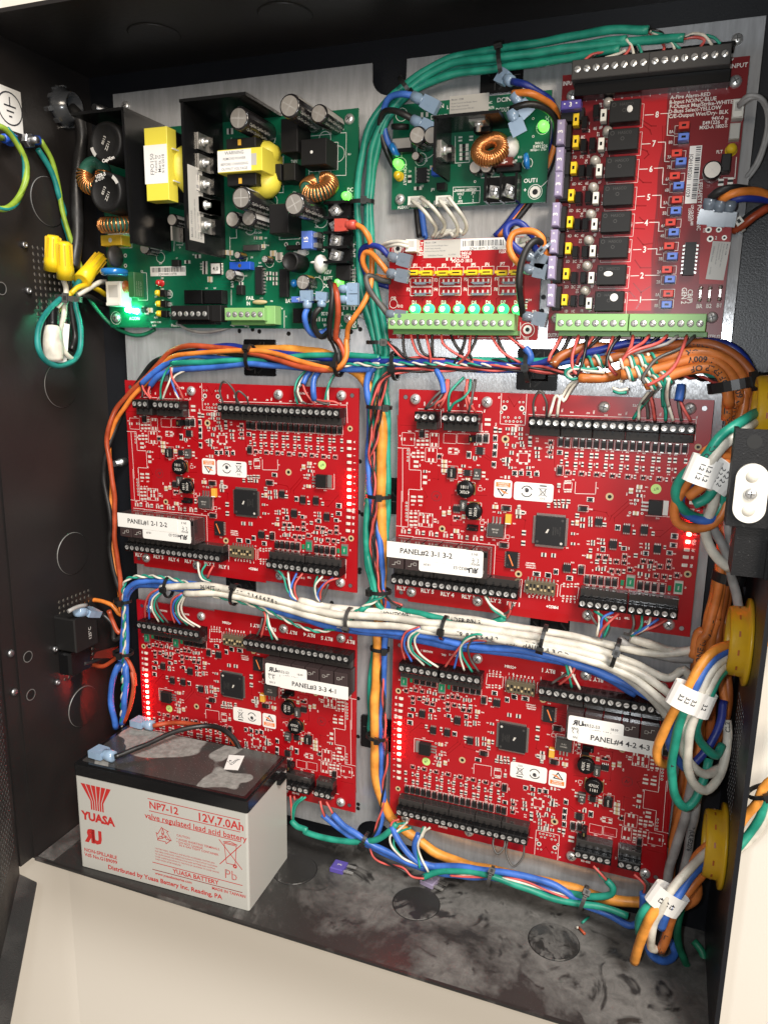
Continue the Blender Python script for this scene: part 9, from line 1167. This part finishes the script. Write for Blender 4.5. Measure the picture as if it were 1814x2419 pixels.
for tx,c,a,b,l,w in((('1.2 1.2','1.2 1.2'),(432.1,-33.7,70),(434,-21.3,70),(427.7,-42.3,70),'white paper flag on the green and white loop',9),(('2 2 2 2','2.2 2.2'),(440.7,-35.8,68),(445.1,-27.2,68),(435.4,-41.4,68),'white paper flag nearest the lock bracket',9),(('3.3','3.3','3.3'),(436.2,-167.1,61),(440.3,-156,61),(432.6,-179.3,61),'white paper flag on the orange and blue cables over board PANEL#4',10),(('3.2','3.2'),(444,-170.6,58),(447.1,-160.2,58),(441.8,-181,58),'white paper flag on the white and green cables over board PANEL#4',7),(('4.3','4.3','4.3'),(437,-303.8,57),(443.5,-289.9,57),(430.5,-319.8,57),'white paper flag on the cables hanging in the lowest corner',11)):flag_label(l,c,fdir(a,b),w,15,tx,thick=5)
for(p,m,l,d)in(([(423.1,114.2,14),(426.6,116.5,18),(434.2,118.7,16),(442.9,118.6,10),(453.6,116.3,2)],'wire_black','black wire leaving the relay board power connectors',(-.1,-1,-.2)),([(428.5,112.8,14),(433,115.1,18),(441.3,116.6,16),(448.7,116.5,10),(456.6,114.7,2)],'wire_orange','orange wire leaving the relay board power connectors',(-.1,-1,-.2)),([(433.9,112.8,13),(438.3,113.8,14),(446.2,113.8,10),(455.3,113.7,2)],'wire_navy','navy wire leaving the relay board power connectors',(-.1,-1,-.2))):
 o=wire(l,m,2.3,p,'wire','wire');spade(o,p[0],d,'conn_clear',14,3.8)
for p,m,l in(([(437.3,98.4,-2),(442.6,100.6,2),(447.6,105.3,4),(454.3,110.1,2)],'wire_rust','rust wire turning back under the relay board edge'),([(438.9,100.7,-8),(444.1,105.5,-6),(449.3,109.4,-4),(455.9,112.5,-2)],'wire_black','black wire turning back under the relay board edge')):wire(l,m,2.3,p,'wire','wire')
tie('pale tie on the wires at the relay board edge',(439.5,102.6,-3),(1,.8,0),5,5,(0,1),'white_plastic',2.2,0)
for p,l in(([(432.9,162.3,9),(437.8,164.6,14),(442.7,164.8,12),(446.9,160.7,8),(449.1,153.1,2),(448.2,144.2,-2),(445.3,135.1,-6),(440,127.4,-10),(437.5,125.3,-14)],'grey wire bowing out from the relay board socket'),([(432.8,163.4,9),(436.9,165.8,15),(443.2,164.8,14),(448,159.9,8),(450.2,151.6,2),(449.4,143.4,-2),(446.8,134.3,-6),(442.1,127.3,-10)],'second grey wire bowing out from the relay board socket')):wire(l,'wire_grey',1.2,p,'wire','wire')
k=MB();k.lathe([(7.5,0),(13.5,0),(13.5,4),(10.5,6),(9.5,12),(8.2,12),(7.5,0)],24,ax=(1,0,0))
for a in range(0,360,36):c,s_=math.cos(R_(a)),math.sin(R_(a));k.prism([(0,-1.6),(4,-1.6),(4,1.6),(0,1.6)],0,1.6,0,(Vector((0,13*c,13*s_)),Vector((1,0,0)),Vector((0,-s_,c)),Vector((0,c,s_))))
q=[(-33,201.2,11.6)][0];tag(k.build('cable_bushing','bush_clear',None,(-35,-q[2],q[1]),UP),'clear ribbed bushing around the black mains cable','bushing')
wire('thick black mains cable hanging down the side panel','wire_black',4.6,[(-29,200.7,8.8),(-23,194.4,7.4),(-23,183.3,5.7),(-25,169.6,7),(-25,150.6,11.4),(-25,127.3,14),(-25,117.8,14.4),(-25,105.7,16),(-25,95.2,18.6),(-23,83.9,23.6)],'mains_cable')
st_=[(-35,168.4,50.9)][0]
k=MB();k.lathe([(2.4,0),(2.4,12),(0,12.2)],12,ax=(1,0,0),c=(0,0,0));k.lathe([(5,2),(5,5.5),(4.4,6)],6,ax=(1,0,0),sm=False);o=k.build('earth_stud','steel_dull',None,(-35,-st_[2],st_[1]),UP);tag(o,'steel earth stud with nut beside the earth sticker','bolt')
e1=[(-29,170.6,41.7),(-29,160.5,33.1),(-29,145.8,27.6),(-29,130.1,25.6),(-27,106.8,21),(-25,90.7,16),(-23,83,14.5)]
o=wire('green and yellow earth wire from the stud to the wire nuts','wire_lime',1.8,e1,'earth_wire','wire');spade(o,e1[0],fdir(e1[0],st_),'blue_plastic',12,3.2)
e2=[(-30,164.2,43.9),(-30,151.9,32.9),(-30,135.4,26.2),(-30,125.5,21.3),(-30,119.7,22.4),(-29,105.3,19.8),(-29,90.4,19.4),(-25,72,22.9)]
o=wire('green earth wire from the stud running down behind the wire nuts','wire_teal',2.0,e2,'earth_wire','wire')
e3=[(-29,163.7,75.6),(-23,161.5,90.9),(-15,166,93.8),(-13,165.2,88.5),(-13,159.3,80.7),(-13,148,74.2),(-13,134.7,75.5),(-13,121.8,83.4),(-13,114.8,93.8),(-15,113.7,103.5)]
o=wire('green and yellow wire looped in front of the earth stud','wire_lime',2.0,e3,'earth_wire','wire');spade(o,e3[0],fdir(e3[0],st_),'blue_plastic',12,3.2);twist(None,'wire_lime','wire_teal',1.2,e3[3:],'stripe',par=o,pitch=60)
def wire_nut(label,base,tip):
 d=Vector(tip)-Vector(base);L=d.length;k=MB();prof=[(4.2,.6),(6.4,0),(6.2,L*.3),(5.6,L*.42),(4.6,L*.93),(3.8,L),(0,L)];k.lathe(prof,20,c=base,ax=d);z=d.normalized();x=z.orthogonal().normalized();y=z.cross(x)
 for a in range(0,360,40):
  n=x*math.cos(R_(a))+y*math.sin(R_(a));t=z.cross(n);k.prism([(-.35,L*.4),(.35,L*.4),(.35,L*.95),(-.35,L*.95)],4.3,5.7,1,(Vector(base),t,z,n))
 tag(k.build('wire_nut',['yellow_nut','yellow_box'],None,None,UP),label,'wire nut')
wire_nut('yellow wire nut standing behind the other upright one',*[(-25,80.5,43),(-19,104.5,46.6)]);wire_nut('yellow wire nut standing upright in front',*[(-17,74.9,39.2),(-11,100,44.9)]);wire_nut('yellow wire nut tilted toward the green board',*[(-17,74.6,22.9),(-19,95.5,-3.3)])
for m,r,p,l in(('wire_ivory',2.0,[(-17,74.7,41.9),(-19,67.8,37.3),(-19,58.8,39.2),(-17,46.7,43.7),(-15,37,50.9),(-13,26.4,52.4),(-13,19.4,46.9),(-15,15.4,39.1)],'white mains wire below the upright wire nuts'),('wire_black',2.0,[(-17,75.2,36.1),(-19,65.7,33.3),(-21,55.7,31.2),(-21,42.5,29.6),(-21,32.8,28.8),(-19,22.9,35.8)],'black mains wire below the upright wire nuts'),('wire_teal',2.1,[(-19,75.6,21.4),(-19,68.4,29),(-19,62.2,40.5),(-17,53.8,54.8),(-15,44.6,66.4),(-13,34.1,74.4),(-11,25,77.6),(-11,16.8,73.2),(-11,12.1,63.5),(-11,12,52.2),(-13,16.6,39.5),(-15,26.1,30.8),(-17,41.4,27.6),(-19,57.7,28.3),(-21,64.3,28)],'green wire making the big loop under the wire nuts'),('wire_yellow',2.0,[(-17,64.4,35),(-15,68.9,30),(-15,71.6,18.4),(-17,69.6,5.4),(-21,66.3,-9.4)],'yellow wire entering the white mains plug'),('wire_ivory',2.0,[(-17,64,28.2),(-15,69.5,18.6),(-17,74.3,5),(-21,76.8,-9.3)],'white wire entering the white mains plug'),('wire_black',2.0,[(-17,64.3,23.8),(-17,64,15),(-19,61,3.8),(-23,58.5,-10.6)],'black wire entering the white mains plug'),('wire_yellow',1.8,[(-17,65,34.9),(-21,59.5,37),(-23,53.4,40.4),(-23,50.3,44)],'yellow wire bending back under the mains tie'),('wire_ivory',1.9,[(-19,61.8,38.9),(-19,56,46),(-19,51.1,51.4),(-17,45,55.7)],'short white wire entering the taped joint')):wire(l,m,r,p,'wire','wire')
jt=[(-19,52.2,52.1),(-15,39.2,57.5),(-13,27.5,60.4),(-13,15.5,60.7)]
k=MB();k.tube(spline(jt[:2],2),4.6,12,0);k.tube(spline([jt[1],jt[2],jt[3]],2),6.6,10,1,rf=lambda t:.85+.25*math.sin(t*2.6));o=k.build('taped_joint',['black_plastic','wire_ivory'],None,None,UP);tag(o,'white taped joint hanging inside the green loop','wire joint')
q=[(-21,29.8,56.9)][0];k=MB();k.prism([(-7,-14),(9,-17),(13,12),(-3,15)],0,.3);k.text('0 IN',-1,-4,.35,4,1,8);k.text('AC',-1,-9,.35,4,1,8);o=k.build('paper_tag',['white_paper','ink'],None,(q[0],-q[2]+4,q[1]),(R_(90),0,R_(48)));tag(o,'crumpled white paper tag behind the taped joint','paper tag')
tie('dark tie gathering the mains wires',[(-18,61.1,35.9)][0],(.1,1,0),9,8,(.5,.9),'grey_plastic',4,6)
sb=obj('suppressor_block',None,None,(-27,-42,-215));tag(sb,'black suppressor block strapped to the lower side vent','electronic block')
def sbp(k,n,m):return k.build(n,m,sb,(27,42,215),UP)
k=MB();k.box(-35,-14,-214,-186,33,58,0,ch=1);vs,fs,w_=glyphs('125°C',.01);k.add([(-13.95,-208+a*4.2,40+b*4.2)for a,b in vs],fs,1);sbp(k,'case',['black_matte','cap_print'])
k=MB();k.box(-35,-22,-236,-216,34,57,0,ch=2);sbp(k,'taped_end','black_plastic')
o=wire('crimp joint lying across the top of the suppressor block','wire_grey',1.6,[(-15,-177.5,62.5),(-13,-175.6,54.9),(-13,-177.6,44.3)],'wire_joint','crimp joint');spade(o,[(-15,-180.5,53.1)][0],fdir([(-15,-180.5,53.1)][0],[(-19,-193.7,16)][0]),'conn_blue',26,4.4)
k=MB();q=[(-21,-224.9,28),(-21,-230.1,0.3),(-21,-237.9,9.2),(-21,-229,32.3)];k.face(q);o=k.build('warning_tag','fuse_brown',None,None,UP);tag(o,'small maroon tag beside the suppressor wires','tag')
o=wire('black wire from the lower end of the suppressor to the wall bundle','wire_black',1.7,[(-23,-230.7,41.5),(-23,-233.7,26.5),(-23,-231.8,10.4),(-23,-230.6,-2.1),(-23,-238.1,-12.2),(-23,-246,-27.1)],'wire','wire')
for l,p in(('black cable mount at the top of the plate under the green cables',(295,200,-8)),('black cable mount holding the orange and black supply wires',(119.8,19.8,-8)),('black cable mount under the distribution and relay boards',(327.6,16,-8)),('black cable mount halfway down the upper part of the trunk',(220.2,-77.1,-8)),('black cable mount beside the thick orange cable, lowest on the trunk',(218.9,-267.6,-8)),('black cable mount behind the white bundle beside the three relay wires',(98.9,-159.9,-8)),('black cable mount behind the white bundle, nearest the orange cables',(346.4,-159.5,-8))):tie_mount(l,p[0],p[1])
for l,p,d,a,b,hd in(('cable tie with a tall head on the green top curve',(235.5,192.8,3),(1,.8,0),7,6,(1,.6)),('cable tie on the mount at the top of the plate',(297.5,198.6,7),(1,.15,0),9,7,(-1,.5)),('small cable tie on the green trunk beside the converter board',(205.2,124.3,3),(0,1,0),8,5,(.6,.8)),('cable tie on the green trunk below the distribution board',(218.5,32.1,2),(0,1,0),8,6,(.7,.7)),('cable tie on the mount above board PANEL#1',(118.6,20.1,5),(1,-.05,0),8.5,7,(-.75,.7)),('cable tie where the supply wires join the bundle',(190.6,16.8,7),(1,0,0),8,7,(0,1)),('cable tie at the head of the middle trunk crossing',(231.8,16.5,5),(1,.1,0),9,6,(.3,1)),('cable tie on the mount under the relay board',(323.1,17.5,5),(1,.1,0),9,7,(0,1)),('uppermost cable tie on the middle trunk',(220.4,-12.3,4),(.02,1,0),8.5,6,(.75,.6)),('middle cable tie on the trunk over its mount',(221,-76,4),(0,1,0),8.5,6,(.45,.9)),('cable tie on the trunk just above the white bundle',(223.1,-146.7,5),(0,1,0),8,7,(-.6,.8)),('cable tie on the trunk just below the white bundle',(223.1,-193,2),(0,1,0),6.5,5,(.75,.7)),('cable tie on the trunk over the lower mount',(223,-264.1,4),(0,1,0),8,5.5,(.35,.95)),('cable tie by the round notch at the foot of the plate',(219,-347.3,17),(1,-.3,0),7,6,(0,1)),('cable tie on the white bundle near the corner of board PANEL#3',(44.2,-164.1,14),(1,0,0),8,6,(0,1)),('cable tie on the white bundle nearest the three relay wires of board PANEL#1',(106.3,-162.1,14),(1,-.15,0),8,7,(-.9,.6)),('grey headed cable tie on the white bundle beside the middle trunk',(203.2,-167.8,14),(1,-.05,0),7.5,7,(.8,.7)),('cable tie on the white bundle above the readers of board PANEL#4',(276.7,-163.7,16),(1,-.1,0),8,8,(0,1)),('cable tie on the white bundle above the switch block of board PANEL#4',(346,-159.9,18),(1,-.15,0),8.5,8,(.7,.8)),('last cable tie on the white bundle before the orange cables',(392.8,-162.8,19),(1,-.2,0),9,8,(-.4,1)),('cable tie on the bottom bundle left of the two',(318.8,-348.8,18),(1,-.2,0),6.5,6,(-.9,.5)),('cable tie on the bottom bundle nearest the hanging flag',(385,-348,17),(1,-.25,0),8,7,(-.9,.5)),('wide black strap round the turning orange cables',(448.2,11.3,8),(.25,-1,0),16,13,(-.5,.8)),('black strap on the orange cables below the bracket',(455.3,-107.7,4),(-.1,-1,0),9,9,(-.3,1)),('cable tie on the wall bundle above the suppressor',(-6.6,-183.8,9),(0,1,0),7,6,(.4,.9)),('cable tie on the wall bundle below the suppressor',(-4.9,-228.3,14),(0,1,0),8,7,(.3,1)),('cable tie on the cables outside the cabinet',(487,-236.9,24),(.5,-1,0),9,7,(-.2,1))):
 tie(l,p,d,a,b,hd,'grey_plastic' if 'grey headed' in l or 'bottom bundle' in l else 'tie',6.if 'strap' in l else 2.6,5 if 'strap' in l else 3)
# ================================================================ battery
BA_=R_(2.1);bx,by=Vector((math.cos(BA_),math.sin(BA_),0)),Vector((-math.sin(BA_),math.cos(BA_),0))
O_=Vector((6.5,-89.6,-378.0));BL,BD_,BHh=149.0,65.,80.
bat=obj('battery',None,None,O_+bx*BL/2+by*BD_/2,(0,0,BA_));tag(bat,'grey sealed lead acid battery with red print and dusty black lid','battery')
L0=(-BL/2,-BD_/2,0)
def bevbox(x0,x1,y0,y1,z0,z1,r,mi=0,k=None):
 k=k or MB();P=[]
 for cx,cy,a0 in((x1-r,y1-r,0),(x0+r,y1-r,90),(x0+r,y0+r,180),(x1-r,y0+r,270)):
  P+=[(cx+r*math.cos(R_(a0+30*i)),cy+r*math.sin(R_(a0+30*i)))for i in range(4)]
 k.prism(P,z0,z1,mi);return k
bevbox(0,BL,0,BD_,0,BHh,1.6).build('case','batt_grey',bat,L0)
k=bevbox(-.5,BL+.5,-.5,BD_+.5,BHh,89.2,1.8);bevbox(1.2,BL-1.2,1.2,BD_-1.2,89.2,90.4,1.4,0,k);lid=k.build('lid',['lid_black'],bat,L0)
k=MB();k.rrect(BL/2,BD_/2+.5,BL-8,BD_-6,2,90.45,90.6,0);k.build('lid_top','lid_dust',lid)
k=MB();k.box(BL+.4,BL+3.4,46,58,76,80,0);k.build('vent_lug','black_plastic',lid)
q=[(118.1,53.1),(123.8,32.5),(113,30),(106,50.2)];k=MB();k.face([(a,b,90.7)for a,b in q]);c_=[sum(v[i]for v in q)/4 for i in(0,1)];k.text('E2096',c_[0],c_[1]+1,90.75,4,1,78);k.text('14',c_[0]-4,c_[1],90.75,4,1,78);k.build('date_sticker',['white_paper','ink'],lid,None)
pr_=MB();Z=.12
def ft(body,p,size,bold=.02,sx=1.,ax='C',mi=0):pr_.text(body,p[0],p[1],Z,size,mi,0,ax,bold,sx)
F_=[(4.3,73.9),(32.9,73.7),(12.7,52.8),(25.3,52.7),(19.4,46.4),(13.7,29.4),(79.1,68.9),(126.6,68.5),(105.2,59.2),(77.9,45.1),(134.6,43.5),(134.1,26.6),(19.1,15.8),(19.1,11.5),(76,5.7),(104.4,17.2),(84.8,11.3),(132.1,11.4),(65.8,73.7),(142.8,73.5),(66.5,63.7),(143,63.8),(66.6,56.4),(143.2,55.9),(67.2,20.2),(143.6,20.1),(66.9,13.9),(143.4,14.1),(66.9,13.9),(143.4,14.1),(89.4,48.7),(89.2,45.4),(89.1,42.9),(91.2,40.7),(69.6,32.8)]
tl,tr_,bl,br_=F_[0],F_[1],F_[2],F_[3]
for i in range(6):
 f0,f1=i/6+.015,(i+1)/6-.012;T0,T1=tl[0]+(tr_[0]-tl[0])*f0,tl[0]+(tr_[0]-tl[0])*f1;U0,U1=bl[0]+(br_[0]-bl[0])*(f0+.01),bl[0]+(br_[0]-bl[0])*(f1-.02);yt_,yb_=tl[1],bl[1];ym=yb_+(yt_-yb_)*.35
 pr_.face([(T0,yt_,Z),(U0,ym,Z),(U0,yb_,Z),(U1,yb_,Z),(U1,ym,Z),(T1,yt_,Z)])
ft('YUASA',F_[4],9.6,.05);ft('NP7-12',F_[6],8.2,.02);ft('12V,7.0Ah',F_[7],9.2,.02);ft('valve regulated lead acid battery',F_[8],6.6,.012,1.0)
ft('U',(F_[5][0]+3,F_[5][1]),15,.07,.85);ft('R',(F_[5][0]-4,F_[5][1]),15,.07,-.85)
ft('NON-SPILLABLE',F_[12],4.3);ft('VdS No.G189099',F_[13],4.3);ft('Distributed by Yuasa Battery Inc. Reading, PA',F_[14],5.2,.025,1.05);ft('YUASA BATTERY',F_[15],5.2);ft('www.yuasabatteries.com',F_[16],3.2);ft('MADE IN TAIWAN',F_[17],3.4)
for i in range(18,30,2):pr_.line(*F_[i],*F_[i+1],.55,Z)
for t,p in(('CAUTION',F_[30]),('* AVOID SHORTING TERMINALS.',F_[31]),('* DO NOT CHARGE',F_[32]),('IN A GAS TIGHT CONTAINER.',F_[33])):ft(t,p,2.5,.005,1,'L')
for j in range(5):ft(('* BATTERY POSTS, TERMINALS, AND RELATED ACCESSORIES CONTAIN LEAD','AND LEAD COMPOUNDS, CHEMICALS KNOWN TO THE STATE OF CALIFORNIA','TO CAUSE CANCER AND REPRODUCTIVE HARM. BATTERIES ALSO CONTAIN','OTHER CHEMICALS KNOWN TO THE STATE OF CALIFORNIA TO CAUSE CANCER.','WASH HANDS AFTER HANDLING.')[j],(F_[34][0],F_[34][1]-j*2.3),1.75,.0,.85,'L')
ft('Pb',F_[11],11,-.012);pr_.text('Pb',F_[11][0],F_[11][1],Z+.05,11,1,0,'C',-.045)
cx,cy=F_[9]
V3=[(cx+9.2*math.cos(R_(a)),cy+9.2*math.sin(R_(a)))for a in(90,210,330)]
for i in range(3):
 a,b=Vector(V3[i]),Vector(V3[(i+1)%3]);d=(b-a).normalized();n=Vector((-d.y,d.x));L_=(b-a).length;c=Vector((cx,cy));q=lambda t,w:tuple(a+d*(L_*t)+n*w)
 pr_.poly([q(.16,0),q(.62,0),q(.62,-1.6),q(.86,1.9),q(.62,5.2),q(.62,3.6),q(.30,3.6)],.5,Z,0,True)
cx,cy=F_[10]
pr_.poly([(cx-5,cy+8),(cx+5,cy+8),(cx+3.6,cy-8),(cx-3.6,cy-8)],.5,Z,0,True);pr_.poly([(cx-5.6,cy+9),(cx,cy+10.6),(cx+5.6,cy+9)],.5,Z,0,True);pr_.line(cx-9,cy+10,cx+9,cy-10,.6,Z);pr_.line(cx+9,cy+10,cx-9,cy-10,.6,Z);pr_.ring(cx+3.4,cy-9,.6,1.7,Z,0,12)
pr_.build('front_print',['ink_red','batt_grey'],bat,L0,UP)
def on_lid(p,z=91.):return tuple(O_+bx*p[0]+by*p[1]+Vector((0,0,z)))
def pl(w):return(w[0],w[2],-w[1])
g1=[(29.1,10.3),(42.5,28.4),(53.5,48.9),(61.3,59.2),(72.4,67.6),(85.3,70.3),(99.4,67.6),(112,60.6)]
o=wire('black lead on the battery lid','wire_black',2.0,[pl(on_lid(p,z))for p,z in zip(g1,(95,97,100,101,101,100,96,86))],'battery_lead','wire');spade(o,pl(on_lid(g1[0],95)),Vector(pl(on_lid((0,0))))-Vector(pl(on_lid((9,-1.))))+Vector((0,.0,0)),'conn_blue',21,4.6,(0,1,0))
g2=[(27.3,62.8),(40,69),(56.6,72.3),(74.5,73.2),(89.8,71.9),(106.1,65)]
o=wire('orange lead at the back of the battery lid','wire_rust',1.9,[pl(on_lid(p,z))for p,z in zip(g2,(95,97,98,98,96,88))],'battery_lead','wire');spade(o,pl(on_lid(g2[0],95)),Vector(pl(on_lid((0,0))))-Vector(pl(on_lid((9,-1.)))),'conn_blue',20,4.4,(0,1,0))
# ================================================================ odds and ends on the cabinet floor
def loose_fuse(label,p,m,a):
 t=obj('loose_fuse',None,None,(p[0],-p[2],-378.5),(0,0,R_(a)));tag(t,label,'fuse');k=MB();k.box(-6,5,-5.6,5.6,.4,4.2,0,ch=.6);k.text('3',0,0,4.25,5,1,90);k.build('fuse_body',[m,'silk_dim'],t)
 for s_ in(-1,1):k=MB();k.box(5,13,s_*3.4-1.3,s_*3.4+1.3,1.9,2.7);k.build('blade','tin',t)
loose_fuse('violet blade fuse lying alone on the cabinet floor',[(197.7,-378.5,16.6)][0],'violet',0);loose_fuse('lilac blade fuse on the floor at the end of the red wire',[(269.8,-378.5,5.3)][0],'lilac',-14)
c1=[(388.9,-376.5,-0.9),(385,-376.5,6.7),(383,-376.5,12.3),(381.8,-376.5,13.4),(388.1,-376.5,17.2)]
for(a,b,m,l)in((0,1,'wire_green','snipped green wire scrap on the dusty floor'),(2,4,'wire_rust','snipped copper coloured wire scrap on the dusty floor'),(3,2,'wire_ivory','snipped white wire scrap on the dusty floor')):wire(l,m,.9,[c1[a],c1[b]],'wire_scrap','wire scrap')
